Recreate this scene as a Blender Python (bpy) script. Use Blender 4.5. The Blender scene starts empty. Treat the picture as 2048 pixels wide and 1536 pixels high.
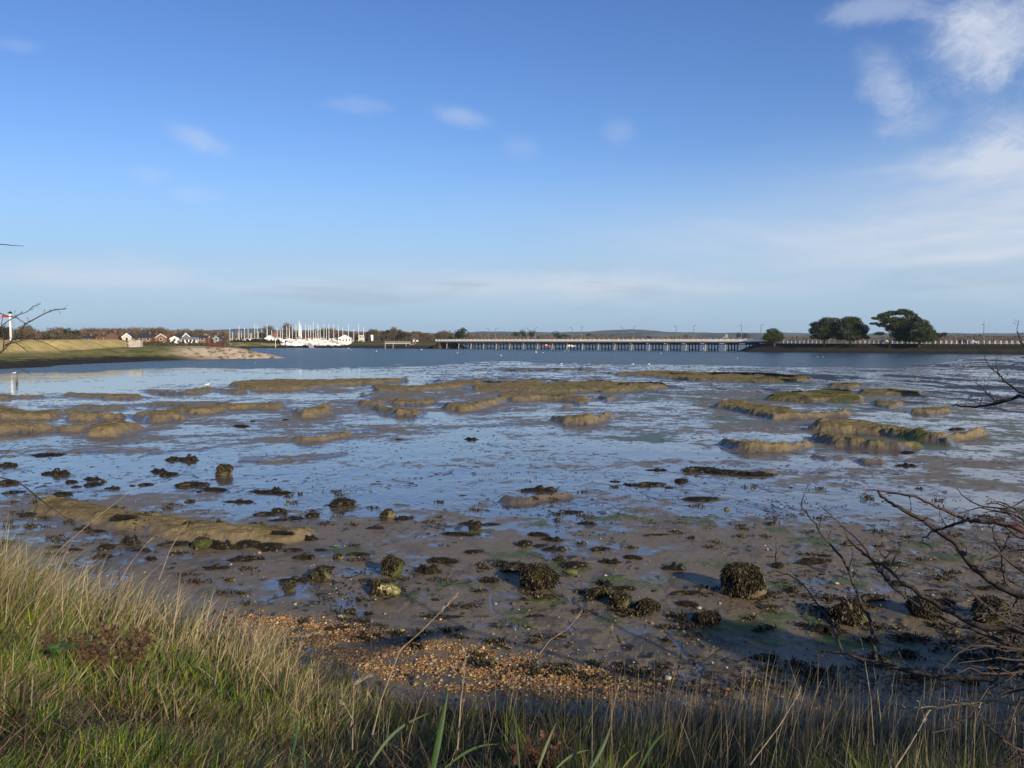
import bpy, bmesh, math, random
import numpy as np
from mathutils import Vector, Matrix
R = random.Random(7)
RN = np.random.default_rng(11)
SC = bpy.context.scene
COL = SC.collection
F = 1700.0; HOR = 681.0; CAMZ = 5.0
TH = math.atan((768 - HOR) / F)
CT, ST = math.cos(TH), math.sin(TH)

def ray(px, py):
    u = (px - 1024) / F; v = (768 - py) / F
    return u, CT + v * ST, -ST + v * CT
def P(px, py, z=0.0):
    """ground point of the place seen at this spot of the photograph, at height z"""
    u, dy, dz = ray(px, py)
    t = (z - CAMZ) / dz
    return Vector((u * t, dy * t, z))
def PD(px, py, y):
    u, dy, dz = ray(px, py)
    t = y / dy
    return Vector((u * t, y, CAMZ + dz * t))
def pxm(y):                      # metres per photograph pixel at depth y
    return y / F

# ---------------------------------------------------------------- noise
def _hash(ix, iy, seed):
    h = (ix.astype(np.int64) * 374761393 + iy.astype(np.int64) * 668265263 + seed * 974634777) & 0x7fffffff
    h = ((h ^ (h >> 13)) * 1274126177) & 0x7fffffff
    h = h ^ (h >> 16)
    return (h & 0xffff) / 65535.0
def vnoise(x, y, seed=0):
    ix = np.floor(x); iy = np.floor(y)
    fx = x - ix; fy = y - iy
    fx = fx * fx * fx * (fx * (fx * 6 - 15) + 10); fy = fy * fy * fy * (fy * (fy * 6 - 15) + 10)
    a = _hash(ix, iy, seed); b = _hash(ix + 1, iy, seed); c = _hash(ix, iy + 1, seed); d = _hash(ix + 1, iy + 1, seed)
    return (a + (b - a) * fx) * (1 - fy) + (c + (d - c) * fx) * fy
def fbm(x, y, seed=0, octv=4, gain=0.5):
    s = np.zeros_like(x, dtype=float); a = 1.0; t = 0.0
    for k in range(octv):
        ca, sa = math.cos(k * 1.1), math.sin(k * 1.1)
        s += a * vnoise(x * ca - y * sa + 31.7 * k, x * sa + y * ca - 17.3 * k, seed + k); t += a
        a *= gain; x = x * 2.03; y = y * 2.03
    return s / t                 # 0..1, mean .5
def sstep(a, b, x):
    t = np.clip((x - a) / (b - a), 0, 1)
    return t * t * (3 - 2 * t)

# ---------------------------------------------------------------- object helpers
def mesh_np(name, V, Fc, mat, col=None, smooth=False, attrs=None):
    """V (n,3), Fc (m,3|4) arrays -> mesh data"""
    V = np.asarray(V, dtype=np.float32); Fc = np.asarray(Fc, dtype=np.int32)
    me = bpy.data.meshes.new(name)
    me.vertices.add(len(V)); me.vertices.foreach_set('co', V.ravel())
    k = Fc.shape[1]
    me.loops.add(Fc.size); me.loops.foreach_set('vertex_index', Fc.ravel())
    me.polygons.add(len(Fc))
    me.polygons.foreach_set('loop_start', np.arange(0, Fc.size, k, dtype=np.int32))
    me.update(calc_edges=True)
    me.polygons.foreach_set('use_smooth', np.full(len(Fc), smooth))
    if col is not None:
        a = me.color_attributes.new('col', 'FLOAT_COLOR', 'POINT')
        c = np.ones((len(V), 4), dtype=np.float32); c[:, :3] = col
        a.data.foreach_set('color', c.ravel())
    if attrs:
        for n, arr in attrs.items():
            a = me.attributes.new(n, 'FLOAT', 'POINT'); a.data.foreach_set('value', np.asarray(arr, dtype=np.float32).ravel())
    if mat: me.materials.append(mat)
    me.validate()
    return me
def link(name, data, parent=None, loc=None, rz=0.0, scale=None):
    o = bpy.data.objects.new(name, data); COL.objects.link(o)
    if parent is not None: o.parent = parent
    if loc is not None: o.location = loc
    if rz: o.rotation_euler = (0, 0, rz)
    if scale is not None: o.scale = scale
    return o
def tag(o, label=None, cat=None, group=None, kind=None):
    if label: o['label'] = label
    if cat: o['category'] = cat
    if group: o['group'] = group
    if kind: o['kind'] = kind
    return o
def thing(name, label, cat, loc=(0, 0, 0), rz=0.0, group=None):
    return tag(link(name, None, None, loc, rz), label, cat, group)
def dup(o, parent=None):
    c = o.copy(); COL.objects.link(c)
    if parent is not None:
        c.parent = parent
    for ch in list(o.children): dup(ch, c)
    return c

class MB:
    """collects boxes, tubes and prisms as one mesh"""
    def __init__(s): s.v = []; s.f = []
    def quad(s, a, b, c, d):
        n = len(s.v); s.v += [tuple(a), tuple(b), tuple(c), tuple(d)]; s.f.append((n, n + 1, n + 2, n + 3))
    def poly(s, pts):
        n = len(s.v); s.v += [tuple(p) for p in pts]; s.f.append(tuple(range(n, n + len(pts))))
    def box(s, x0, x1, y0, y1, z0, z1, M=None):
        n = len(s.v)
        p = [(x0, y0, z0), (x1, y0, z0), (x1, y1, z0), (x0, y1, z0), (x0, y0, z1), (x1, y0, z1), (x1, y1, z1), (x0, y1, z1)]
        if M is not None: p = [tuple(M @ Vector(q)) for q in p]
        s.v += p
        for f in ((0, 3, 2, 1), (4, 5, 6, 7), (0, 1, 5, 4), (1, 2, 6, 5), (2, 3, 7, 6), (3, 0, 4, 7)): s.f.append(tuple(n + i for i in f))
    def tube(s, pts, radii, k=6, cap=True):
        pts = [Vector(p) for p in pts]
        if not hasattr(radii, '__len__'): radii = [radii] * len(pts)
        n0 = len(s.v); up = None
        for i, p in enumerate(pts):
            d = (pts[min(i + 1, len(pts) - 1)] - pts[max(i - 1, 0)])
            if d.length < 1e-9: d = Vector((0, 0, 1))
            d.normalize()
            if up is None: up = Vector((0, 0, 1)) if abs(d.z) < .9 else Vector((1, 0, 0))
            a = d.cross(up); a = a.normalized() if a.length > 1e-6 else Vector((1, 0, 0)); b = a.cross(d).normalized(); up = b
            for j in range(k):
                t = 2 * math.pi * j / k
                s.v.append(tuple(p + (a * math.cos(t) + b * math.sin(t)) * radii[i]))
        for i in range(len(pts) - 1):
            for j in range(k):
                j2 = (j + 1) % k
                s.f.append((n0 + i * k + j, n0 + i * k + j2, n0 + (i + 1) * k + j2, n0 + (i + 1) * k + j))
        if cap:
            s.f.append(tuple(n0 + j for j in range(k))); e = n0 + (len(pts) - 1) * k
            s.f.append(tuple(e + k - 1 - j for j in range(k)))
    def data(s, name, mat, smooth=False):
        me = bpy.data.meshes.new(name); me.from_pydata(s.v, [], s.f); me.update()
        if smooth: me.polygons.foreach_set('use_smooth', [True] * len(me.polygons))
        me.materials.append(mat)
        return me
    def build(s, name, mat, parent=None, loc=None, smooth=False, rz=0.0):
        return link(name, s.data(name, mat, smooth), parent, loc, rz)

# ---------------------------------------------------------------- materials
def newmat(name):
    m = bpy.data.materials.new(name); m.use_nodes = True
    nt = m.node_tree
    b = nt.nodes.get('Principled BSDF')
    return m, nt, b
def N(nt, typ, **kw):
    n = nt.nodes.new(typ)
    for k, v in kw.items(): setattr(n, k, v)
    return n
def setin(n, **kw):
    for k, v in kw.items(): n.inputs[k.replace('_', ' ')].default_value = v
def simple(name, c, rough=0.7, spec=0.4, var=0.25, scale=3.0, bump=0.0, metal=0.0, c2=None, trans=False):
    m, nt, b = newmat(name); L = nt.links.new
    g = N(nt, 'ShaderNodeNewGeometry'); t = N(nt, 'ShaderNodeTexCoord')
    no = N(nt, 'ShaderNodeTexNoise'); no.inputs['Scale'].default_value = scale; no.inputs['Detail'].default_value = 4
    L(t.outputs['Object'], no.inputs['Vector'])
    mx = N(nt, 'ShaderNodeMix', data_type='RGBA')
    if c2 is None: c2 = tuple(min(1, x * (1 + var)) for x in c); c1 = tuple(x * (1 - var) for x in c)
    else: c1 = c
    mx.inputs['A'].default_value = (*c1, 1); mx.inputs['B'].default_value = (*c2, 1)
    mr = N(nt, 'ShaderNodeMapRange'); mr.inputs['From Min'].default_value = .3; mr.inputs['From Max'].default_value = .7
    L(no.outputs['Fac'], mr.inputs['Value']); L(mr.outputs['Result'], mx.inputs['Factor']); L(mx.outputs['Result'], b.inputs['Base Color'])
    b.inputs['Roughness'].default_value = rough; b.inputs['Specular IOR Level'].default_value = spec; b.inputs['Metallic'].default_value = metal
    if bump:
        bp = N(nt, 'ShaderNodeBump'); bp.inputs['Strength'].default_value = bump; bp.inputs['Distance'].default_value = 0.03
        L(no.outputs['Fac'], bp.inputs['Height']); L(bp.outputs['Normal'], b.inputs['Normal'])
    return m
def colmat(name, rough=0.6, spec=0.3, trans=0.0, mul=1.0):
    """takes its colour from the mesh's own colour attribute"""
    m, nt, b = newmat(name); L = nt.links.new
    a = N(nt, 'ShaderNodeAttribute', attribute_name='col')
    L(a.outputs['Color'], b.inputs['Base Color'])
    b.inputs['Roughness'].default_value = rough; b.inputs['Specular IOR Level'].default_value = spec
    if trans:
        out = nt.nodes['Material Output']; tr = N(nt, 'ShaderNodeBsdfTranslucent'); mix = N(nt, 'ShaderNodeMixShader')
        mix.inputs[0].default_value = trans
        L(a.outputs['Color'], tr.inputs['Color']); L(b.outputs[0], mix.inputs[1]); L(tr.outputs[0], mix.inputs[2]); L(mix.outputs[0], out.inputs['Surface'])
    return m

M = dict(
    white=simple('white_paint', (.78, .78, .76), .5, .4, .06, 1),
    concrete=simple('pale_concrete', (.42, .39, .34), .85, .2, .2, 2, .3),
    bridge_white=simple('white_concrete', (.86, .85, .81), .8, .2, .08, 1.5),
    dark_concrete=simple('stained_concrete', (.10, .095, .085), .8, .2, .3, 1.2, .3),
    pale_pile=simple('bleached_concrete', (.38, .32, .24), .8, .2, .2, 1.5),
    asphalt=simple('asphalt', (.05, .05, .052), .85, .2, .2, 3),
    brick=simple('red_brick', (.21, .11, .075), .85, .2, .25, 3),
    render_=simple('cream_render', (.55, .5, .42), .85, .2, .1, 2),
    tile_brown=simple('brown_roof_tile', (.13, .075, .05), .85, .2, .3, 1.5),
    tile_dark=simple('dark_slate', (.04, .042, .05), .6, .3, .2, 2),
    tile_grey=simple('grey_roof', (.22, .24, .26), .6, .3, .15, 2),
    tile_red=simple('red_roof_tile', (.26, .11, .07), .85, .2, .25, 2),
    glass=simple('window_glass', (.02, .025, .03), .1, .6, .1, 2),
    rust=simple('rusty_steel', (.11, .045, .03), .85, .2, .4, 1.5, .4),
    metal=simple('grey_metal', (.16, .17, .18), .5, .4, .1, 3),
    bark=simple('bark', (.10, .08, .06), .9, .1, .35, 12, .6),
    twig=simple('hawthorn_bark', (.055, .045, .038), .75, .25, .4, 18, .6),
    twig_red=simple('reddish_bark', (.10, .055, .045), .6, .3, .35, 20, .5),
    twig_pale=simple('dry_twig', (.24, .19, .13), .8, .2, .3, 25, .3),
    black=simple('black_tar', (.018, .018, .018), .7, .3, .2, 2),
    red=simple('red_paint', (.55, .03, .02), .5, .4, .08, 2),
    yellow=simple('yellow_buoy', (.75, .55, .12), .4, .4, .1, 3),
    blue=simple('blue_paint', (.05, .12, .3), .4, .4, .1, 2),
    tire=simple('rubber', (.02, .02, .02), .8, .2, .1, 3),
    feather_white=simple('white_feather', (.75, .75, .74), .8, .2, .08, 9),
    feather_dark=simple('dark_feather', (.02, .02, .022), .7, .2, .2, 9),
    blade=colmat('grass_blade', .45, .4, .5),
    straw=colmat('straw', .55, .3, .35),
    leafcol=colmat('foliage', .65, .2, .15),
    weed=colmat('bladderwrack', .5, .28, 0),
    pebble=colmat('pebble', .6, .35, 0),
    barecrown=colmat('bare_twigs', .9, .05, 0),
)
# ================================================================ sky, sun, camera, air
SUN_H = Vector((0.52, -0.854, 0)).normalized(); SUN_EL = math.radians(19)
def build_world():
    w = bpy.data.worlds.new('World'); SC.world = w; w.use_nodes = True
    nt = w.node_tree; L = nt.links.new; nt.nodes.clear()
    out = N(nt, 'ShaderNodeOutputWorld'); bg = N(nt, 'ShaderNodeBackground'); bg.inputs['Strength'].default_value = 0.09
    sky = N(nt, 'ShaderNodeTexSky', sky_type='NISHITA'); sky.sun_disc = False
    sky.sun_elevation = SUN_EL; sky.sun_rotation = math.atan2(SUN_H.x, SUN_H.y)
    sky.air_density = 1.0; sky.dust_density = 0.25; sky.ozone_density = 2.4; sky.altitude = 0
    tc = N(nt, 'ShaderNodeTexCoord')
    sep = N(nt, 'ShaderNodeSeparateXYZ'); L(tc.outputs['Generated'], sep.inputs[0])
    def mth(op, a, b=None, c=None):
        n = N(nt, 'ShaderNodeMath', operation=op)
        for i, q in enumerate((a, b, c)):
            if q is None: continue
            if isinstance(q, (int, float)): n.inputs[i].default_value = q
            else: L(q, n.inputs[i])
        return n.outputs[0]
    # compass bearing and elevation of the sky direction
    az = mth('ARCTAN2', sep.outputs['X'], sep.outputs['Y'])
    el = mth('ARCSINE', sep.outputs['Z'])
    # cloud sheet coordinates: direction divided by height, so streaks flatten to the horizon
    cmb = N(nt, 'ShaderNodeCombineXYZ'); L(mth('MULTIPLY', az, 1.0), cmb.inputs[0]); L(mth('MULTIPLY', el, 1.0), cmb.inputs[1])
    def noise(scale, detail, sx=1.0, sy=1.0, off=0.0, rough=.55, dist=0.0):
        mp = N(nt, 'ShaderNodeMapping'); mp.inputs['Scale'].default_value = (sx, sy, 1); mp.inputs['Location'].default_value = (off, off * .7, 0)
        L(cmb.outputs[0], mp.inputs[0])
        n = N(nt, 'ShaderNodeTexNoise'); n.inputs['Scale'].default_value = scale; n.inputs['Detail'].default_value = detail
        n.inputs['Roughness'].default_value = rough; n.inputs['Distortion'].default_value = dist
        L(mp.outputs[0], n.inputs['Vector']); return n.outputs['Fac']
    n1 = noise(7, 10, 1, 1.6, 3.1, .66, .6)
    n2 = noise(26, 10, 1, 1.5, 1.7, .7, .8)
    n3 = noise(3.0, 6, 1, 6.0, 5.2, .6, .4)
    nn = mth('ADD', mth('MULTIPLY', n1, .6), mth('MULTIPLY', n2, .4))
    total = None
    def blob(px, py, rx, ry, amp, soft=1.0, k=nn, veil=0.0, rot=0.0):
        nonlocal total
        u, dy, dz = ray(px, py); l = math.sqrt(u * u + dy * dy + dz * dz)
        a0 = math.atan2(u, dy); e0 = math.asin(dz / l)
        da = mth('SUBTRACT', az, a0); de = mth('SUBTRACT', el, e0)
        c_, s_ = math.cos(rot), math.sin(rot)
        ua = mth('ADD', mth('MULTIPLY', da, c_), mth('MULTIPLY', de, s_))
        va = mth('SUBTRACT', mth('MULTIPLY', de, c_), mth('MULTIPLY', da, s_))
        q = mth('ADD', mth('POWER', mth('ABSOLUTE', mth('DIVIDE', ua, rx / F)), 2.0), mth('POWER', mth('ABSOLUTE', mth('DIVIDE', va, ry / F)), 2.0))
        g = mth('POWER', 2.718, mth('MULTIPLY', q, -1.0))
        # noise eats into the blob
        v = mth('MULTIPLY', g, 1.6)
        v = mth('ADD', v, mth('MULTIPLY', mth('SUBTRACT', k, .5), 3.6))
        v = mth('SUBTRACT', v, .62)
        mr = N(nt, 'ShaderNodeMapRange', interpolation_type='SMOOTHSTEP'); L(v, mr.inputs['Value'])
        mr.inputs['From Min'].default_value = 0; mr.inputs['From Max'].default_value = .9 * soft; mr.inputs['To Max'].default_value = amp
        gg = mth('MULTIPLY', mr.outputs[0], mth('MINIMUM', mth('MULTIPLY', g, 4.0), 1.0))
        if veil: gg = mth('ADD', gg, mth('MULTIPLY', g, mth('MULTIPLY', mth('ADD', k, .3), veil)))
        total = gg if total is None else mth('ADD', total, gg)
    blob(1985, 75, 120, 105, .9, 2.0, veil=.08)
    blob(1930, 60, 45, 40, .3, 2.0)
    blob(1770, 165, 50, 85, .42, 2.0, rot=.5)
    blob(1800, 215, 60, 60, .25, 2.0, rot=.5)
    blob(1740, 20, 130, 30, .35, 1.4)
    blob(1830, 240, 90, 40, .22, 1.4)
    blob(2020, 290, 70, 60, .25, 1.4)
    blob(400, 280, 70, 30, .42, 2.0, rot=-.3)
    blob(715, 212, 90, 28, .40, 2.0)
    blob(920, 236, 72, 24, .40, 2.0, rot=-.15)
    blob(1238, 262, 48, 38, .18, 1.6)
    blob(1040, 295, 48, 32, .14, 1.6)
    blob(410, 392, 80, 24, .34, 2.0)
    blob(30, 90, 60, 16, .16, 1.6)
    blob(300, 350, 55, 18, .13, 1.6)
    # big thin veils on the right and over the horizon
    blob(2010, 400, 360, 120, .5, 1.9, k=n3, veil=.32)
    blob(1990, 250, 90, 110, .4, 2.0)
    blob(1950, 330, 160, 60, .35, 2.0)
    blob(1720, 480, 520, 90, .45, 2.0, k=n3, veil=.34)
    blob(900, 570, 800, 55, .45, 2.0, k=n3, veil=.22)
    blob(150, 560, 420, 50, .55, 2.0, k=n3)
    blob(1500, 590, 700, 45, .5, 2.0, k=n3)
    total_w = mth('MINIMUM', total, .85)
    # pale layer close to the horizon, broken by streaks
    hz = N(nt, 'ShaderNodeMapRange', interpolation_type='SMOOTHSTEP'); L(el, hz.inputs['Value'])
    hz.inputs['From Min'].default_value = 0.0; hz.inputs['From Max'].default_value = .24; hz.inputs['To Min'].default_value = .88; hz.inputs['To Max'].default_value = 0.0
    hzn = mth('MULTIPLY', hz.outputs[0], mth('ADD', mth('MULTIPLY', n3, .5), .75))
    mixh = N(nt, 'ShaderNodeMix', data_type='RGBA'); L(mth('MINIMUM', hzn, .92), mixh.inputs['Factor'])
    tint = N(nt, 'ShaderNodeMix', data_type='RGBA', blend_type='MULTIPLY'); tint.inputs['Factor'].default_value = 1
    tint.inputs['B'].default_value = (.76, .96, 1.34, 1)
    L(sky.outputs[0], tint.inputs['A'])
    deep = N(nt, 'ShaderNodeMapRange', interpolation_type='SMOOTHSTEP'); L(el, deep.inputs['Value']); deep.inputs['From Min'].default_value = .12; deep.inputs['From Max'].default_value = .50
    tcol = N(nt, 'ShaderNodeMix', data_type='RGBA'); L(deep.outputs[0], tcol.inputs['Factor']); tcol.inputs['A'].default_value = (.77, .96, 1.32, 1); tcol.inputs['B'].default_value = (.58, .80, 1.24, 1)
    L(tcol.outputs['Result'], tint.inputs['B'])
    L(tint.outputs['Result'], mixh.inputs['A']); mixh.inputs['B'].default_value = (3.5, 5.0, 6.7, 1)
    mixc = N(nt, 'ShaderNodeMix', data_type='RGBA'); L(total_w, mixc.inputs['Factor'])
    L(mixh.outputs['Result'], mixc.inputs['A']); mixc.inputs['B'].default_value = (6.4, 6.9, 7.9, 1)
    # grey undersides of the far cloud band
    n4 = noise(4.0, 5, 1, 9.0, 9.3, .6, .3)
    g1 = N(nt, 'ShaderNodeMapRange', interpolation_type='SMOOTHSTEP'); L(n4, g1.inputs['Value']); g1.inputs['From Min'].default_value = .5; g1.inputs['From Max'].default_value = .68
    g2 = N(nt, 'ShaderNodeMapRange', interpolation_type='SMOOTHSTEP'); L(el, g2.inputs['Value']); g2.inputs['From Min'].default_value = .02; g2.inputs['From Max'].default_value = .05
    g3 = N(nt, 'ShaderNodeMapRange', interpolation_type='SMOOTHSTEP'); L(el, g3.inputs['Value']); g3.inputs['From Min'].default_value = .10; g3.inputs['From Max'].default_value = .06
    gm = mth('MULTIPLY', mth('MULTIPLY', g1.outputs[0], g2.outputs[0]), mth('MULTIPLY', g3.outputs[0], .45))
    mixg = N(nt, 'ShaderNodeMix', data_type='RGBA'); L(gm, mixg.inputs['Factor'])
    L(mixc.outputs['Result'], mixg.inputs['A']); mixg.inputs['B'].default_value = (3.5, 4.3, 5.4, 1)
    L(mixg.outputs['Result'], bg.inputs['Color']); L(bg.outputs[0], out.inputs['Surface'])
build_world()

sl = bpy.data.lights.new('sun', 'SUN'); sl.energy = 5.0; sl.angle = math.radians(0.6); sl.color = (1.0, .84, .62)
so = bpy.data.objects.new('sun', sl); COL.objects.link(so)
sd = Vector((SUN_H.x * math.cos(SUN_EL), SUN_H.y * math.cos(SUN_EL), math.sin(SUN_EL)))
so.rotation_euler = sd.to_track_quat('Z', 'Y').to_euler(); so.location = (30, -30, 30)

cd = bpy.data.cameras.new('camera'); cd.sensor_width = 36; cd.lens = 36 * F / 2048; cd.clip_start = .05; cd.clip_end = 20000
co = bpy.data.objects.new('camera', cd); COL.objects.link(co); co.location = (0, 0, CAMZ); co.rotation_euler = (math.pi / 2 - TH, 0, 0)
SC.camera = co
SC.view_settings.view_transform = 'Standard'; SC.view_settings.look = 'None'; SC.view_settings.gamma = 1.0; SC.view_settings.exposure = 0.25
try: SC.view_settings.use_curve_mapping = False
except Exception: pass
SC.cycles.max_bounces = 6; SC.cycles.transparent_max_bounces = 6; SC.cycles.volume_bounces = 0

def build_haze(dens=6e-5):
    mb = MB(); mb.box(-8000, 8000, -300, 9600, -3, 130)
    m = bpy.data.materials.new('thin_air'); m.use_nodes = True; nt = m.node_tree; nt.nodes.clear()
    o = N(nt, 'ShaderNodeOutputMaterial'); v = N(nt, 'ShaderNodeVolumePrincipled')
    v.inputs['Density'].default_value = dens; v.inputs['Color'].default_value = (.6, .8, 1.0, 1); v.inputs['Anisotropy'].default_value = .0
    nt.links.new(v.outputs[0], o.inputs['Volume'])
    ob = mb.build('haze', m); tag(ob, 'thin pale air haze over the whole harbour', 'haze', None, 'stuff')
    return ob
build_haze()
# ================================================================ mud flat (near sheet), mounds, bank
# --- mud banks: height, front outline (foot) and back outline (top), both left to right
MOUNDS = [
 (.45, [(-60,846),(0,842),(50,840),(100,839),(112,834)], [(-60,800),(0,807),(40,812),(80,820),(112,828)]),
 (.50, [(-60,872),(0,868),(60,866),(110,862),(168,864),(182,873),(220,874),(250,868),(282,858)], [(-60,838),(0,838),(60,840),(120,840),(190,842),(240,848),(282,856)]),
 (.45, [(142,840),(180,843),(220,838),(262,835),(290,843),(330,844),(360,840),(372,828)], [(142,832),(170,826),(240,822),(290,819),(330,818),(372,822)]),
 (.30, [(110,823),(135,831),(162,827)], [(112,820),(130,816),(162,822)]),
 (.35, [(352,820),(385,828),(420,828),(449,823)], [(352,812),(390,810),(449,817)]),
 (.35, [(427,815),(460,819),(510,817),(560,820),(566,812)], [(430,811),(480,804),(540,803),(566,808)]),
 (.12, [(295,812),(360,813),(440,811)], [(310,803),(380,801),(440,803)]),
 (.25, [(-20,800),(28,797)], [(-20,792),(28,793)]),
 (.22, [(32,796),(60,797),(88,793)], [(34,792),(60,789),(88,791)]),
 (.25, [(130,791),(200,797),(260,799),(282,796)], [(130,788),(190,785),(250,785),(282,792)]),
 (.30, [(292,786),(360,789),(400,787),(426,782)], [(295,782),(360,781),(400,774),(424,776)]),
 (.16, [(150,815),(200,819),(247,820)], [(158,810),(200,809),(240,812)]),
 (.30, [(440,784),(470,788),(500,786)], [(444,779),(470,777),(498,779)]),
 (.38, [(458,772),(500,781),(560,782),(620,780),(640,776),(690,771),(740,769),(780,766),(817,763)], [(460,769),(500,761),(560,756),(630,757),(700,755),(760,757),(815,761)]),
 (.12, [(620,785),(680,786),(712,783)], [(640,779),(712,778)]),
 (.35, [(745,778),(752,786),(800,784),(850,782),(900,778),(960,772)], [(742,774),(760,771),(820,769),(900,762),(960,764)]),
 (.14, [(716,795),(800,806),(880,812),(960,812),(1010,806)], [(720,787),(850,780),(950,781),(1010,788)]),
 (.35, [(716,811),(745,815),(764,810)], [(718,804),(745,799),(765,802)]),
 (.38, [(745,820),(790,832),(830,833),(850,828)], [(745,816),(780,810),(820,814),(850,825)]),
 (.32, [(785,811),(820,812),(850,811),(864,808)], [(788,801),(820,799),(864,805)]),
 (.40, [(886,820),(920,824),(950,822),(975,814),(1010,804)], [(888,814),(930,805),(970,796),(1010,794)]),
 (.38, [(988,799),(1030,804),(1080,800),(1130,802),(1174,805)], [(998,791),(1060,786),(1120,787),(1174,798)]),
 (.22, [(1148,809),(1162,811),(1176,807)], [(1150,804),(1176,802)]),
 (.36, [(1015,785),(1100,788),(1180,784),(1240,785),(1290,780),(1332,776)], [(1030,774),(1100,764),(1200,759),(1260,762),(1332,772)]),
 (.32, [(942,783),(1000,786),(1050,783),(1080,776)], [(946,774),(1000,764),(1080,762)]),
 (.14, [(900,768),(1000,770),(1140,768)], [(910,761),(1000,757),(1140,760)]),
 (.30, [(1202,800),(1215,805),(1229,798)], [(1200,793),(1215,791),(1229,793)]),
 (.14, [(1118,818),(1128,819),(1140,817)], [(1120,814),(1138,814)]),
 (.52, [(1105,845),(1125,850),(1170,849),(1210,842),(1233,835)], [(1108,840),(1150,826),(1190,824),(1233,831)]),
 (.50, [(584,829),(610,835),(640,835),(658,828),(661,820)], [(586,824),(610,815),(630,807),(661,811)]),
 (.28, [(582,883),(600,886),(640,882),(670,876),(700,870)], [(584,878),(610,870),(650,867),(700,865)]),
 (.32, [(1232,752),(1290,754),(1340,757),(1400,762),(1500,765),(1560,767),(1622,762)], [(1235,750),(1290,741),(1350,740),(1420,743),(1540,745),(1622,757)]),
 (.20, [(1000,742),(1060,743),(1140,740),(1192,741)], [(1008,738),(1060,735),(1120,735),(1192,739)]),
 (.15, [(1155,729),(1200,730),(1207,728)], [(1155,727),(1207,726)]),
 (.36, [(1432,815),(1470,822),(1500,830),(1550,840),(1600,838),(1650,835),(1697,833)], [(1434,809),(1470,799),(1530,806),(1580,812),(1610,821),(1650,822),(1697,826)]),
 (.28, [(1538,800),(1600,806),(1650,804),(1722,806)], [(1542,790),(1640,778),(1700,781),(1724,795)]),
 (.26, [(1718,790),(1780,791),(1842,793)], [(1722,782),(1780,776),(1842,787)]),
 (.24, [(1748,812),(1780,818),(1802,812)], [(1748,803),(1780,800),(1802,804)]),
 (.26, [(1660,775),(1700,777),(1720,774)], [(1660,769),(1720,768)]),
 (.30, [(1823,828),(1860,831),(1900,826)], [(1838,821),(1880,812),(1902,817)]),
 (.48, [(1620,862),(1650,866),(1700,868),(1760,872),(1800,877),(1860,886),(1897,890),(1912,880),(1960,873),(1978,870)], [(1624,850),(1680,837),(1730,834),(1780,842),(1830,850),(1880,860),(1975,866)]),
 (.42, [(1620,880),(1680,893),(1740,898),(1800,901),(1834,897)], [(1632,876),(1660,867),(1720,869),(1780,881),(1834,893)]),
 (.40, [(1450,890),(1475,903),(1500,906),(1560,905),(1622,895)], [(1453,886),(1490,878),(1550,879),(1600,885),(1622,891)]),
 (.18, [(1620,915),(1650,920),(1682,917)], [(1622,912),(1650,909),(1682,914)]),
 (.18, [(1708,923),(1730,927),(1760,925)], [(1710,918),(1735,916),(1760,922)]),
 (.20, [(998,1005),(1020,1010),(1060,1008),(1082,1003),(1152,998)], [(1003,1000),(1040,993),(1070,998),(1110,990),(1152,995)]),
 (.26, [(60,1030),(200,1052),(330,1076),(430,1088),(560,1090),(625,1078)], [(80,1003),(150,1001),(230,1006),(300,1018),(400,1033),(480,1043),(560,1053),(625,1070)]),
 (.10, [(1455,950),(1500,951),(1550,949)], [(1460,941),(1500,938),(1550,941)]),
 (.05, [(330,905),(420,898),(480,888),(540,880),(700,862),(840,856),(1000,853),(1150,845)], [(330,902),(420,893),(480,884),(540,873),(700,857),(840,851),(1000,848),(1150,842)]),
 (.06, [(470,925),(540,926),(620,920),(700,912)], [(480,916),(560,908),(640,905),(700,904)]),
 (.05, [(140,905),(220,908),(320,900)], [(150,895),(240,893),(320,894)]),
]
# waterline of the rippled channel against the flat, left to right
EDGE = [(-500,752),(0,747),(150,742),(280,737),(420,735),(560,735),(700,735),(800,731),(900,727),(1024,723),(1150,726),(1240,728),(1400,730),(1500,732),(1600,733),(1700,734),(1800,734),(1860,728),(1920,718),(2000,711),(2100,709),(2500,706)]
ED_B = np.array([(x - 1024) / F for x, y in EDGE]); ED_D = np.array([P(x, y, 0).y for x, y in EDGE])
def edge_dist(b): return np.interp(b, ED_B, ED_D)
# shore toe (where the grass bank meets the beach)
TOE = [(-700,1130),(0,1165),(200,1190),(400,1235),(560,1285),(700,1340),(800,1375),(1000,1400),(1200,1425),(1500,1440),(2048,1470),(2900,1500)]
TW = [P(x, y, .25) for x, y in TOE]
TX = np.array([p.x for p in TW]); TY = np.array([p.y for p in TW])
def toe_y(x): return np.interp(x, TX, TY)
def bank_z(x, y):
    s = toe_y(x) - y
    z = np.interp(s, [-3, -1, 0, 2, 4, 6, 8, 9.5, 12, 40], [-1.2, -.35, .12, .60, 1.3, 2.15, 2.92, 3.25, 3.45, 3.6])
    z = z + (fbm(x * .5, y * .5, 51, 4) - .5) * .35 * sstep(0, 2, s)
    return z

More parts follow.
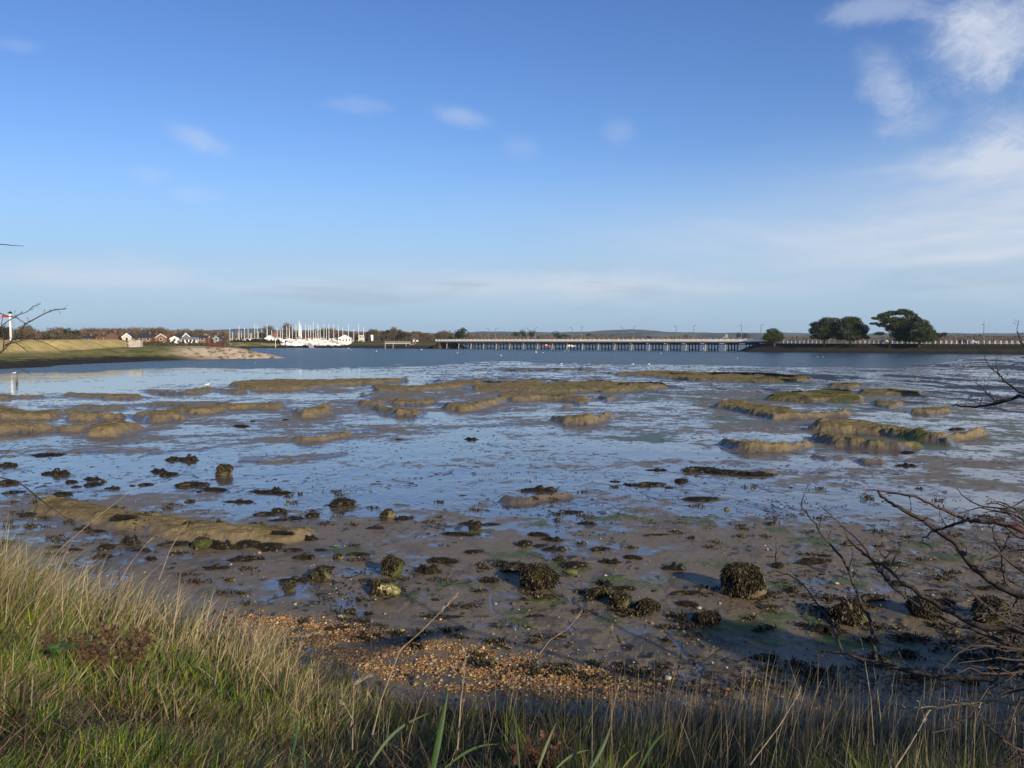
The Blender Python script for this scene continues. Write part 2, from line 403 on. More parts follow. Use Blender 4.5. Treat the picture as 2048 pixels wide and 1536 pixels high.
def blobs(x, y, lst):
    """soft patches given by photo position and size -> 0..1 field on the ground"""
    o = np.zeros_like(x)
    for (px, py, rx, ry) in lst:
        c = P(px, py, 0); a = abs(P(px + rx, py, 0).x - c.x); b = abs(P(px, py - ry, 0).y - c.y)
        q = ((x - c.x) / a) ** 2 + ((y - c.y) / b) ** 2
        o = np.maximum(o, np.exp(-q))
    return o
def poly_sd(x, y, poly):
    """signed distance, positive inside"""
    d = np.full(x.shape, 1e9); ins = np.zeros(x.shape, bool)
    n = len(poly)
    for i in range(n):
        ax, ay = poly[i]; bx, by = poly[(i + 1) % n]
        ex, ey = bx - ax, by - ay; wx, wy = x - ax, y - ay
        t = np.clip((wx * ex + wy * ey) / (ex * ex + ey * ey + 1e-9), 0, 1)
        d = np.minimum(d, (wx - ex * t) ** 2 + (wy - ey * t) ** 2)
        c = ((ay > y) != (by > y)) & (x < (bx - ax) * (y - ay) / (by - ay + 1e-12) + ax)
        ins ^= c
    d = np.sqrt(d)
    return np.where(ins, d, -d)
MPOLY = []
for h, fr, bk in MOUNDS:
    fp = [P(a, b, 0) for a, b in fr]; fb = np.array([p.x / p.y for p in fp]); fy = np.array([p.y for p in fp]); x0, x1 = bk[0][0], bk[-1][0]; bp_ = []
    for a, b in bk:
        k = (a - x0) / max(1, x1 - x0); z = h * 1.12 * min(1, 4.5 * min(k, 1 - k)); p = P(a, b, z); br_ = p.x / p.y; ym = float(np.interp(br_, fb, fy)) + .35
        if p.y < ym: p = Vector((br_ * ym, ym, 0))
        bp_.append(p)
    pts = fp + bp_[::-1]
    MPOLY.append((h, [(p.x, p.y) for p in pts]))
def mud_fields(x, y):
    """height and surface fields of the tidal flat"""
    d = y; b = x / y
    sc = np.clip(d / 40.0, .25, 3)                       # larger features are what one sees far out
    wx = (fbm(x * .6, y * .45, 3, 3, .4) - .5); wy = (fbm(x * .6 + 9, y * .45 + 4, 5, 3, .4) - .5); apron = np.zeros_like(x)
    wf = (fbm(x * 3.2, y * 2.2, 13, 3) - .5)
    h = np.zeros_like(x); mound = np.zeros_like(x)
    for H, poly in MPOLY:
        H = H * 1.12
        px = [p[0] for p in poly]; py = [p[1] for p in poly]; m = 5.0
        cy = sum(py) / len(py); rough_a = .5 * min(1.2, cy / 40)
        sel = (x > min(px) - m) & (x < max(px) + m) & (y > min(py) - m * 1.5) & (y < max(py) + m * 1.5)
        if not sel.any(): continue
        xs, ys = x[sel], y[sel]
        sd = poly_sd(xs + wx[sel] * rough_a, ys + wy[sel] * rough_a * 1.6, poly) + wf[sel] * .10
        w = .16 + H * 1.0
        t = sstep(-.38 * w, .62 * w, sd)
        plateau = t ** .8 * (1 - .25 * np.exp(-np.clip(sd, 0, 9) / (.9 + w)))
        hh = H * plateau * (.78 + .5 * (fbm(xs * .9, ys * .6, 21, 4) - .5) + .22)
        # lumpy erosion on the steep edges
        er = (fbm(xs * 1.6 + ys * .6, ys * 3.0, 23, 5, .65) - .5)
        hh = hh + er * .8 * H * np.clip(t * 3, 0, 1) * np.exp(-np.clip(sd, 0, 9) / 1.1) + (fbm(xs * 3, ys * 3, 29, 3) - .5) * .06 * t * min(1, H * 4)
        apron[sel] = np.maximum(apron[sel], np.exp(-np.clip(-sd, 0, 9) / 1.6) * min(1, .45 + H * 1.6)); h[sel] = np.maximum(h[sel], hh); mound[sel] = np.maximum(mound[sel], t * min(1, H * 3.2))
    # low relief of the flat itself: gentle swells, ridges running away to the right
    sw = fbm(x * .11 + y * .05, y * .16 - x * .06, 31, 5) - .5
    fine = fbm(x * .9, y * .55, 33, 5, .6) - .5
    base = sw * .05 + fine * .022
    # beach rises to the toe of the bank
    s = toe_y(x) - y
    rise = np.interp(-s, [-2, 0, 1.2, 3, 6, 12], [.30, .17, .11, .05, .01, 0])
    base = base + rise + rise * (fbm(x * 1.4, y * 1.4, 37, 4) - .5) * .5
    ed = edge_dist(b)
    out = sstep(-6, 25, d - ed + (fbm(x * .12, y * .05, 41, 4) - .5) * 34)
    flatpool = blobs(x, y, [(250,762,480,26),(620,752,220,14),(-150,775,400,32),(400,748,400,10)])
    base = base * (1 - .85 * flatpool) - flatpool * .02
    z = base * (1 - out) + h - .55 * out * (h < .02)
    # dry = exposed brown mud (rough), film = standing water film
    n1 = fbm(x * .16 + 7, y * .23, 61, 5, .6); n2 = fbm(x * .9 + 3, y * 1.1, 63, 5, .62)
    n3 = fbm(x * 3.5, y * 3.5, 65, 4, .6)
    dens = np.interp(y, [9, 13, 16, 19, 24, 32, 45, 70, 120, 250], [1.2, .9, .46, .20, -.02, -.14, -.14, 0, .02, 0])
    dens = dens + .30 * blobs(x, y, [(800,965,90,10),(950,970,80,14),(860,1015,140,20),(1240,952,100,10),(1650,1130,250,30),(150,1080,260,40),(420,1120,200,45),(700,1090,170,30),(980,1110,200,25),
                                     (1330,1060,180,25),(1900,960,120,14),(1850,985,70,10),(1500,850,200,10),(1400,780,130,20),(1500,810,130,16),(540,855,60,5),(330,858,60,6),(120,885,90,8),(1560,960,80,6),(1850,1110,160,30),(250,1000,120,14)])
    dens = dens + .42 * apron * np.interp(y, [15, 25, 45], [.3, .6, 1.0])
    dens = dens - .5 * flatpool * (1 - apron) - .25 * blobs(x, y, [(700,900,300,25),(1000,900,300,50),(1250,900,200,40),(600,960,260,20),(1500,1010,200,30)])
    dry = sstep(.42, .72, (n1 - .5) * .9 + (n2 - .5) * .85 + (n3 - .5) * .6 + .5 + dens * .55)
    hole = sstep(.56, .64, fbm(x * .55, y * .22, 67, 4, .6)) * (mound < .75)
    dry = np.maximum(dry, np.clip(mound * 1.25, 0, 1) * (.86 + .14 * n3) * (1 - hole)); mound = mound * (1 - hole)
    fl = blobs(x, y, MARGINS) if MARGINS else 0
    alg = blobs(x, y, [(1400,1040,110,14),(1230,1035,90,10),(1080,1045,60,12),(1480,1255,150,26),(1560,1285,110,20),(1700,1290,150,26),(1600,1235,110,20),(1380,1272,60,14),(1050,1225,70,16),(1110,1205,60,12),
                       (1150,1135,120,16),(1250,1165,110,18),(1040,1110,90,14),(1640,1085,90,14),(1570,1060,70,10),(1850,1090,90,12),(1900,1115,120,12),(1030,1250,50,16),(930,1175,80,12),(700,1105,70,10),(800,1010,30,5),
                       (1700,1165,80,14),(1460,1130,100,16),(1560,1170,60,14),(1770,1130,100,14),(850,1195,70,8),(1840,1325,110,10),(1340,1130,60,9),(1200,1245,70,10),(960,1060,70,8)])
    alg2 = blobs(x, y, [(1500,800,120,10),(1650,820,180,14),(1800,800,200,20),(1950,850,170,40),(1700,790,150,12),(1900,900,160,14),(1620,800,60,7),(1300,790,160,16),(1350,880,120,8),(1250,870,160,10),(1560,770,160,12),(1850,870,160,16),(1480,840,120,8)])
    na = fbm(x * 2.6, y * 3.2, 71, 5, .65)
    algae = sstep(.55, .72, na * .6 + n3 * .4 + (alg - .5) * .50) * sstep(.05, .3, alg) * np.clip(.55 + .6 * n3 * 1.4, 0, 1)
    algae = np.maximum(algae, .75 * sstep(.55, .66, fbm(x * .45, y * .35, 75, 5, .65) + (alg2 - .6) * .22) * sstep(.1, .4, alg2))
    # dark weed lying flat over the far right flat
    dw = blobs(x, y, [(2048,735,220,18),(1980,760,140,20),(1840,755,180,12),(2100,790,160,30),(2200,730,200,16),(1560,752,220,7)])
    nd = fbm(x * .30, y * .10, 81, 5, .65)
    dark = sstep(.50, .60, nd + (dw - .62) * .35) * sstep(.1, .5, dw)
    dw2 = blobs(x, y, [(1900,800,300,30),(1250,745,500,9),(1150,760,300,10),(1500,775,300,14),(1700,770,300,14),(2100,830,200,40)])
    dark = np.maximum(dark, sstep(.60, .67, fbm(x * .42, y * .16, 83, 5, .68) + (dw2 - .7) * .12) * sstep(.1, .5, dw2))
    # small dark specks of weed and footprints everywhere
    sp = vnoise(x * 4.2, y * 2.6, 91) * vnoise(x * 9.1, y * 6.3, 93)
    spd = fbm(x * .5, y * .4, 95, 4, .65)
    speck = sstep(.60, .70, sp + (spd - .5) * .80 - .01) * (mound < .3) * (1 - flatpool)
    dry = dry * (1 - .0 * speck)
    # thin drainage rills wandering over the flat
    rn = np.abs(fbm(x * .42 + y * .1, y * .30, 99, 4, .55) - .5); rill = (1 - sstep(.004, .016, rn)) * (1 - np.clip(mound * 2, 0, 1)) * (1 - flatpool) * sstep(.4, .6, fbm(x * .2, y * .2, 101, 3))
    dry = dry * (1 - .9 * rill); z = z - rill * .02
    # patches of slightly lifted, weed-stained crust
    st = sstep(.50, .66, fbm(x * .9, y * .6, 103, 5, .68) * .7 + n3 * .3) * np.interp(y, [10, 14, 22, 40, 90], [.4, .55, .25, .05, .2]) * (1 - flatpool)
    dark = np.maximum(dark, st)
    z = z + algae * .012 + dark * .05 + speck * .012
    z = z + (fbm(x * 6, y * 6, 97, 3) - .5) * .012 * np.clip(dry, 0, 1)
    return z, dry, algae, np.clip(dark + speck * .8, 0, 1), mound, flatpool
MARGINS = []
def grid_faces(nr, nc):
    i = np.arange(nr - 1)[:, None] * nc + np.arange(nc - 1)[None, :]
    i = i.ravel()
    return np.stack([i, i + 1, i + nc + 1, i + nc], 1)
def mud_material():
    m, nt, b = newmat('tidal_mud'); L = nt.links.new
    def at(n): return N(nt, 'ShaderNodeAttribute', attribute_name=n).outputs['Fac']
    tc = N(nt, 'ShaderNodeTexCoord')
    no = N(nt, 'ShaderNodeTexNoise'); setin(no, Scale=2.2, Detail=6.0, Roughness=.65); L(tc.outputs['Object'], no.inputs['Vector'])
    nf = N(nt, 'ShaderNodeTexNoise'); setin(nf, Scale=14.0, Detail=5.0, Roughness=.65); L(tc.outputs['Object'], nf.inputs['Vector'])
    def mix(f, a, bb, typ='RGBA'):
        n = N(nt, 'ShaderNodeMix', data_type=typ)
        if hasattr(f, 'node'): L(f, n.inputs['Factor'])
        else: n.inputs['Factor'].default_value = f
        for s, q in (('A', a), ('B', bb)):
            ii = n.inputs[s] if typ == 'RGBA' else n.inputs[s]
            if hasattr(q, 'node'): L(q, ii)
            elif typ == 'RGBA': ii.default_value = (*q, 1)
            else: ii.default_value = q
        return n.outputs['Result']
    wetc = mix(no.outputs['Fac'], (.070, .057, .043), (.125, .102, .076))
    dryc = mix(no.outputs['Fac'], (.100, .078, .046), (.25, .198, .115))
    mudc = mix(no.outputs['Fac'], (.15, .118, .058), (.44, .35, .175))
    nb = N(nt, 'ShaderNodeTexNoise'); setin(nb, Scale=1.3, Detail=9.0, Roughness=.72); L(tc.outputs['Object'], nb.inputs['Vector'])
    rb = N(nt, 'ShaderNodeMapRange'); L(nb.outputs['Fac'], rb.inputs['Value']); rb.inputs['From Min'].default_value = .50; rb.inputs['From Max'].default_value = .60
    rb.inputs['To Max'].default_value = .6; mudc = mix(rb.outputs[0], mudc, (.055, .05, .020))
    dryc = mix(at('mound'), dryc, mudc)
    c = mix(at('dry'), wetc, dryc)
    alg = mix(nf.outputs['Fac'], (.025, .034, .008), (.15, .18, .028))
    c = mix(at('algae'), c, alg)
    c = mix(at('dark'), c, (.018, .016, .011))
    L(c, b.inputs['Base Color'])
    def mfl(f, a, bb):
        n = N(nt, 'ShaderNodeMapRange'); L(f, n.inputs['Value']); n.inputs['To Min'].default_value = a; n.inputs['To Max'].default_value = bb; return n.outputs[0]
    mx = N(nt, 'ShaderNodeMath', operation='MAXIMUM'); L(at('dry'), mx.inputs[0])
    m2 = N(nt, 'ShaderNodeMath', operation='MAXIMUM'); L(at('algae'), m2.inputs[0]); L(at('dark'), m2.inputs[1])
    L(m2.outputs[0], mx.inputs[1])
    r1 = N(nt, 'ShaderNodeMath', operation='MULTIPLY_ADD'); L(at('mound'), r1.inputs[0]); r1.inputs[1].default_value = .3; c1 = N(nt, 'ShaderNodeMath', operation='MULTIPLY_ADD'); L(at('calm'), c1.inputs[0]); c1.inputs[1].default_value = -.065; L(mfl(mx.outputs[0], .10, .50), c1.inputs[2]); L(c1.outputs[0], r1.inputs[2]); L(r1.outputs[0], b.inputs['Roughness'])
    s1 = N(nt, 'ShaderNodeMath', operation='MULTIPLY_ADD', use_clamp=True); L(at('mound'), s1.inputs[0]); s1.inputs[1].default_value = -.26; L(mfl(mx.outputs[0], .78, .24), s1.inputs[2]); L(s1.outputs[0], b.inputs['Specular IOR Level'])
    b.inputs['IOR'].default_value = 1.5
    bp = N(nt, 'ShaderNodeBump'); bp.inputs['Distance'].default_value = .02
    L(mfl(mx.outputs[0], .018, .9), bp.inputs['Strength']); L(nf.outputs['Fac'], bp.inputs['Height'])
    nl = N(nt, 'ShaderNodeTexNoise'); setin(nl, Scale=3.2, Detail=7.0, Roughness=.7); L(tc.outputs['Object'], nl.inputs['Vector'])
    b3 = N(nt, 'ShaderNodeBump'); b3.inputs['Distance'].default_value = .32; L(mfl(at('mound'), 0.0, 1.0), b3.inputs['Strength']); L(nl.outputs['Fac'], b3.inputs['Height']); L(bp.outputs['Normal'], b3.inputs['Normal'])
    L(b3.outputs['Normal'], b.inputs['Normal'])
    return m
def build_mud():
    rows = np.concatenate([np.arange(27, 85, .9), np.arange(85, 230, .75), np.arange(230, 500, 1.1), np.arange(500, 1150, 1.7)])
    NR = len(rows)
    d = (F * CAMZ / rows)[::-1]
    b = np.concatenate([np.linspace(-1.5, -.645, 50), np.linspace(-.64, .64, 1180), np.linspace(.645, 1.5, 50)]); NC = len(b)
    Y, Bg = np.meshgrid(d, b, indexing='ij'); X = Bg * Y
    z, dry, alg, dark, mound, calm = mud_fields(X, Y)
    V = np.stack([X, Y, z], -1).reshape(-1, 3)
    me = mesh_np('mud_flat', V, grid_faces(NR, NC), mud_material(), None, True, dict(dry=dry, algae=alg, dark=dark, mound=mound, calm=calm))
    tag(link('mud_flat', me), 'wet tidal mud flat with raised brown mud banks', None, None, 'structure')
build_mud()
def mud_z(x, y):
    z, *_ = mud_fields(np.array([[x]], float), np.array([[y]], float)); return float(z[0, 0])
def mud_zs(x, y):
    return mud_fields(np.asarray(x, float), np.asarray(y, float))

# --- water of the channel
def build_water():
    m, nt, b = newmat('harbour_water'); L = nt.links.new
    b.inputs['Base Color'].default_value = (.014, .032, .036, 1); b.inputs['Roughness'].default_value = .25; b.inputs['IOR'].default_value = 1.33
    tc = N(nt, 'ShaderNodeTexCoord')
    def no(scale, sx, sy, det, rot=.4):
        mp = N(nt, 'ShaderNodeMapping'); mp.inputs['Scale'].default_value = (sx, sy, 1); mp.inputs['Rotation'].default_value = (0, 0, rot); L(tc.outputs['Object'], mp.inputs[0])
        n = N(nt, 'ShaderNodeTexNoise'); setin(n, Scale=scale, Detail=det, Roughness=.6); L(mp.outputs[0], n.inputs['Vector']); return n.outputs['Fac']
    a = no(1.0, .8, 1.5, 4); c = no(.12, 1, 2.5, 3, .1)
    big = no(.018, 1, 3, 3, .05)
    bp = N(nt, 'ShaderNodeBump'); bp.inputs['Distance'].default_value = 1.7; L(a, bp.inputs['Height'])
    mr = N(nt, 'ShaderNodeMapRange'); L(big, mr.inputs['Value']); mr.inputs['From Min'].default_value = .35; mr.inputs['From Max'].default_value = .65; mr.inputs['To Min'].default_value = .35; mr.inputs['To Max'].default_value = .9
    L(mr.outputs[0], bp.inputs['Strength'])
    bp2 = N(nt, 'ShaderNodeBump'); bp2.inputs['Distance'].default_value = 3.0; bp2.inputs['Strength'].default_value = .4; L(c, bp2.inputs['Height']); L(bp.outputs[0], bp2.inputs['Normal'])
    L(bp2.outputs[0], b.inputs['Normal'])
    xs = np.linspace(-4000, 4000, 41); ys = np.concatenate([np.linspace(60, 1500, 60), [2500]])
    Y, X = np.meshgrid(ys, xs, indexing='ij')
    V = np.stack([X, Y, np.full_like(X, -.045)], -1).reshape(-1, 3)
    me = mesh_np('water', V, grid_faces(len(ys), len(xs)), m)
    tag(link('water', me), 'rippled blue water of the harbour channel', None, None, 'structure')
build_water()

# --- near grass bank terrain
def build_bank():
    m, nt, b = newmat('bank_soil'); L = nt.links.new
    tc = N(nt, 'ShaderNodeTexCoord'); n = N(nt, 'ShaderNodeTexNoise'); setin(n, Scale=1.7, Detail=8.0, Roughness=.7); L(tc.outputs['Object'], n.inputs['Vector'])
    cr = N(nt, 'ShaderNodeValToRGB'); L(n.outputs['Fac'], cr.inputs[0])
    cr.color_ramp.elements[0].position = .3; cr.color_ramp.elements[0].color = (.022, .020, .010, 1)
    cr.color_ramp.elements[1].position = .7; cr.color_ramp.elements[1].color = (.085, .070, .035, 1)
    L(cr.outputs[0], b.inputs['Base Color']); b.inputs['Roughness'].default_value = .95; b.inputs['Specular IOR Level'].default_value = .1
    bp = N(nt, 'ShaderNodeBump'); bp.inputs['Strength'].default_value = .8; bp.inputs['Distance'].default_value = .08; L(n.outputs['Fac'], bp.inputs['Height']); L(bp.outputs[0], b.inputs['Normal'])
    xs = np.linspace(-34, 34, 340); ys = np.linspace(-30, 22, 260)
    Y, X = np.meshgrid(ys, xs, indexing='ij')
    Z = bank_z(X, Y)
    V = np.stack([X, Y, Z], -1).reshape(-1, 3)
    me = mesh_np('grass_bank', V, grid_faces(len(ys), len(xs)), m, None, True)
    tag(link('grass_bank', me), 'earth bank above the beach', None, None, 'structure')
build_bank()
# ================================================================ land across the water
def _pw(px, row): # world at waterline row
    return P(px, row, 0)
# near-land (left) right-hand shoreline x as a function of y
XS_Y = [100, 150, 207, 222, 236, 244, 252, 270, 300, 420, 560, 575]
XS_X = [-93, -91, -91, -86, -76, -67, -69, -78, -92, -135, -184, -190]
# far shore distance as a function of bearing
FS_B = [(x - 1024) / F for x in (-600, 440, 464, 520, 600, 700, 770, 840, 875, 900, 1100, 1500, 1800, 2600)]
FS_D = [560, 560, 566, 575, 585, 575, 567, 560, 560, 930, 945, 960, 980, 1000]
def land_fields(x, y):
    b = x / y
    wob = (fbm(x * .05, y * .05, 201, 4) - .5)
    # left land
    xs = np.interp(y, XS_Y, XS_X)
    u = xs - x + wob * 7
    zA = np.interp(u, [-30, -4, 0, 8, 18, 21, 40, 200], [-3, -.5, 0, .75, 1.6, 2.3, 3.0, 3.6])
    ur = -91 - x + wob * 5
    ridge = np.interp(ur, [20, 22, 28, 38, 46], [0, .1, 2.25, 2.2, .6]) * (1 + wob * .08)
    endr = 1 - sstep(256, 270, y)
    zA = zA + ridge * endr * (fbm(x * .3, y * .3, 205, 3) * .08 + .94)
    spit = sstep(215, 235, y) * (1 - sstep(300, 345, y)) * (1 - sstep(13, 21, ur) * endr)
    zS = np.interp(u, [-30, -4, 0, 5, 14, 30, 60], [-3, -.5, 0, 1.1, 2.9, 3.15, 3.2])
    zA = zA * (1 - spit) + zS * spit
    low = sstep(300, 345, y)                      # marsh behind the spit
    zA = np.where(u > 0, zA * (1 - low) + np.minimum(zA, 2.4 + .6 * sstep(0, 120, u)) * low, zA)
    # far shore
    v = y - np.interp(b, FS_B, FS_D) + wob * 30
    steep = sstep(-.11, -.09, b) * 0
    zB = np.interp(v, [-60, 0, 12, 30, 44, 90, 400, 1200, 4000], [-3, 0, .9, 2.4, 3.7, 4.1, 4.6, 8, 14])
    east = sstep(-.105, -.085, b)
    zB2 = np.interp(v, [-60, 0, 40, 120, 700, 3500], [-3, 0, 1.0, 3.0, 5.0, 12])
    zB = zB * (1 - east) + zB2 * east
    z = np.maximum(np.where(y < 575, zA, -3), zB)
    z = z + (fbm(x * .25, y * .25, 211, 4) - .5) * .25 * (z > .3)
    # cover
    n = fbm(x * .16, y * .16, 221, 5, .6); n2 = fbm(x * .5, y * .5, 223, 4, .6)
    dark = (1 - sstep(.7, 1.3, z + (n2 - .5) * 1.2)) * (1 - spit)
    shing = spit * (1 - sstep(26, 45, u)) * sstep(-.415, -.375, b + wob * .03)
    shing = np.maximum(shing, sstep(.0, .3, b + .125) * east * sstep(0, 8, v) * (1 - sstep(50, 90, v)))
    dry = endr * sstep(19, 23, ur) * (y < 575)
    dry = np.maximum(dry, .6 * sstep(.5, .65, n) * (v > 0) * (v < 60))
    return z, dark, shing, dry
def build_land():
    NC = 760
    d = np.geomspace(105, 4300, 620); b = np.linspace(-.95, .95, NC)
    Y, Bg = np.meshgrid(d, b, indexing='ij'); X = Bg * Y
    z, dark, shing, dry = land_fields(X, Y)
    m, nt, bs = newmat('shore_land'); L = nt.links.new
    def at(n): return N(nt, 'ShaderNodeAttribute', attribute_name=n).outputs['Fac']
    tc = N(nt, 'ShaderNodeTexCoord')
    no = N(nt, 'ShaderNodeTexNoise'); setin(no, Scale=.28, Detail=7.0, Roughness=.7); L(tc.outputs['Object'], no.inputs['Vector'])
    mr = N(nt, 'ShaderNodeMapRange'); L(no.outputs['Fac'], mr.inputs['Value']); mr.inputs['From Min'].default_value = .35; mr.inputs['From Max'].default_value = .65
    def mix(f, a, q):
        n = N(nt, 'ShaderNodeMix', data_type='RGBA'); L(f, n.inputs['Factor'])
        for s, c in (('A', a), ('B', q)):
            if hasattr(c, 'node'): L(c, n.inputs[s])
            else: n.inputs[s].default_value = (*c, 1)
        return n.outputs['Result']
    g = mix(mr.outputs[0], (.075, .095, .024), (.24, .21, .075))
    dr = mix(mr.outputs[0], (.34, .27, .09), (.60, .47, .20))
    sh = mix(mr.outputs[0], (.40, .32, .20), (.66, .54, .37))
    dk = mix(mr.outputs[0], (.014, .012, .007), (.05, .038, .022))
    c = mix(at('dry'), g, dr); c = mix(at('shingle'), c, sh); c = mix(at('dark'), c, dk)
    L(c, bs.inputs['Base Color']); bs.inputs['Roughness'].default_value = .95; bs.inputs['Specular IOR Level'].default_value = .1
    bp = N(nt, 'ShaderNodeBump'); bp.inputs['Strength'].default_value = .7; bp.inputs['Distance'].default_value = .4; L(no.outputs['Fac'], bp.inputs['Height']); L(bp.outputs[0], bs.inputs['Normal'])
    # weed lines on the spit
    wl = fbm(X * .6, Y * .5, 231, 5, .68); dark = np.maximum(dark, shing * sstep(.55, .62, wl) * .8)
    V = np.stack([X, Y, z], -1).reshape(-1, 3)
    me = mesh_np('land', V, grid_faces(len(d), NC), m, None, True, dict(dark=dark, shingle=shing, dry=dry))
    tag(link('land', me), 'low farmland and marsh across the water', None, None, 'structure')
    # far hills
    NC = 500; d = np.linspace(4100, 9200, 90); b = np.linspace(-1.0, 1.0, NC)
    Y, Bg = np.meshgrid(d, b, indexing='ij'); X = Bg * Y
    px = Bg * F + 1024
    top = np.interp(px, [-400, 0, 300, 460, 520, 700, 900, 960, 1050, 1180, 1215, 1260, 1330, 1420, 1500, 1620, 1750, 1900, 2048, 2500],
                    [13, 13, 16, 22, 23, 18, 15, 18, 17, 17, 20, 21, 18, 16.5, 15.5, 15, 14, 14, 15, 14]) + (fbm(Bg * 26, Bg * 0 + 3, 241, 5, .55) - .5) * 4.0
    H = top / F * 6200 + CAMZ
    prof = np.exp(-((Y - 6200) / 1000) ** 2)
    front = (top - 4.5 + (fbm(Bg * 18, Bg * 0 + 8, 243, 4) - .5) * 5) / F * 4800 + CAMZ
    z = np.maximum(14 + (H - 14) * prof, 14 + (front - 14) * np.exp(-((Y - 4800) / 380) ** 2)) + (fbm(X * .004, Y * .004, 245, 4) - .5) * 6
    fld = fbm(X * .0022, Y * .0011, 251, 4, .7); wood = sstep(.5, .56, fbm(X * .0035, Y * .002, 253, 4, .6))
    m, nt, bs = newmat('downland'); L = nt.links.new
    a1 = N(nt, 'ShaderNodeAttribute', attribute_name='field'); a2 = N(nt, 'ShaderNodeAttribute', attribute_name='wood')
    cr = N(nt, 'ShaderNodeValToRGB'); L(a1.outputs['Fac'], cr.inputs[0]); cr.color_ramp.interpolation = 'CONSTANT'
    e = cr.color_ramp.elements; e[0].position = 0; e[0].color = (.07, .085, .035, 1); e[1].position = .46; e[1].color = (.12, .10, .065, 1)
    for p_, c_ in ((.52, (.08, .10, .04, 1)), (.58, (.16, .13, .09, 1))): q = e.new(p_); q.color = c_
    mx = N(nt, 'ShaderNodeMix', data_type='RGBA'); L(a2.outputs['Fac'], mx.inputs['Factor']); L(cr.outputs[0], mx.inputs['A']); mx.inputs['B'].default_value = (.045, .038, .028, 1)
    L(mx.outputs['Result'], bs.inputs['Base Color']); bs.inputs['Roughness'].default_value = 1; bs.inputs['Specular IOR Level'].default_value = 0
    V = np.stack([X, Y, z], -1).reshape(-1, 3)
    me = mesh_np('hills', V, grid_faces(len(d), NC), m, None, True, dict(field=fld, wood=wood))
    tag(link('hills', me), 'low downs along the horizon', None, None, 'structure')
build_land()
def land_z(x, y):
    return float(land_fields(np.array([[x]], float), np.array([[y]], float))[0][0, 0])

# ================================================================ bridge and its embankment
AX = Vector((112, 392, 0)); DX = Vector((.7415, -.6710, 0)).normalized(); NX = Vector((-DX.y, DX.x, 0))   # along (to the right, nearer) / across (away)
ROTB = math.atan2(DX.y, DX.x)
def BW(s, n, z=0): p = AX + DX * s + NX * n; return Vector((p.x, p.y, z))
def s_for_px(px, n):
    """distance along the axis where the line n metres across is seen at px"""
    b = (px - 1024) / F; p = AX + NX * n
    return (b * p.y - p.x) / (DX.x - b * DX.y)
def build_bridge():
    LEN = 212.0
    br = thing('road_bridge', 'long low white-railed concrete road bridge on rows of dark piles', 'bridge', BW(-LEN, 0, 0), ROTB)
    # local: x along, y across
    z0 = 4.6
    deck = MB(); deck.box(-4, LEN + 6, .1, 12.9, 4.15, z0); deck.build('deck', M['asphalt'], br)
    e = MB()
    for y0, y1 in ((-.25, .1), (12.9, 13.25)):
        e.box(-4, LEN + 4, y0, y1, 3.75, z0 - .1)
    e.build('edge_beam', M['dark_concrete'], br)
    for y in (-.1, 13.05):
        p = MB()
        p.box(-4, LEN + 5, y - .13, y + .17, z0 - .1, z0 + .28)
        p.box(-4, LEN + 5, y - .10, y + .10, z0 + .85, z0 + 1.02)
        p.box(-4, LEN + 5, y - .05, y + .05, z0 + .56, z0 + .66)
        k = -4.0
        while k < LEN + 4:
            p.box(k, k + .34, y - .16, y + .18, z0 + .28, z0 + 1.22)
            for q in range(1, 5):
                p.box(k + q * .62 - .16, k + q * .62 + .30, y - .06, y + .06, z0 + .28, z0 + .85)
            k += 3.1
        p.build('parapet', M['bridge_white'], br)
    cap0 = None; pile_me = None; rake_me = None
    for i in range(20):
        s = 6 + i * 10.6
        c = MB(); c.box(s - .45, s + .45, -.2, 13.2, 3.1, 4.15)
        if i in (4, 13, 15): pass
        cb = c.build('crosshead', M['dark_concrete'], br)
        if pile_me is None:
            t = MB(); t.tube([(0, 0, -2.2), (0, 0, .9), (0, 0, 3.1)], [.30, .30, .27], 8); pile_me = t.data('pile', M['dark_concrete'])
            t = MB(); t.tube([(0, 0, 3.1), (.0, -1.0, -2.2)], [.26, .26], 8); rake_me = t.data('pile', M['pale_pile'])
        for j, yy in enumerate((.5, 3.5, 6.5, 9.5, 12.5)):
            o = link('pile', rake_me if j == 0 else pile_me, cb, (s, yy, 0))
            if j == 0: o['label'] = 'bleached raking pile'
    bl = MB()
    for i in range(20):
        s = 6 + i * 10.6; bl.box(s - .3, s + .3, .95, 12.1, .25, .6)
    # cross bracing low down belongs to the crossheads
    bl.build('bracing', M['dark_concrete'], br)
    # abutment at the left end
    ab = MB(); ab.box(-6, -.5, -.6, 13.6, -1, 4.1); ab.build('abutment', simple('abutment_brick', (.075, .05, .04), .9, .1, .3, 1.5), br)
build_bridge()

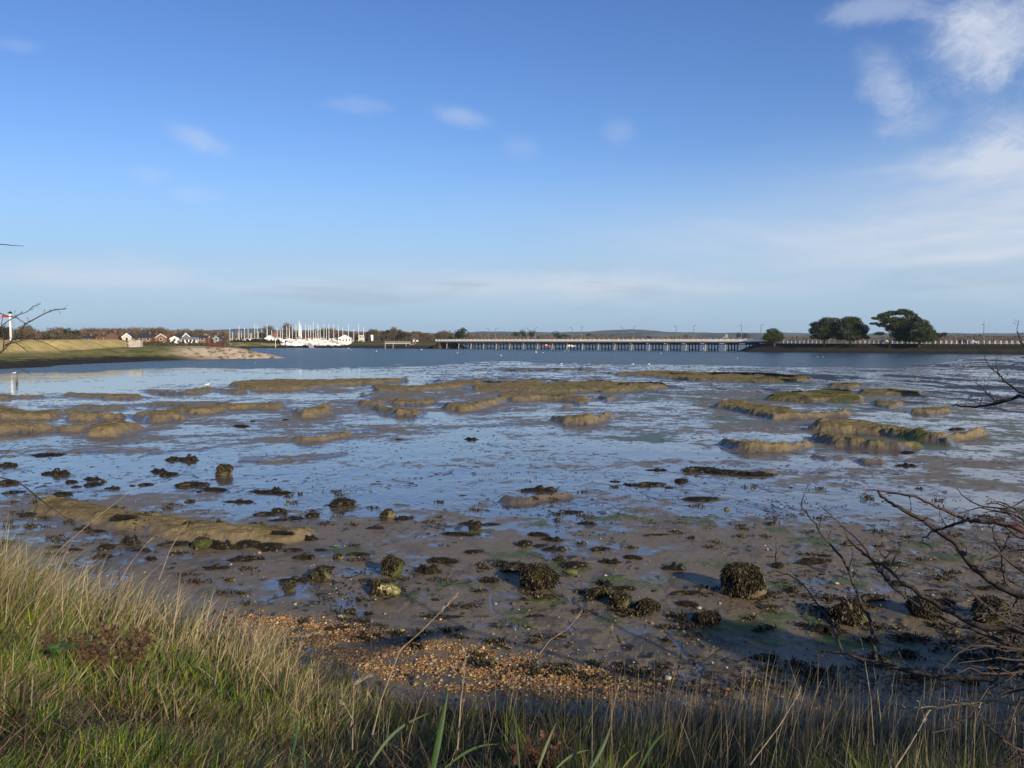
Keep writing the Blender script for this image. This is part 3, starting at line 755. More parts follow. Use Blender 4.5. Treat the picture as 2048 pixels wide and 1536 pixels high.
def build_embankment():
    s = np.concatenate([np.linspace(-12, 20, 24), np.linspace(22, 420, 300)])
    n = np.array([-60, -14, -10, -8.5, -6.6, -5.4, -3.5, -1.2, -.2, 0.6, 7, 14.5, 16, 24, 60], float)
    zz = np.array([-3, -1.0, -.10, .25, 1.15, 1.35, 2.2, 3.5, 3.62, 3.66, 3.7, 3.6, 3.2, -.4, -3], float)
    S, Nn = np.meshgrid(s, n, indexing='ij')
    # slope nose under the bridge end
    grow = np.clip((S + 12) / 14.0, 0, 1)
    Z = -3 + (zz[None, :] + 3) * np.clip(grow * 1.0, 0.02, 1) ** .6
    Z = Z + (fbm(S * .4, Nn * .5, 301, 4) - .5) * .3 * ((Nn < -1.5) & (Z > -.5))
    Nw = Nn + (fbm(S * .12, Nn * 0, 303, 4) - .5) * 2.4 * (Nn < -4)
    X = AX.x + DX.x * S + NX.x * Nw; Y = AX.y + DX.y * S + NX.y * Nw
    V = np.stack([X, Y, Z], -1).reshape(-1, 3)
    # two grassy ledges
    led = np.exp(-((Nn + 6.0) / .7) ** 2) * sstep(10, 40, S) * .35 + .3 * np.exp(-((Nn + .4) / .8) ** 2)
    m, nt, b = newmat('embankment_stone'); L = nt.links.new
    tc = N(nt, 'ShaderNodeTexCoord'); no = N(nt, 'ShaderNodeTexNoise'); setin(no, Scale=.5, Detail=7.0, Roughness=.7); L(tc.outputs['Object'], no.inputs['Vector'])
    mx = N(nt, 'ShaderNodeMix', data_type='RGBA'); L(no.outputs['Fac'], mx.inputs['Factor']); mx.inputs['A'].default_value = (.009, .008, .007, 1); mx.inputs['B'].default_value = (.034, .029, .021, 1)  # near-black tone puts the slope's shade into the colour
    at = N(nt, 'ShaderNodeAttribute', attribute_name='grass'); m2 = N(nt, 'ShaderNodeMix', data_type='RGBA')
    L(at.outputs['Fac'], m2.inputs['Factor']); L(mx.outputs['Result'], m2.inputs['A']); m2.inputs['B'].default_value = (.12, .11, .045, 1)
    L(m2.outputs['Result'], b.inputs['Base Color']); b.inputs['Roughness'].default_value = .9; b.inputs['Specular IOR Level'].default_value = .2
    me = mesh_np('road_embankment', V, grid_faces(len(s), len(n)), m, None, False, dict(grass=led))
    tag(link('embankment', me), 'shade-darkened stone causeway carrying the road', None, None, 'structure')
    # left approach: sloping bank at the abutment
    s = np.linspace(-300, -213, 60); n = np.array([-16, -11, -7, -3, -.5, 13.5, 17, 30], float)
    zz = np.array([-1.5, -.1, 1.3, 2.7, 4.2, 4.3, 3, -1.5])
    S, Nn = np.meshgrid(s, n, indexing='ij')
    k = np.clip((-213 - S) / 6, 0, 1) * .0 + 1
    Z = zz[None, :] * k + (fbm(S * .3, Nn * .3, 311, 3) - .5) * .3
    Nw = Nn + 0
    V = np.stack([AX.x + DX.x * S + NX.x * Nw, AX.y + DX.y * S + NX.y * Nw, Z], -1).reshape(-1, 3)
    me = mesh_np('approach', V, grid_faces(len(s), len(n)), m, None, False, dict(grass=np.exp(-((Nn + 3) / 3) ** 2) * .9))
    tag(link('approach_bank', me), 'road bank at the far end of the bridge', None, None, 'structure')
    r = MB(); r.box(0, 408, 2.5, 11.5, 3.76, 3.78)
    tag(r.build('road', M['asphalt'], None, BW(6.5, 0, 0), rz=ROTB), 'causeway road', None, None, 'structure')
    # white post and rail fence
    fe = thing('roadside_fence', 'white concrete post and rail fence along the causeway edge', 'fence', BW(4, -.1, 3.6), ROTB)
    pm = MB(); pm.box(-.13, .13, -.11, .11, 0, 1.28); pm.poly([(-.13, -.11, 1.28), (.13, -.11, 1.28), (0, 0, 1.4)]); pm.poly([(.13, .11, 1.28), (-.13, .11, 1.28), (0, 0, 1.4)]); pm.poly([(.13, -.11, 1.28), (.13, .11, 1.28), (0, 0, 1.4)]); pm.poly([(-.13, .11, 1.28), (-.13, -.11, 1.28), (0, 0, 1.4)])
    pd = pm.data('post', M['white'])
    for i in range(76): link('post', pd, fe, (3 + i * 1.95, 0, 0))
    for zr in (.55, .98):
        rr = MB(); rr.tube([(3, 0, zr), (3 + 75 * 1.95, 0, zr)], .035, 5); rr.build('rail', M['metal'], fe)
    fe2 = thing('roadside_fence', 'white concrete post and rail fence on the far side of the causeway road', 'fence', BW(4, 13.4, 3.55), ROTB)
    for i in range(76): link('post', pd, fe2, (3 + i * 1.95 + .6, 0, 0))
    rr = MB(); rr.tube([(3, 0, .9), (3 + 75 * 1.95, 0, .9)], .035, 5); rr.build('rail', M['metal'], fe2)
build_embankment()

# street lamps: (photo x, top row, arm side)
def build_lamps():
    me_p = MB(); me_p.tube([(0, 0, 0), (0, 0, 1.2), (0, 0, 7.5)], [.22, .17, .13], 6); me_p.tube([(0, 0, -.0), (0, 0, .25)], .2, 6); pole = me_p.data('pole', M['metal'])
    a = MB(); a.tube([(0, 0, 7.1), (0, .1, 7.5), (0, 1.1, 7.72)], [.09, .09, .08], 5); arm = a.data('arm', M['metal'])
    h = MB(); h.box(-.22, .22, .9, 2.1, 7.60, 7.88); h.box(-.10, .10, 1.1, 1.7, 7.56, 7.62); head = h.data('lamp_head', M['metal'])
    ant = MB(); ant.tube([(0, 0, 7.5), (0, 0, 9.6)], .07, 4); mast = ant.data('aerial', M['metal'])
    lst = [(978, 0, 'leftmost street lamp on the bridge, far from its neighbours', 0), (991, 1, 'street lamp just right of the leftmost one on the bridge', 0),
           (1056, 0, 'street lamp on the bridge left of the two dark pines', 0), (1070, 1, 'street lamp on the bridge behind the taller dark pine at mid-bridge', 0),
           (1144, 0, 'grey street lamp with arm to the left near the middle of the bridge', 0), (1162, 1, 'street lamp with tall thin aerial near the middle of the bridge', 1),
           (1245, 0, 'street lamp with left-pointing arm where the far hill is highest', 0), (1267, 1, 'street lamp with right-pointing arm where the far hill is highest', 0),
           (1352, 0, 'street lamp with left-pointing arm, next one right of the hill top pair', 0), (1387, 1, 'street lamp with right-pointing arm, left of the pale church tower', 0),
           (1482, 0, 'street lamp with left-pointing arm just right of the pale church tower', 1), (1521, 1, 'street lamp beside the small pine at the end of the bridge', 0),
           (1966, 0, 'street lamp on the causeway right of the big pines', 1)]
    for px, near, lab, an in lst:
        n = .45 if near else 12.6
        s = s_for_px(px, n)
        z = 4.6 if s < 4 else 3.65
        # the arm reaches over the road from both sides
        o = thing('street_lamp', lab, 'street lamp', BW(s, n, z), ROTB + (0 if near else math.pi), 'street lamps along the bridge and causeway')
        link('pole', pole, o); link('arm', arm, o); link('lamp_head', head, o)
        if an: link('aerial', mast, o)
build_lamps()

# ================================================================ buildings
def house(px0, px1, ptop, pbase, y, wall, roof, gable=False, label='', chim=True, wins=2, trim=None, depth=8, name='house', eave=.52, winmat='glass'):
    """facing the camera: px0..px1 wide, roof top at ptop and base at pbase"""
    a = PD(px0, pbase, y); b = PD(px1, pbase, y); t = PD(px0, ptop, y)
    w = b.x - a.x; Ht = t.z - a.z; he = Ht * eave
    ang = -math.atan2((a.x + b.x) / 2, y) * .5
    base = a.z - 1.2; o = thing(name, label, name.replace('_', ' '), ((a.x + b.x) / 2, y, base), ang)
    he += 1.2; Ht += 1.2
    m = MB(); hw = w / 2; dd = depth
    if gable:   # gable end towards the viewer
        m.box(-hw, hw, 0, dd, 0, he); m.poly([(-hw, 0, he), (hw, 0, he), (0, 0, Ht - .1)]); m.poly([(hw, dd, he), (-hw, dd, he), (0, dd, Ht - .1)])
    else:
        m.box(-hw, hw, 0, dd, 0, he); m.poly([(-hw, dd, he), (-hw, 0, he), (-hw, dd / 2, Ht - .1)]); m.poly([(hw, 0, he), (hw, dd, he), (hw, dd / 2, Ht - .1)])
    m.build('wall', wall, o)
    r = MB(); ov = .35; th = .22
    if gable:
        for s in (-1, 1):
            p = [(s * (hw + ov), -ov, he - ov * (Ht - he) / hw), (0, -ov, Ht), (0, dd + ov, Ht), (s * (hw + ov), dd + ov, he - ov * (Ht - he) / hw)]
            q = [(x, yy, z + th) for x, yy, z in p]
            r.poly(p if s > 0 else p[::-1]); r.poly(q[::-1] if s > 0 else q)
            for i in range(4): j = (i + 1) % 4; r.quad(p[i], p[j], q[j], q[i])
    else:
        hd = dd / 2; sl = (Ht - he) / hd
        for s in (-1, 1):
            ye = hd + s * (hd + ov)
            p = [(-hw - ov, ye, he - ov * sl), (hw + ov, ye, he - ov * sl), (hw + ov, hd, Ht), (-hw - ov, hd, Ht)]
            q = [(x, yy, z + th) for x, yy, z in p]
            r.poly(p); r.poly(q[::-1])
            for i in range(4): j = (i + 1) % 4; r.quad(p[i], p[j], q[j], q[i])
    ro = r.build('roof', roof, o)
    if chim:
        c = MB(); cx = hw * .55 if not gable else hw * .25
        c.box(cx - .4, cx + .4, dd * .5 - .35, dd * .5 + .35, Ht - 1.4, Ht + 1.0); c.box(cx - .25, cx - .05, dd * .5 - .1, dd * .5 + .1, Ht + 1.0, Ht + 1.3); c.build('chimney', M['brick'], ro)
    if trim:
        tb = MB()
        if gable:
            for s in (-1, 1):
                tb.poly([(s * (hw + ov), -ov - .03, he - ov * (Ht - he) / hw - .25), (0, -ov - .03, Ht - .35), (0, -ov - .03, Ht + .25), (s * (hw + ov), -ov - .03, he - ov * (Ht - he) / hw + .25)])
        tb.build('barge_board', trim, ro)
    for i in range(wins):
        wx = -hw + w * (i + .5) / wins; wn = MB(); wn.box(wx - .55, wx + .55, -.05, .0, he * .5, he * .5 + 1.15)
        wo = wn.build('window', M[winmat], o)
        f = MB()
        for (x0, x1, z0, z1) in ((wx - .65, wx + .65, he * .5 - .1, he * .5), (wx - .65, wx + .65, he * .5 + 1.15, he * .5 + 1.25), (wx - .65, wx - .55, he * .5, he * .5 + 1.15), (wx + .55, wx + .65, he * .5, he * .5 + 1.15)):
            f.box(x0, x1, -.09, -.002, z0, z1)
        f.build('frame', M['white'], wo)
    return o
W, BRK = M['white'], M['brick']
house(166, 182, 672, 682, 430, BRK, M['tile_dark'], False, 'dark blue-roofed house half hidden behind the left grass bank', True, 1)
house(181, 211, 668, 681, 445, BRK, M['tile_brown'], False, 'low brown-roofed row of houses above the left grass bank', True, 2)
house(213, 236, 664, 681, 440, M['tile_brown'], M['tile_brown'], True, 'house with big steep brown gabled roof above the left grass bank', True, 0)
house(245, 262, 667, 681, 435, M['render_'], M['tile_dark'], True, 'house with white-edged gable just above the end of the grass bank', False, 1, W)
house(276, 302, 668, 681, 430, BRK, M['tile_dark'], False, 'orange brick house with dark slate roof right of the concrete abutment', True, 2, None, 8, 'house', .45)
house(300, 314, 669, 681, 455, BRK, M['tile_dark'], False, 'narrow dark house squeezed right of the orange brick house', True, 0)
house(312, 332, 668, 682, 420, BRK, M['tile_red'], True, 'brick house with steep gable and pale barge boards', False, 1, M['render_'])
house(334, 353, 667.5, 681, 455, BRK, M['tile_brown'], False, 'tan-roofed house behind the small white gable', True, 1)
house(341, 357, 673, 682, 410, W, M['tile_dark'], True, 'small white gabled house in front of the tan roof', False, 1, W)
house(350, 372, 668, 681, 440, BRK, M['tile_dark'], False, 'large house with long dark slate roof above the white chalet', True, 2)
house(366, 379, 667, 680, 432, BRK, M['tile_dark'], True, 'brick gable with white edge at the end of the long dark roof', False, 1, W)
house(363, 392, 675, 683, 400, W, M['tile_grey'], False, 'low white chalet with pale grey roof', False, 4)
house(397, 411, 671, 681, 430, BRK, M['tile_dark'], False, 'dark red brick house left of the red gable', True, 1)
house(405, 418, 668, 681, 440, BRK, M['tile_red'], True, 'red gabled house left of the cream block', False, 1, W)
house(417, 427, 669.5, 680, 450, M['render_'], M['tile_brown'], False, 'small cream house behind the rusty wreck', False, 1)
house(427, 438, 669, 681, 445, M['tile_grey'], M['tile_dark'], True, 'dark grey gabled house right of the cream house', True, 1)
house(0, 5, 671, 682, 450, BRK, M['tile_red'], True, 'red brick house at the left edge beside the railway signal', False, 0)
house(530, 547, 671, 683, 560 + 60, W, M['white'], True, 'white gabled cottage among the boat masts', False, 2, W)
house(545, 556, 676, 683, 625, W, W, False, 'white lean-to beside the white gabled cottage', False, 1)
house(545, 556, 664, 674, 680, BRK, M['tile_red'], True, 'orange brick house behind the white cottage', True, 0)
house(602, 630, 675, 683, 640, M['render_'], M['tile_red'], False, 'long pale shed behind the beached yachts', False, 3)
house(635, 652, 673, 682, 700, BRK, M['tile_red'], False, 'red-roofed houses behind the right-hand masts', True, 2)
house(658, 669, 671, 682, 650, W, M['tile_dark'], False, 'dark-roofed boat shed left of the clubhouse', False, 1)
house(677, 702, 670, 683, 625, W, M['tile_grey'], True, 'clubhouse with wide white-edged gable and grey roof', False, 4, W, 12, 'clubhouse', .5)
house(718, 729, 666, 678, 690, M['render_'], M['tile_brown'], False, 'tall cream house right of the clubhouse', True, 2, None, 8, 'house', .7)
house(705, 718, 674, 681, 700, BRK, M['tile_red'], False, 'low red house left of the tall cream house', True, 1)
house(826, 836, 677, 683, 620, W, M['tile_grey'], False, 'small white building at the left end of the bridge', False, 1)

def small_things():
    # windmill
    y = 600; b = PD(738, 684, y); s = pxm(y)
    o = thing('tower_mill', 'black tower mill with white painted side by the water', 'windmill', (b.x, y, b.z - 1))
    m = MB(); m.tube([(0, 0, 0), (0, 0, 7)], [2.1, 1.35], 10); m.build('tower', M['black'], o)
    m = MB(); m.tube([(0, 0, 7), (0, 0, 7.7), (0, 0, 8.2)], [1.5, 1.0, .2], 10); m.build('cap', M['black'], o)
    m = MB(); m.box(1.2, 3.0, -.6, 1.0, 0, 6.0); m.build('white_wing', W, o)
    # railway signal
    y = 214; b = PD(22, 686, y); t = PD(22, 625, y); b.z = land_z(b.x, y)
    h = t.z - b.z
    o = thing('railway_signal', 'tall white railway signal post with red arm on the left bank', 'signal', (b.x, y, b.z))
    m = MB(); m.box(-.17, .17, -.17, .17, 0, h - .25); m.build('post', W, o)
    m = MB(); m.box(-.36, .36, -.36, .36, h - .25, h); m.poly([(-.36, -.36, h), (.36, -.36, h), (0, 0, h + .35)]); m.poly([(.36, -.36, h), (.36, .36, h), (0, 0, h + .35)]); m.poly([(.36, .36, h), (-.36, .36, h), (0, 0, h + .35)]); m.poly([(-.36, .36, h), (-.36, -.36, h), (0, 0, h + .35)]); m.build('cap', M['black'], o)
    m = MB(); m.box(-2.0, -.30, -.36, -.31, h - 1.25, h - .70); ar = m.build('arm', M['red'], o)
    m = MB(); m.box(-.72, -.55, -.375, -.362, h - 1.25, h - .70); m.build('stripe', M['black'], ar)
    m = MB()
    for xx in (.55, .85): m.tube([(xx, 0, 0), (xx, 0, h * .78)], .03, 4)
    for k in range(12): m.tube([(.55, 0, .3 + k * .35), (.85, 0, .3 + k * .35)], .02, 4)
    m.build('ladder', M['metal'], o)
    # dark ivy post just behind it
    b = PD(31, 684, 212); m = MB(); m.tube([(0, 0, 0), (0.05, 0, 1.0), (-.03, 0, 2.6)], [.28, .3, .18], 7)
    tag(m.build('post', M['black'], None, (b.x, 212, land_z(b.x, 212))), 'dark stump beside the foot of the railway signal', 'post')
    # concrete block with openings at the end of the bank
    y = 248; a = PD(257, 692, y); c = PD(281, 682.8, y); w = c.x - a.x; h = c.z - a.z + .7
    o = thing('bridge_abutment', 'square weathered concrete abutment at the end of the left grass bank', 'abutment', (a.x, y, a.z - .5))
    m = MB(); m.box(0, w * .42, 0, 1.5, 0, h); m.box(w * .62, w, 0, 1.5, 0, h); m.box(w * .42, w * .62, 0, 1.5, 0, h * .35); m.box(w * .42, w * .62, .4, 1.5, h * .35, h); m.build('wall', M['concrete'], o)
    m = MB(); m.box(-.1, w + .1, -.12, 1.6, h, h + .22); m.build('coping', M['concrete'], o)
    # rusty wreck on the spit
    y = 292; a = PD(415, 693, y); c = PD(443, 684.5, y); w = c.x - a.x; h = 1.75; a.z = land_z((a.x + c.x) / 2, y)
    o = thing('wrecked_barge', 'rust-brown wrecked barge hull lying on the shingle spit', 'wreck', (a.x, y, a.z - .2))
    m = MB()
    m.poly([(0, 0, 0), (w * .97, 0, 0), (w, -.2, h), (.15, -.2, h * .9)]); m.poly([(0, 3.4, 0), (.15, 3.6, h * .9), (w, 3.6, h), (w * .97, 3.4, 0)])
    m.quad((0, 0, 0), (.15, -.2, h * .9), (.15, 3.6, h * .9), (0, 3.4, 0)); m.quad((w * .97, 0, 0), (w * .97, 3.4, 0), (w, 3.6, h), (w, -.2, h)); m.quad((.1, -.1, h * .7), (w, -.1, h * .7), (w, 3.5, h * .7), (.1, 3.5, h * .7))
    for k in range(9): x = .2 + k * w / 9; m.box(x, x + .12, -.3, -.12, .1, h * (.95 + .12 * (k % 3)))
    m.build('hull', M['rust'], o)
    m = MB(); m.box(w * .55, w * .82, .8, 2.6, h * .7, h * 1.25); m.box(w * .12, w * .2, .8, 1.2, h * .7, h * 1.35); m.build('deck_house', M['rust'], o)
    for px, lab in ((417, 'pale post at the left end of the rusty wreck'), (561, None)):
        if lab: q = PD(px, 695, 297); mm = MB(); mm.tube([(0, 0, 0), (0.02, 0, 1.1)], [.11, .09], 6); tag(mm.build('post', M['pale_pile'], None, q), lab, 'post')
    # tall navigation post by the marina
    q = PD(551, 692, 560); mm = MB(); mm.tube([(0, 0, -1), (0, 0, 4.4)], [.16, .14], 6); mm.box(-.4, .4, -.1, .1, 3.6, 4.4)
    tag(mm.build('beacon_post', W, None, q), 'pale marker post standing in the shallows before the white cottage', 'post')
    # slipway
    o = thing('slipway', 'pale concrete slipway with white hut at its head running down to the water', 'slipway', PD(610, 687, 578))
    m = MB(); m.poly([(0, 6, .3), (2.5, 6, .3), (8.8, -8, -3.4), (5.0, -8, -3.4)]); m.poly([(0, 6, -.4), (5.0, -8, -4.0), (8.8, -8, -4.0), (2.5, 6, -.4)])
    m.quad((0, 6, .3), (5, -8, -3.4), (5, -8, -4), (0, 6, -.4)); m.quad((5, -8, -3.4), (8.8, -8, -3.4), (8.8, -8, -4), (5, -8, -4)); m.quad((8.8, -8, -3.4), (2.5, 6, .3), (2.5, 6, -.4), (8.8, -8, -4)); m.build('ramp', M['concrete'], o)
    m = MB(); m.box(-.3, 1.2, 5, 6.5, .1, 1.4); m.poly([(-.4, 4.9, 1.4), (1.3, 4.9, 1.4), (.45, 4.9, 2.0)]); m.build('hut', W, o)
    # landing stage
    y = 545; a = PD(770, 686.2, y); c = PD(820, 685.4, y); w = c.x - a.x
    o = thing('landing_stage', 'white-decked timber landing stage on piles left of the bridge', 'jetty', (a.x, y, a.z))
    m = MB(); m.box(0, w, 0, 2.2, -.25, 0); m.box(0, w, -.06, 0, .75, .87)
    for k in range(14): x = w * k / 13; m.box(x - .05, x + .05, -.06, 0, 0, .75)
    m.build('deck', W, o)
    for k, px in enumerate((770, 786, 812, 820, 826, 831)):
        q = PD(px, 690, y); mm = MB(); mm.tube([(q.x - a.x, .5, -4.2), (q.x - a.x, .5, .2 if k < 3 else 1.0)], .24, 6); mm.build('pile', M['pale_pile'], o)
    m = MB(); m.box(w * .98, w + 6, .3, 1.8, -.9, -.7); m.build('gangway', M['concrete'], o)
    # church tower on the skyline
    o = thing('church_tower', 'pale yellow square church tower on the skyline behind the bridge', 'church', (PD(1453, 672, 1900).x, 1900, 6))
    o.scale = (.55, .55, .72); m = MB(); m.box(-5, 5, 0, 9, 0, 18); m.build('tower', simple('yellow_stone', (.30, .26, .18), .9, .1, .1, .3), o)  # yellowish stone, the tower's own colour
    m = MB()
    for k in range(4): m.box(-5.1 + k * 2.9, -5.1 + k * 2.9 + 1.5, -.1, .8, 18, 19.5)
    m.build('battlement', simple('yellow_stone_top', (.28, .24, .17), .9, .1, .1, .3), o)
    m = MB(); m.box(-12, -5, 1, 8, 0, 7); m.poly([(-12, 1, 7), (-5, 1, 7), (-5, 4.5, 10), (-12, 4.5, 10)]); m.poly([(-12, 8, 7), (-12, 4.5, 10), (-5, 4.5, 10), (-5, 8, 7)]); m.poly([(-12, 8, 7), (-12, 1, 7), (-12, 4.5, 10)]); m.build('nave', M['concrete'], o)
small_things()

# ---------------------------------------------------------------- boats
def hull_data(L, B, D, mat, name='hull'):
    st = 9; m = MB(); rings = []
    for i in range(st):
        t = i / (st - 1); x = (t - .45) * L
        w = B / 2 * (math.sin(math.pi * min(1, (t * .62 + .38))) ** .7 if t < .999 else .02); w = max(w, .03)
        if t > .6: w *= (1 - ((t - .6) / .4) ** 2 * .97)
        if t < .15: w *= .8 + t / .15 * .2
        dz = D * (1 + .18 * (2 * t - 1) ** 2); kz = D * .28 * (abs(2 * t - 1) ** 3)
        rings.append([(x, -w, dz), (x, -w * .92, dz * .55), (x, -w * .5, kz + .1), (x, 0, kz), (x, w * .5, kz + .1), (x, w * .92, dz * .55), (x, w, dz)])
    n = len(m.v)
    for r in rings: m.v += r
    for i in range(st - 1):
        for j in range(6): m.f.append((n + i * 7 + j, n + i * 7 + j + 1, n + (i + 1) * 7 + j + 1, n + (i + 1) * 7 + j))
        m.f.append((n + i * 7 + 6, n + i * 7, n + (i + 1) * 7, n + (i + 1) * 7 + 6))
    m.f.append(tuple(n + j for j in range(7)))
    return m.data(name, mat)
def build_boats():
    hulls = {c: hull_data(8.4, 2.7, 1.5, M[c], 'hull') for c in ('white', 'blue', 'render_')}
    cab = MB(); cab.poly([(-2, -.9, 1.5), (1.6, -.7, 1.5), (1.0, -.6, 2.0), (-2, -.8, 2.1)]); cab.poly([(-2, .9, 1.5), (-2, .8, 2.1), (1.0, .6, 2.0), (1.6, .7, 1.5)]); cab.quad((-2, -.8, 2.1), (1.0, -.6, 2.0), (1.0, .6, 2.0), (-2, .8, 2.1)); cab.quad((1.0, -.6, 2.0), (1.6, -.7, 1.5), (1.6, .7, 1.5), (1, .6, 2.0)); cab.quad((-2, .9, 1.5), (-2, -.9, 1.5), (-2, -.8, 2.1), (-2, .8, 2.1)); cab = cab.data('cabin', W)
    mast = MB(); mast.tube([(0, 0, 0), (0, 0, 1.0)], [.085, .06], 6); mast = mast.data('mast', W)
    boom = MB(); boom.tube([(0, 0, 2.9), (-3.3, 0, 2.9)], .06, 5); boom.tube([(0, 0, 3.02), (-3.2, 0, 3.0)], .12, 6); boom = boom.data('boom', M['render_'])
    rig = MB(); rig.tube([(3.9, 0, 1.7), (0, 0, 9.2)], .014, 3); rig.tube([(-3.6, 0, 1.7), (0, 0, 9.4)], .014, 3); rig.tube([(0, -.8, 5.6), (0, .8, 5.6)], .03, 4); rig = rig.data('rigging', M['metal'])
    sail = MB(); sail.poly([(.2, 0, 2.9), (1.9, 0.05, 2.2), (.5, 0, 9.4), (.2, 0, 9.8)]); sail.poly([(.2, .12, 2.9), (.2, .12, 9.8), (.5, .12, 9.4), (1.9, .12, 2.2)]); sail = sail.data('sail', W)
    wrap = MB(); wrap.tube([(0, 0, 2.6), (0, 0, 6.5), (0, 0, 1.0 * 10.2)], [.42, .34, .1], 8); wrap = wrap.data('wrapped_sail', W)
    fin = MB(); fin.box(-.6, .6, -.1, .1, -.9, .15); fin = fin.data('keel', M['metal'])
    data = [(460,656),(465.4,664),(476.6,664),(478.6,652),(483,662),(489.3,655),(496.6,657),(500.5,666),(503.5,666),(509.8,648),(514.7,650),(517,662),(524,659),(534.5,648),(543.5,660),(554.7,656),(561,661),
            (565,656),(573.8,652),(579,652),(585,654),(592.3,649),(598.7,641.5),(602,647),(611.4,648),(617.2,650),(621.6,650),(626.8,643.5),(631.4,661),(634.9,648),(637.8,650),(641,656),(648,648),(653,657),(658,648),
            (667.7,648),(677,651),(685.7,654),(697,648),(707.7,658),(717.5,649),(727.4,654)]
    for i, (px, pt) in enumerate(data):
        y = 626 + (i * 37 % 30) if px < 560 else 594 + (i * 23 % 34)
        if px > 695: y = 596
        b = PD(px, 683.5, y); t = PD(px, pt, y)
        zg = land_z(b.x, y) + (.75 if px > 560 else -.3)
        hm = t.z - zg; k = hm / 10.0
        x = px
        if i in (22, 23): lab = 'yacht with tall white furled sails, %s of the two close together' % ('taller' if i == 22 else 'shorter')
        elif px > 695: lab = {697: 'white yacht on shore just right of the clubhouse gable', 707.7: 'white yacht on shore, second from the clubhouse', 717.5: 'white yacht on shore, last but one at the right end of the boat park', 727.4: 'rightmost white yacht in the boat park'}[px]
        elif i == 0: lab = 'leftmost yacht in the boat park with a tall bare mast'
        elif i == 3: lab = 'yacht with the tallest mast at the left end of the boat park'
        elif i == 27: lab = 'yacht with very tall white mast left of the dark round trees'
        else: lab = None
        o = thing('yacht', lab or 'laid-up yacht with thin white mast crowded among others in the boat park', 'yacht', (b.x, y, zg), R.choice([0.3, -.4, 1.2, 2.0, 2.8, 4.2]) if lab is None else (1.2 if px > 695 else .2), 'yachts laid up in the boat park')
        hu = link('hull', hulls[('render_' if i % 3 else 'blue') if px < 560 else ('white' if (i % 9 != 4 or lab) else 'blue')], o); link('keel', fin, hu); link('cabin', cab, o)
        ms = link('mast', mast, o); ms.scale = (2.3, 2.3, hm)
        link('boom', boom, o); link('rigging', rig, o).scale = (1, 1, hm / 9.8)
        if i in (22, 23): link('wrapped_sail', wrap, o).scale = (1.6, 1.6, hm / 10.4)
        elif i in (19, 13): link('wrapped_sail', wrap, o).scale = (.7, .7, hm / 10.6)
    # hulls without masts, along the crest of the grass
    mh = [(573, 600), (583, 596), (594, 590), (606, 592), (616, 590), (644, 596), (655, 592), (668, 590), (690, 592)]
    for i, (px, y) in enumerate(mh):
        b = PD(px, 683.5, y); o = thing('motor_boat', 'low white boat hull laid up on the grass crest', 'boat', (b.x, y, land_z(b.x, y) + .4), R.choice([0.1, .2, -.2, 3.0]), 'mastless boats on the grass crest')
        link('hull', hulls['white'], o); link('cabin', cab, o)
    # boats seen between the bridge piles
    for px, y, mat, lab in ((1092, 720, 'red', 'small red boat seen between the bridge piles'), (1141, 700, 'white', 'small white boat moored behind the bridge piles')):
        b = P(px, 681 + 8500 / y, 0); o = thing('motor_boat', lab, 'boat', (b.x, y, -.3), .1)
        hd = hull_data(6.8, 2.3, 1.2, M[mat], 'hull'); link('hull', hd, o); cc = link('cabin', cab, o); cc.scale = (.8, .9, .85)
    # tiny dinghies and floats
build_boats()
def build_floats():
    b0 = bmesh.new(); bmesh.ops.create_uvsphere(b0, u_segments=12, v_segments=8, radius=1.0)
    me = bpy.data.meshes.new('float'); b0.to_mesh(me); b0.free(); me.polygons.foreach_set('use_smooth', [True] * len(me.polygons))
    my = me.copy(); me.materials.append(W); my.materials.append(M['yellow'])
    ring = MB(); ring.tube([(0, 0, .9), (0, 0, 1.35)], .12, 6); ring = ring.data('mooring_eye', M['metal'])
    for px, py, r, yel, lab in ((1072, 705, 2.0, 1, 'largest pale yellow buoy on the channel'), (1002, 711.5, 1.7, 1, 'pale yellow buoy nearer the mud than the others'), (1086, 705.5, 1.0, 0, 'small white buoy just right of the largest yellow one'),
            (915, 706, 1.1, 0, 'white buoy off the left end of the bridge'), (843, 699.5, 1.2, 0, 'white buoy beside the landing stage'), (753, 702.5, 1.1, 0, 'white buoy off the mill'), (697, 697, 1.1, 0, 'white buoy below the clubhouse'), (702, 699, .7, 0, 'tiny white buoy below the clubhouse, right of a larger one'),
            (1130, 702.5, .8, 0, 'tiny white buoy close before the bridge piles'), (1137, 702, .8, 0, 'second tiny white buoy close before the bridge piles'), (1407, 697.5, 1.1, 0, 'white buoy under the right part of the bridge'), (1322, 706.5, 1.0, 0, 'white buoy before the middle right piles'),
            (1475, 716, .9, 0, 'tiny white float on the channel before the causeway end'), (1635, 714, .8, 0, 'left one of two tiny white floats before the pines'), (1646, 714, .8, 0, 'right one of two tiny white floats before the pines'), (511, 725, .7, 0, 'tiny white float off the tip of the shingle spit')):
        p = P(px, py, 0); rr = r * p.y / F
        o = thing('buoy', lab, 'buoy', (p.x, p.y, -.045 + rr * .45))
        f = link('float', my if yel else me, o); f.scale = (rr, rr, rr * .85); e = link('mooring_eye', ring, o); e.scale = (rr, rr, rr)
build_floats()
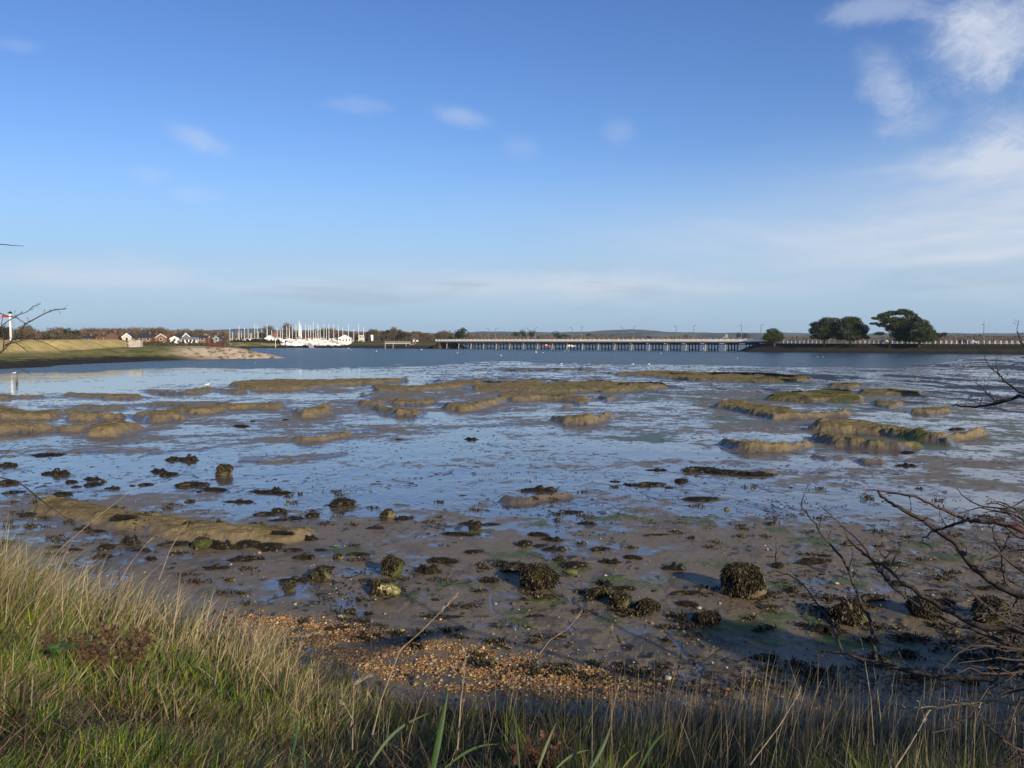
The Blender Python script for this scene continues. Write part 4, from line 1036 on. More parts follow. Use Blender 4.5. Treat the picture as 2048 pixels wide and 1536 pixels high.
def build_cars():
    def car(px, n, lab, paint, van=False, dirn=1):
        s = s_for_px(px, n); o = thing('parked_car' if not van else 'van', lab, 'van' if van else 'car', BW(s, n, 3.78), ROTB + (0 if dirn > 0 else math.pi))
        h1 = .95; h2 = 2.1 if van else 1.45
        prof = [(-2.2, .35), (2.15, .35), (2.2, .75), (1.3, h1), (.7, h2 - .05), (-1.5 if not van else -2.15, h2), (-2.2, h1)]
        b = MB(); n0 = 0
        b.poly([(x, -.85, z) for x, z in prof]); b.poly([(x, .85, z) for x, z in prof][::-1])
        for i in range(len(prof)):
            a, c = prof[i], prof[(i + 1) % len(prof)]; b.quad((a[0], .85, a[1]), (c[0], .85, c[1]), (c[0], -.85, c[1]), (a[0], -.85, a[1]))
        b.build('body', paint, o)
        g = MB(); g.poly([(-1.3, -.87, h1), (1.1, -.87, h1), (.65, -.87, h2 - .15), (-1.1, -.87, h2 - .12)]); g.poly([(-1.1, .87, h2 - .12), (.65, .87, h2 - .15), (1.1, .87, h1), (-1.3, .87, h1)]); g.build('window', M['glass'], o)
        for x in (-1.35, 1.35):
            for yy in (-.9, .7):
                w = MB(); w.tube([(x, yy, .33), (x, yy + .2, .33)], .33, 12); w.build('wheel', M['tire'], o)
    car(1768, 9.2, 'white car on the road seen left of the big leaning pine', W)
    car(1940, 9.2, 'white car on the road near the causeway street lamp', W)
    car(1927, 5.0, 'dark car on the road just left of the white one', simple('dark_car_paint', (.03, .035, .04), .3, .5, .05, 1))
build_cars()
# ================================================================ trees
def leaf_cloud(C, n, size, rng, flat=.0, up=.3):
    """n leaf-clump quads around centre points C -> verts, faces"""
    th = rng.uniform(0, 2 * np.pi, n); ph = np.arccos(rng.uniform(-1, 1, n))
    a = np.stack([np.cos(th) * np.sin(ph), np.sin(th) * np.sin(ph), np.cos(ph) * (1 - flat)], 1)
    r = rng.normal(size=(n, 3)); b = np.cross(a, r); b /= np.linalg.norm(b, axis=1)[:, None] + 1e-9
    a /= np.linalg.norm(a, axis=1)[:, None] + 1e-9
    s = size * rng.uniform(.5, 1.3, n)[:, None]
    v = np.stack([C - a * s * .5, C + b * s * .38, C + a * s * .6, C - b * s * .38], 1).reshape(-1, 3)
    f = np.arange(n * 4).reshape(n, 4)
    return v, f
def crown_from_puffs(puffs, n_per, size, rng, colA, colB, flat=.4, shell=.55):
    Vs, Cs = [], []
    for (cx, cy, cz, rx, ry, rz) in puffs:
        n = int(n_per * (rx * rz) ** .9) + 30
        d = rng.normal(size=(n, 3)); d /= np.linalg.norm(d, axis=1)[:, None]
        rad = shell + (1 - shell) * rng.uniform(0, 1, n) ** .7
        # needle clumps: gather points round sub-centres
        k = max(6, n // 22); sub = rng.normal(size=(k, 3)); sub /= np.linalg.norm(sub, axis=1)[:, None]
        pick = rng.integers(0, k, n)
        pt = sub[pick] * (shell + (1 - shell) * rng.uniform(.3, 1, k)[pick])[:, None] + d * .30
        pt2 = d * rad[:, None]
        m = rng.uniform(0, 1, n) < .72
        pt = np.where(m[:, None], pt, pt2)
        C = pt * np.array([rx, ry, rz]) + np.array([cx, cy, cz])
        Vs.append(C)
        tone = np.clip(rng.normal(.45, .22, k)[pick] + rng.normal(0, .12, n), 0, 1)
        Cs.append(np.array(colA)[None] * (1 - tone[:, None]) + np.array(colB)[None] * tone[:, None])
    C = np.concatenate(Vs); col = np.concatenate(Cs)
    v, f = leaf_cloud(C, len(C), size, rng, flat)
    return v, f, np.repeat(col, 4, axis=0)
def branch_mesh(paths, mat, name, k=6):
    m = MB()
    for pts, r in paths: m.tube(pts, r, k)
    return m.data(name, mat, True)

def pine(label, px_base, n_off, puffs_px, trunk_px, group=None, leaf=.36, dens=560, lean=0):
    """big pine standing on the causeway; puffs (px,py,r) or (px,py,rx,ry) traced from the photo"""
    s = s_for_px(px_base, n_off); base = BW(s, n_off, 3.0 if n_off < -1.5 else 3.5)
    y = base.y; k = pxm(y); rng = np.random.default_rng(int(px_base))
    o = thing('pine_tree', label, 'tree', base, 0, group)
    puffs = []
    for q in puffs_px:
        px, py = q[0], q[1]; rx = q[2] * k; rz = (q[3] if len(q) > 3 else q[2] * .82) * k
        c = PD(px, py, y); dy = rng.uniform(-.9, .9) * 2.6
        puffs.append((c.x - base.x, dy, c.z - base.z, rx, max(rx, 1.6) * .95, rz))
    v, f, col = crown_from_puffs(puffs, dens, leaf, rng, (.012, .022, .009), (.11, .135, .042), .45, .5)
    link('crown', mesh_np('crown', v, f, M['leafcol'], col), o)
    paths = []
    tp = []
    for (px, py) in trunk_px:
        c = PD(px, py, y); tp.append(Vector((c.x - base.x, 0, c.z - base.z)))
    tp[0].z = -.6
    n = len(tp); paths.append((tp, [.42 * (1 - .6 * i / (n - 1)) for i in range(n)]))
    for (cx, cy, cz, rx, ry, rz) in puffs:
        j = min(range(n), key=lambda i: (tp[i] - Vector((cx, cy, cz - 1.5))).length + (0 if tp[i].z < cz - .4 else 50))
        a = tp[j]; c = Vector((cx, cy, cz)); mid = a.lerp(c, .5) + Vector((0, 0, -.25))
        paths.append(([a, mid, c], [.16, .12, .05]))
        for q in range(4):
            e = c + Vector((R.uniform(-1, 1) * rx * .8, R.uniform(-1, 1) * ry * .8, R.uniform(-.3, .7) * rz)); paths.append(([mid.lerp(c, .5), e], [.06, .02]))
    link('trunk', branch_mesh(paths, M['bark'], 'trunk'), o)
    return o
pine('small round dark pine at the bridge end, leftmost of the causeway pines', 1546, -3.5, [(1538,673,12,8),(1552,671,13,9),(1544,664,12,7),(1560,677,8,5),(1530,677,7,6),(1545,678,15,6)], [(1549,688),(1548,680),(1546,670)], None, .34, 520)
pine('rounded dark pine with a layered left side, left one of the touching pair', 1648, -3.5, [(1650,643,15,8),(1637,650,13,7),(1668,643,11,7),(1630,661,9,7),(1645,657,18,9),(1664,655,15,9),(1626,674,7,4),(1640,669,16,7),(1662,670,15,7),(1671,664,10,8),(1650,676,10,4)], [(1648,690),(1649,680),(1650,668),(1650,650)], None, .36)
pine('rounded dark pine with a full right side, right one of the touching pair', 1701, -3.0, [(1694,640,12,7),(1706,640,12,7),(1684,650,10,8),(1701,653,17,9),(1718,648,10,8),(1726,658,9,8),(1715,663,15,9),(1690,665,15,8),(1727,670,10,6),(1705,674,18,6),(1733,675,6,3),(1684,675,10,5)], [(1700,691),(1701,682),(1702,668),(1702,648)], None, .36)
pine('largest pine leaning left with open layered branches and a dark bent trunk', 1781, -3.5, [(1750,637,8,3),(1762,632,9,5),(1752,647,8,2.5),(1765,650,9,4),(1776,629,10,5),(1790,626,11,5),(1805,624,13,6),(1817,628,10,7),(1788,640,14,6),(1808,642,17,8),(1775,642,9,5),(1826,636,8,8),(1800,655,14,6),(1820,655,14,9),(1757,667,11,3),(1806,668,14,7),(1822,672,13,8),(1798,678,8,5),(1790,655,14,8),(1796,667,12,9),(1783,650,10,5),(1770,640,13,6),(1800,645,16,8),(1812,650,15,9)], [(1779,690),(1780,680),(1783,670),(1777,662),(1772,654),(1788,646)], None, .36)
pine('pine sloping down to the right with feathery low branches, rightmost of the group', 1839, -3.2, [(1840,638,7,5),(1845,646,10,7),(1835,652,11,8),(1856,655,11,7),(1842,664,16,8),(1862,665,12,6),(1830,672,13,8),(1853,675,17,6),(1873,671,10,5),(1883,669,6,4),(1867,679,11,4),(1838,681,14,4)], [(1838,691),(1839,682),(1841,668),(1842,650)], None, .36)
pine('low dark pine trunk and foliage tucked between the two large right-hand pines', 1812, -2.0, [(1812,660,10,8),(1815,676,13,8),(1806,672,9,7)], [(1811,691),(1812,682),(1813,668)], None, .36)

# small bushes on the causeway
def bush_px(name, label, px, pbase, ptop, w, y, colA, colB, group=None, dens=60, leaf=.3, cat='bush'):
    b = PD(px, pbase, y); k = pxm(y); h = (pbase - ptop) * k; rng = np.random.default_rng(int(px * 3 + ptop))
    o = thing(name, label, cat, b, 0, group)
    puffs = [(rng.uniform(-.5, .5) * w * k * .8, rng.uniform(-.4, .4) * w * k * .5, h * rng.uniform(.35, .6), w * k * .32, w * k * .3, h * .42) for _ in range(5)]
    v, f, col = crown_from_puffs(puffs, dens, leaf, rng, colA, colB, .3, .4)
    link('crown', mesh_np('crown', v, f, M['leafcol'], col), o)
    m = MB()
    for i in range(4): m.tube([(0, 0, -.3), (R.uniform(-.3, .3) * w * k, R.uniform(-.3, .3), h * .5)], [.09, .03], 5)
    m.build('stem', M['bark'], o)
bush_px('bush', 'low dark mound of scrub under the small pine', 1556, 690, 679, 42, 388, (.02, .022, .012), (.05, .05, .025), None, 30, .3)
bush_px('bush', 'tawny rounded bush at the right foot of the big pines', 1874, 690, 681, 26, 352, (.16, .12, .045), (.30, .22, .08), None, 60, .3)

# ---- distant bare trees
def bare_tree_data(kind, rng):
    H = {'round': 11, 'tall': 13, 'wide': 10, 'poplar': 14}[kind]
    shape = {'round': (4.2, 3.9), 'tall': (3.6, 4.8), 'wide': (5.6, 3.4), 'poplar': (2.4, 5.6)}[kind]
    m = MB(); m.tube([(0, 0, -1), (0.05, 0, H * .25), (0.1, .1, H * .6)], [.32, .24, .1], 6)
    for i in range(16):
        a = rng.uniform(0, 6.28); z = H * rng.uniform(.22, .5); e = Vector((math.cos(a) * shape[0] * .8, math.sin(a) * shape[0] * .8, H - shape[1] + rng.uniform(-.4, .9) * shape[1]))
        s = Vector((0, 0, z)); m.tube([s, s.lerp(e, .5) + Vector((0, 0, .4)), e], [.11, .07, .02], 4)
    tr = m.data('trunk', simple('bare_trunk_' + kind, (.12, .095, .075), .95, .1, .3, 2))
    n = 1500
    d = rng.normal(size=(n, 3)); d /= np.linalg.norm(d, axis=1)[:, None]; r = rng.uniform(.25, 1, n) ** .5
    lump = .82 + .35 * np.sin(d[:, 0] * 5 + 1) * np.sin(d[:, 2] * 6 + d[:, 1] * 4)
    C = d * (r * lump)[:, None] * np.array([shape[0], shape[0], shape[1]]) + np.array([0, 0, H - shape[1]])
    # thin twig slivers pointing outwards
    dr = d + rng.normal(size=(n, 3)) * .45 + np.array([0, 0, .35]); dr /= np.linalg.norm(dr, axis=1)[:, None]
    q = np.cross(dr, rng.normal(size=(n, 3))); q /= np.linalg.norm(q, axis=1)[:, None]
    L_ = rng.uniform(.6, 1.5, n)[:, None]; wd = rng.uniform(.05, .13, n)[:, None]
    v = np.stack([C - q * wd, C + q * wd, C + dr * L_], 1).reshape(-1, 3)
    f = np.arange(n * 3).reshape(n, 3)
    return tr, v, f
COLS = [((.078, .060, .043), (.18, .138, .10)), ((.088, .062, .047), (.19, .14, .105)), ((.07, .06, .038), (.15, .125, .075)), ((.12, .09, .055), (.24, .18, .12))]
BARE = []
for kind in ('round', 'tall', 'wide', 'poplar'):
    rng = np.random.default_rng(len(kind) * 5 + 1)
    tr, v, f = bare_tree_data(kind, rng)
    for ci, (a, b) in enumerate(COLS):
        t = rng.uniform(0, 1, len(f)); col = np.repeat(np.array(a)[None] * (1 - t[:, None]) + np.array(b)[None] * t[:, None], 3, axis=0)
        BARE.append((kind, {'round': 11, 'tall': 13, 'wide': 10, 'poplar': 14}[kind], tr, mesh_np('crown', v, f, M['barecrown'], col)))
def ever_data(rng, H, rx, rz, low=False):
    puffs = [(rng.uniform(-.5, .5) * rx, rng.uniform(-.5, .5) * rx, H - rz + rng.uniform(-.5, .6) * rz, rx * .6, rx * .6, rz * .5) for _ in range(8)]
    v, f, col = crown_from_puffs(puffs, 22, .7, rng, (.016, .026, .012), (.055, .075, .03), .3, .4)
    m = MB(); m.tube([(0, 0, -1), (.1, 0, H * .4), (0, .1, H * .8)], [.35, .25, .1], 6)
    return H, m.data('trunk', M['bark']), mesh_np('crown', v, f, M['leafcol'], col)
rngE = np.random.default_rng(77)
EVER = [ever_data(rngE, 11, 4.4, 4.2), ever_data(rngE, 12, 3.6, 5.0), ever_data(rngE, 9, 5.0, 3.4)]
def put_tree(src, px, ptop, y, lab, cat_group, rot, wscale=1.0, name='bare_tree'):
    H, tr, cr = src
    x = (px - 1024) / F * y * 1.0; u, dy, dz = ray(px, ptop); top = CAMZ + dz * y / dy
    x = u * y / dy; zb = max(land_z(x, y), 2.2)
    k = max((top - zb) / H, .25)
    o = thing(name, lab, 'tree', (x, y, zb), rot, cat_group)
    o.scale = (k * wscale, k * wscale, k)
    link('trunk', tr, o); link('crown', cr, o)
    return o
# named ones that stand out
put_tree(BARE[0][1:], 558 - 21, 650, 690, 'round pinkish bare tree behind the white cottage', None, .4)
put_tree(BARE[5][1:], 575, 645, 700, 'tall round bare tree above the boat masts, left of the furled white sails', None, 1.4, 1.15)
put_tree(EVER[0], 638, 655, 680, 'dark round evergreen behind the right-hand masts, left of two', None, .5, 1.0, 'evergreen_tree')
put_tree(EVER[1], 649, 655, 690, 'dark round evergreen behind the right-hand masts, right of two', None, 2.5, 1.0, 'evergreen_tree')
put_tree(EVER[2], 523, 664, 650, 'olive evergreen left of the white cottage', None, 1.5, 1.2, 'evergreen_tree')
put_tree(EVER[0], 915, 658, 740, 'wide dark pine above the left part of the bridge, left of two', None, .5, .8, 'evergreen_tree')
put_tree(EVER[2], 926, 654.5, 730, 'tall dark pine above the left part of the bridge, right of two', None, 1.5, .75, 'evergreen_tree')
put_tree(EVER[1], 1047, 658, 1150, 'flat-topped dark pine above mid-bridge, left of two', None, .2, .9, 'evergreen_tree')
put_tree(EVER[0], 1063, 658, 1130, 'dark bushy pine above mid-bridge, right of two', None, 2.2, .95, 'evergreen_tree')
put_tree(EVER[2], 1033, 662.5, 1250, 'small dark evergreen left of the flat-topped pine above the bridge', None, .2, .8, 'evergreen_tree')
put_tree(EVER[1], 1115, 661, 1100, 'pointed dark evergreen above the right half of the bridge', None, .9, 1.2, 'evergreen_tree')
put_tree(EVER[2], 1129, 668, 1090, 'low wide evergreen beside the pointed one above the bridge', None, .9, 1.5, 'evergreen_tree')
put_tree(EVER[0], 1476, 663, 1700, 'small dark tree just right of the pale church tower', None, .9, 1.0, 'evergreen_tree')
put_tree(EVER[2], 1491, 666, 1600, 'low dark tree right of the church tower, beyond the lamp', None, .9, 1.3, 'evergreen_tree')
put_tree(BARE[0][1:], 1372, 668, 1400, 'round bare tree behind the bridge left of the church tower', None, .9, 1.0)
put_tree(EVER[0], 1296, 669.5, 1400, 'small dark round tree behind the bridge below the highest hill', None, .9, 1.0, 'evergreen_tree')
put_tree(EVER[2], 1178, 666, 1500, 'small dark tree on the skyline right of the lamp with aerial', None, .9, .8, 'evergreen_tree')
put_tree(EVER[2], 5, 650, 430, 'dark evergreen at the left edge behind the railway signal', None, .9, 1.0, 'evergreen_tree')
put_tree(EVER[1], 147, 655, 470, 'darkest evergreen in the wood behind the left bank', None, 1.9, 1.7, 'evergreen_tree')
put_tree(EVER[1], 804, 660, 620, 'dark fir between brown trees left of the bridge', None, 1.9, 1.5, 'evergreen_tree')
put_tree(BARE[5][1:], 788, 652.5, 600, 'tallest bare tree left of the bridge', None, 1.1, .9)
put_tree(BARE[2][1:], 745, 657, 620, 'bare tree just behind the tower mill', None, 1.1, 1.1)
# skyline trees whose tops follow the photo
sky_top = [(-80, 650), (0, 652), (25, 655), (50, 648), (75, 656), (100, 659), (118, 650), (135, 656), (155, 658), (180, 652), (205, 653), (225, 655), (250, 653), (275, 653), (300, 654), (320, 654), (345, 658), (370, 657), (385, 657), (405, 656), (425, 662),
           (445, 660), (465, 668), (490, 668), (510, 665), (600, 662), (625, 660), (660, 655), (672, 657), (690, 661), (710, 662), (735, 660), (748, 656), (765, 658), (775, 657), (785, 655), (800, 659), (815, 661), (830, 659), (845, 661), (862, 665), (875, 662), (890, 658), (905, 664), (935, 666), (955, 666), (990, 668),
           (1020, 668), (1080, 668), (1150, 669), (1200, 668), (1230, 670), (1300, 673), (1372, 669), (1420, 674), (1520, 674), (1600, 672), (1740, 674), (1895, 669), (1930, 668), (1955, 668), (1975, 670), (2000, 671), (2048, 670), (2200, 669)]
spx = [a for a, b in sky_top]; spy = [b for a, b in sky_top]
rr = random.Random(5)
def scatter(px0, px1, step, y0, y1, lo, hi, grp, lab, wsc=1.0, ever=.10, elab='dark evergreen standing among the bare trees'):
    px = px0
    while px < px1:
        top = float(np.interp(px, spx, spy)) + rr.uniform(lo, hi)
        y = rr.uniform(y0, y1)
        if rr.random() < ever: put_tree(rr.choice(EVER), px, top + 1.5, y, elab, grp[1], rr.uniform(0, 6), wsc, 'evergreen_tree')
        else:
            s = rr.choice(BARE[:12]); put_tree(s[1:], px, top, y, lab, grp[0], rr.uniform(0, 6), wsc * rr.uniform(.85, 1.2))
        px += step * rr.uniform(.7, 1.3)
g1 = ('bare trees behind the left bank and houses', 'evergreens behind the left bank and houses')
scatter(-120, 450, 9, 470, 560, 0, 4, g1, 'brown bare tree in the wood behind the left bank', 1.0, .10, 'dark evergreen in the wood behind the left bank')
scatter(-110, 270, 8, 452, 475, 9, 15, g1, 'brown bare tree in the wood behind the left bank', 1.0, .10, 'dark evergreen in the wood behind the left bank')
g2 = ('bare trees behind the boat park', 'evergreens behind the boat park')
scatter(440, 735, 8, 700, 790, 0, 4, g2, 'brown bare tree behind the boat park', 1.0, .14, 'dark evergreen behind the boat park')
g3 = ('bare trees left of the bridge', 'evergreens left of the bridge')
scatter(735, 905, 7.5, 640, 700, 0, 5, g3, 'brown bare tree in the wood left of the bridge', 1.05, .15, 'dark evergreen in the wood left of the bridge')
scatter(745, 870, 8, 610, 636, 9, 15, g3, 'brown bare tree in the wood left of the bridge', 1.05, .08, 'dark evergreen in the wood left of the bridge')

# far woodland: reads as one mass
def woodland(name, label, px0, px1, y0, y1, topf, n, leaf, seed, colA, colB):
    rng = np.random.default_rng(seed)
    px = rng.uniform(px0, px1, n); y = rng.uniform(y0, y1, n)
    u = (px - 1024) / F; x = u * y
    top = np.interp(px, spx, spy) + topf + (vnoise(px / 9.0, y / 60.0, seed) - .5) * 4.5
    zt = CAMZ + (HOR - top) / F * y
    zb = land_fields(x[None, :], y[None, :])[0][0]
    t = rng.uniform(0, 1, n) ** .6
    z = zb + (np.maximum(zt, zb + 2) - zb) * t
    C = np.stack([x, y, z], 1)
    v, f = leaf_cloud(C, n, leaf, rng, -.6)
    tone = np.clip(vnoise(px / 6.0, y / 40, seed + 1) * .8 + rng.normal(0, .15, n), 0, 1)
    cc = np.array(colA)[None] * (1 - tone[:, None]) + np.array(colB)[None] * tone[:, None]
    gr = (vnoise(px / 14.0, y / 80, seed + 2) > .78)[:, None]
    cc = np.where(gr, cc * np.array([.35, .6, .45]), cc)
    o = link(name, mesh_np(name, v, f, M['barecrown'], np.repeat(cc, 4, 0)))
    tag(o, label, 'woodland', None, 'stuff')
woodland('woodland', 'brown bare winter woodland along the far shore beyond the bridge', 900, 2300, 1500, 2600, 3.0, 42000, 3.0, 401, (.075, .052, .040), (.19, .14, .105))
woodland('woodland', 'second belt of winter woodland close behind the bridge', 870, 2300, 1010, 1300, 5.5, 24000, 1.6, 403, (.09, .062, .042), (.21, .15, .10))
woodland('scrub', 'tangle of brown scrub filling the wood behind the left bank', -200, 460, 440, 600, 9.0, 16000, 1.1, 405, (.07, .052, .034), (.17, .125, .08))
woodland('scrub', 'tangle of brown scrub behind the boat park and the mill', 440, 905, 690, 800, 6.0, 20000, 1.3, 407, (.07, .052, .036), (.17, .125, .085))
woodland('scrub', 'low dark scrub along the foot of the boat park', 466, 560, 585, 596, 3.0, 10, 1.0, 409, (.03, .03, .02), (.06, .055, .03))
def hedge(name, label, px0, px1, y, h, n, leaf, colA, colB, seed, thick=4):
    rng = np.random.default_rng(seed); px = rng.uniform(px0, px1, n); yy = y + rng.uniform(-thick / 2, thick / 2, n); x = (px - 1024) / F * yy
    zb = np.maximum(land_fields(x[None, :], yy[None, :])[0][0], .5); hh = h * (.55 + .9 * vnoise(px / 3.0, yy * 0 + 2, seed))
    C = np.stack([x, yy, zb + hh * rng.uniform(0, 1, n)], 1); v, f = leaf_cloud(C, n, leaf, rng)
    t = rng.uniform(0, 1, n)[:, None]; cc = np.array(colA)[None] * (1 - t) + np.array(colB)[None] * t
    tag(link(name, mesh_np(name, v, f, M['leafcol'], np.repeat(cc, 4, 0))), label, 'hedge' if name == 'hedge' else 'scrub')
hedge('hedge', 'dark scrubby hedge below the left-hand boat masts', 462, 560, 616, 1.9, 5000, .9, (.025, .022, .016), (.07, .058, .038), 421)
hedge('hedge', 'low dark green hedge along the crest below the beached yachts', 556, 735, 588, .9, 3000, .6, (.015, .025, .012), (.04, .055, .025), 422, 2)
hedge('hedge', 'reddish brown hedge below the tower mill', 735, 772, 590, 2.4, 1500, .8, (.10, .06, .04), (.20, .13, .09), 423)
hedge('hedge', 'brown hedge between the landing stage and the bridge', 772, 850, 575, 1.8, 1800, .8, (.07, .05, .03), (.16, .11, .07), 424)
for i, (a, b, y, h, lab) in enumerate(((283, 440, 392, 1.9, 'rough scrub line in front of the left houses'), (283, 350, 330, .8, 'olive marsh scrub right of the concrete abutment'), (350, 415, 345, .9, 'olive marsh scrub left of the rusty wreck'), (440, 500, 400, .9, 'dark scrub right of the rusty wreck'), (150, 283, 420, 2.0, 'dark garden hedge peeping over the left grass bank'))):
    hedge('scrub_line', lab, a, b, y, h, 3400, .6, (.045, .045, .02), (.13, .11, .05), 430 + i)
# ================================================================ boulders, weed clumps, shingle
def frond_cloud(base_pts, nrm, n, L0, W0, rng, droop=.6, hang=0.0):
    """n short forked weed fronds rooted on points"""
    pick = rng.integers(0, len(base_pts), n); p = base_pts[pick] + rng.normal(size=(n, 3)) * .012; nn = nrm[pick]
    d = nn * (1 - .55 * hang) + rng.normal(size=(n, 3)) * (.75 - .3 * hang); d[:, 2] += .15 - hang * 1.0; d /= np.linalg.norm(d, axis=1)[:, None]
    s = np.cross(d, rng.normal(size=(n, 3))); s /= np.linalg.norm(s, axis=1)[:, None] + 1e-9
    L = L0 * rng.uniform(.5, 1.3, n)[:, None]; Wd = W0 * rng.uniform(.6, 1.4, n)[:, None]
    g = np.array([0, 0, -1.0]) * droop
    a = p - s * Wd * .35; b = p + s * Wd * .35
    m1 = p + d * L * .5 - s * Wd * .5; m2 = p + d * L * .5 + s * Wd * .5
    e1 = p + d * L + g * L * .45 - s * Wd * .7; e2 = p + d * L + g * L * .45 + s * Wd * .7
    v = np.stack([a, b, m1, m2, e1, e2], 1).reshape(-1, 3)
    i = np.arange(n)[:, None] * 6
    f = np.concatenate([i + np.array([0, 1, 3, 2]), i + np.array([2, 3, 5, 4])], 0)
    return v, f
def ico(sub=3):
    b = bmesh.new(); bmesh.ops.create_icosphere(b, subdivisions=sub, radius=1.0)
    v = np.array([x.co[:] for x in b.verts]); f = np.array([[q.index for q in p.verts] for p in b.faces]); b.free(); return v, f
def n3(v, s, seed): # cheap 3-D noise out of three 2-D ones
    return (vnoise(v[:, 0] * s + 7, v[:, 1] * s + v[:, 2] * s * .7, seed) + vnoise(v[:, 1] * s + 3, v[:, 2] * s - v[:, 0] * s * .6, seed + 1) + vnoise(v[:, 2] * s + 11, v[:, 0] * s + v[:, 1] * s * .5, seed + 2)) / 3 - .5
WEED_A, WEED_B, WEED_C = np.array((.010, .008, .005)), np.array((.045, .036, .016)), np.array((.11, .088, .035))
def weed_cols(n, rng, k):
    t = rng.uniform(0, 1, n)[:, None]; c = WEED_A * (1 - t) + WEED_B * t
    hi = (rng.uniform(0, 1, n) < .13)[:, None]; c = np.where(hi, WEED_C, c)
    return np.repeat(c, k, 0)
def clump_data(seed, kind):
    rng = np.random.default_rng(seed); v, f = ico(3)
    ang = np.arctan2(v[:, 1], v[:, 0])
    lob = 1 + .30 * np.sin(ang * 2 + seed) + .16 * np.sin(ang * 3 + seed * 2.1) + .12 * np.sin(ang * 5 + seed)
    p = v.copy(); p[:, 0] *= .46 * lob; p[:, 1] *= .46 * lob
    z = np.clip(v[:, 2], -.3, 1)
    if kind == 'dome': p[:, 2] = np.sign(z) * np.abs(z) ** .8 * .8
    elif kind == 'flat': p[:, 2] = z * (.55 + .5 * (n3(v, 2.2, seed) + .3))
    else: p[:, 2] = z * (.5 + .6 * np.sin(v[:, 0] * 4 + seed) ** 2)
    p[:, 2] = np.maximum(p[:, 2], -.12); p += v * (n3(v, 3.5, seed + 9) * .42)[:, None]
    core_c = np.tile(WEED_A * 1.2, (len(p), 1))
    up = v[:, 2] > -.35
    fv, ff = frond_cloud(p[up], v[up], 1300, .095, .030, rng)
    # skirt lying on the mud
    a = rng.uniform(0, 6.28, 90); rad = rng.uniform(.36, .64, 90)
    sk = np.stack([np.cos(a) * rad, np.sin(a) * rad, np.full(90, .03)], 1); sv, sf = frond_cloud(sk, np.stack([np.cos(a), np.sin(a), a * 0 + .05], 1), 520, .10, .028, rng, .15)
    V = np.concatenate([p, fv, sv])
    return V, f, ff + len(p), sf + len(p) + len(fv), np.concatenate([core_c, weed_cols(1300, rng, 6), weed_cols(520, rng, 6)])
def mixed_mesh(name, V, tris, quads, mat, col):
    me = bpy.data.meshes.new(name); fs = [tuple(int(i) for i in t) for t in tris] + [tuple(int(i) for i in q) for q in quads]
    me.from_pydata([tuple(map(float, p)) for p in V], [], fs); me.update()
    a = me.color_attributes.new('col', 'FLOAT_COLOR', 'POINT'); c = np.ones((len(V), 4), dtype=np.float32); c[:, :3] = col; a.data.foreach_set('color', c.ravel())
    me.materials.append(mat); return me
CL = []
for i, k in enumerate(('dome', 'flat', 'ridge', 'dome', 'flat', 'ridge')):
    V, t, q1, q2, c = clump_data(100 + i * 7, k); CL.append(mixed_mesh('seaweed_clump', V, t, np.concatenate([q1, q2]), M['weed'], c))

def stone_mat(name, a, b, moss=None, mossamt=.5):
    m, nt, bs = newmat(name); L = nt.links.new
    tc = N(nt, 'ShaderNodeTexCoord'); no = N(nt, 'ShaderNodeTexNoise'); setin(no, Scale=5.0, Detail=8.0, Roughness=.7); L(tc.outputs['Object'], no.inputs['Vector'])
    mx = N(nt, 'ShaderNodeMix', data_type='RGBA'); L(no.outputs['Fac'], mx.inputs['Factor']); mx.inputs['A'].default_value = (*a, 1); mx.inputs['B'].default_value = (*b, 1); res = mx.outputs['Result']
    if moss:
        n2 = N(nt, 'ShaderNodeTexNoise'); setin(n2, Scale=2.5, Detail=6.0, Roughness=.65); L(tc.outputs['Object'], n2.inputs['Vector'])
        g = N(nt, 'ShaderNodeNewGeometry'); s = N(nt, 'ShaderNodeSeparateXYZ'); L(g.outputs['Normal'], s.inputs[0])
        ad = N(nt, 'ShaderNodeMath', operation='MULTIPLY_ADD'); L(s.outputs['Z'], ad.inputs[0]); ad.inputs[1].default_value = .22; L(n2.outputs['Fac'], ad.inputs[2])
        mr = N(nt, 'ShaderNodeMapRange'); L(ad.outputs[0], mr.inputs['Value']); mr.inputs['From Min'].default_value = .62 - mossamt * .3; mr.inputs['From Max'].default_value = .74 - mossamt * .3
        m3 = N(nt, 'ShaderNodeMix', data_type='RGBA'); L(mr.outputs[0], m3.inputs['Factor']); L(res, m3.inputs['A']); m3.inputs['B'].default_value = (*moss, 1); res = m3.outputs['Result']
    L(res, bs.inputs['Base Color']); bs.inputs['Roughness'].default_value = .75; bs.inputs['Specular IOR Level'].default_value = .3
    bp = N(nt, 'ShaderNodeBump'); bp.inputs['Strength'].default_value = .8; bp.inputs['Distance'].default_value = .03; L(no.outputs['Fac'], bp.inputs['Height']); L(bp.outputs[0], bs.inputs['Normal'])
    return m
ST_BROWN = stone_mat('barnacled_stone', (.09, .07, .045), (.28, .22, .14), (.05, .06, .02), .45)
ST_PALE = stone_mat('pale_limestone', (.30, .25, .15), (.62, .55, .36), (.10, .11, .03), .55)
ST_MOSS = stone_mat('mossy_stone', (.07, .065, .035), (.20, .17, .09), (.05, .066, .014), 1.0)
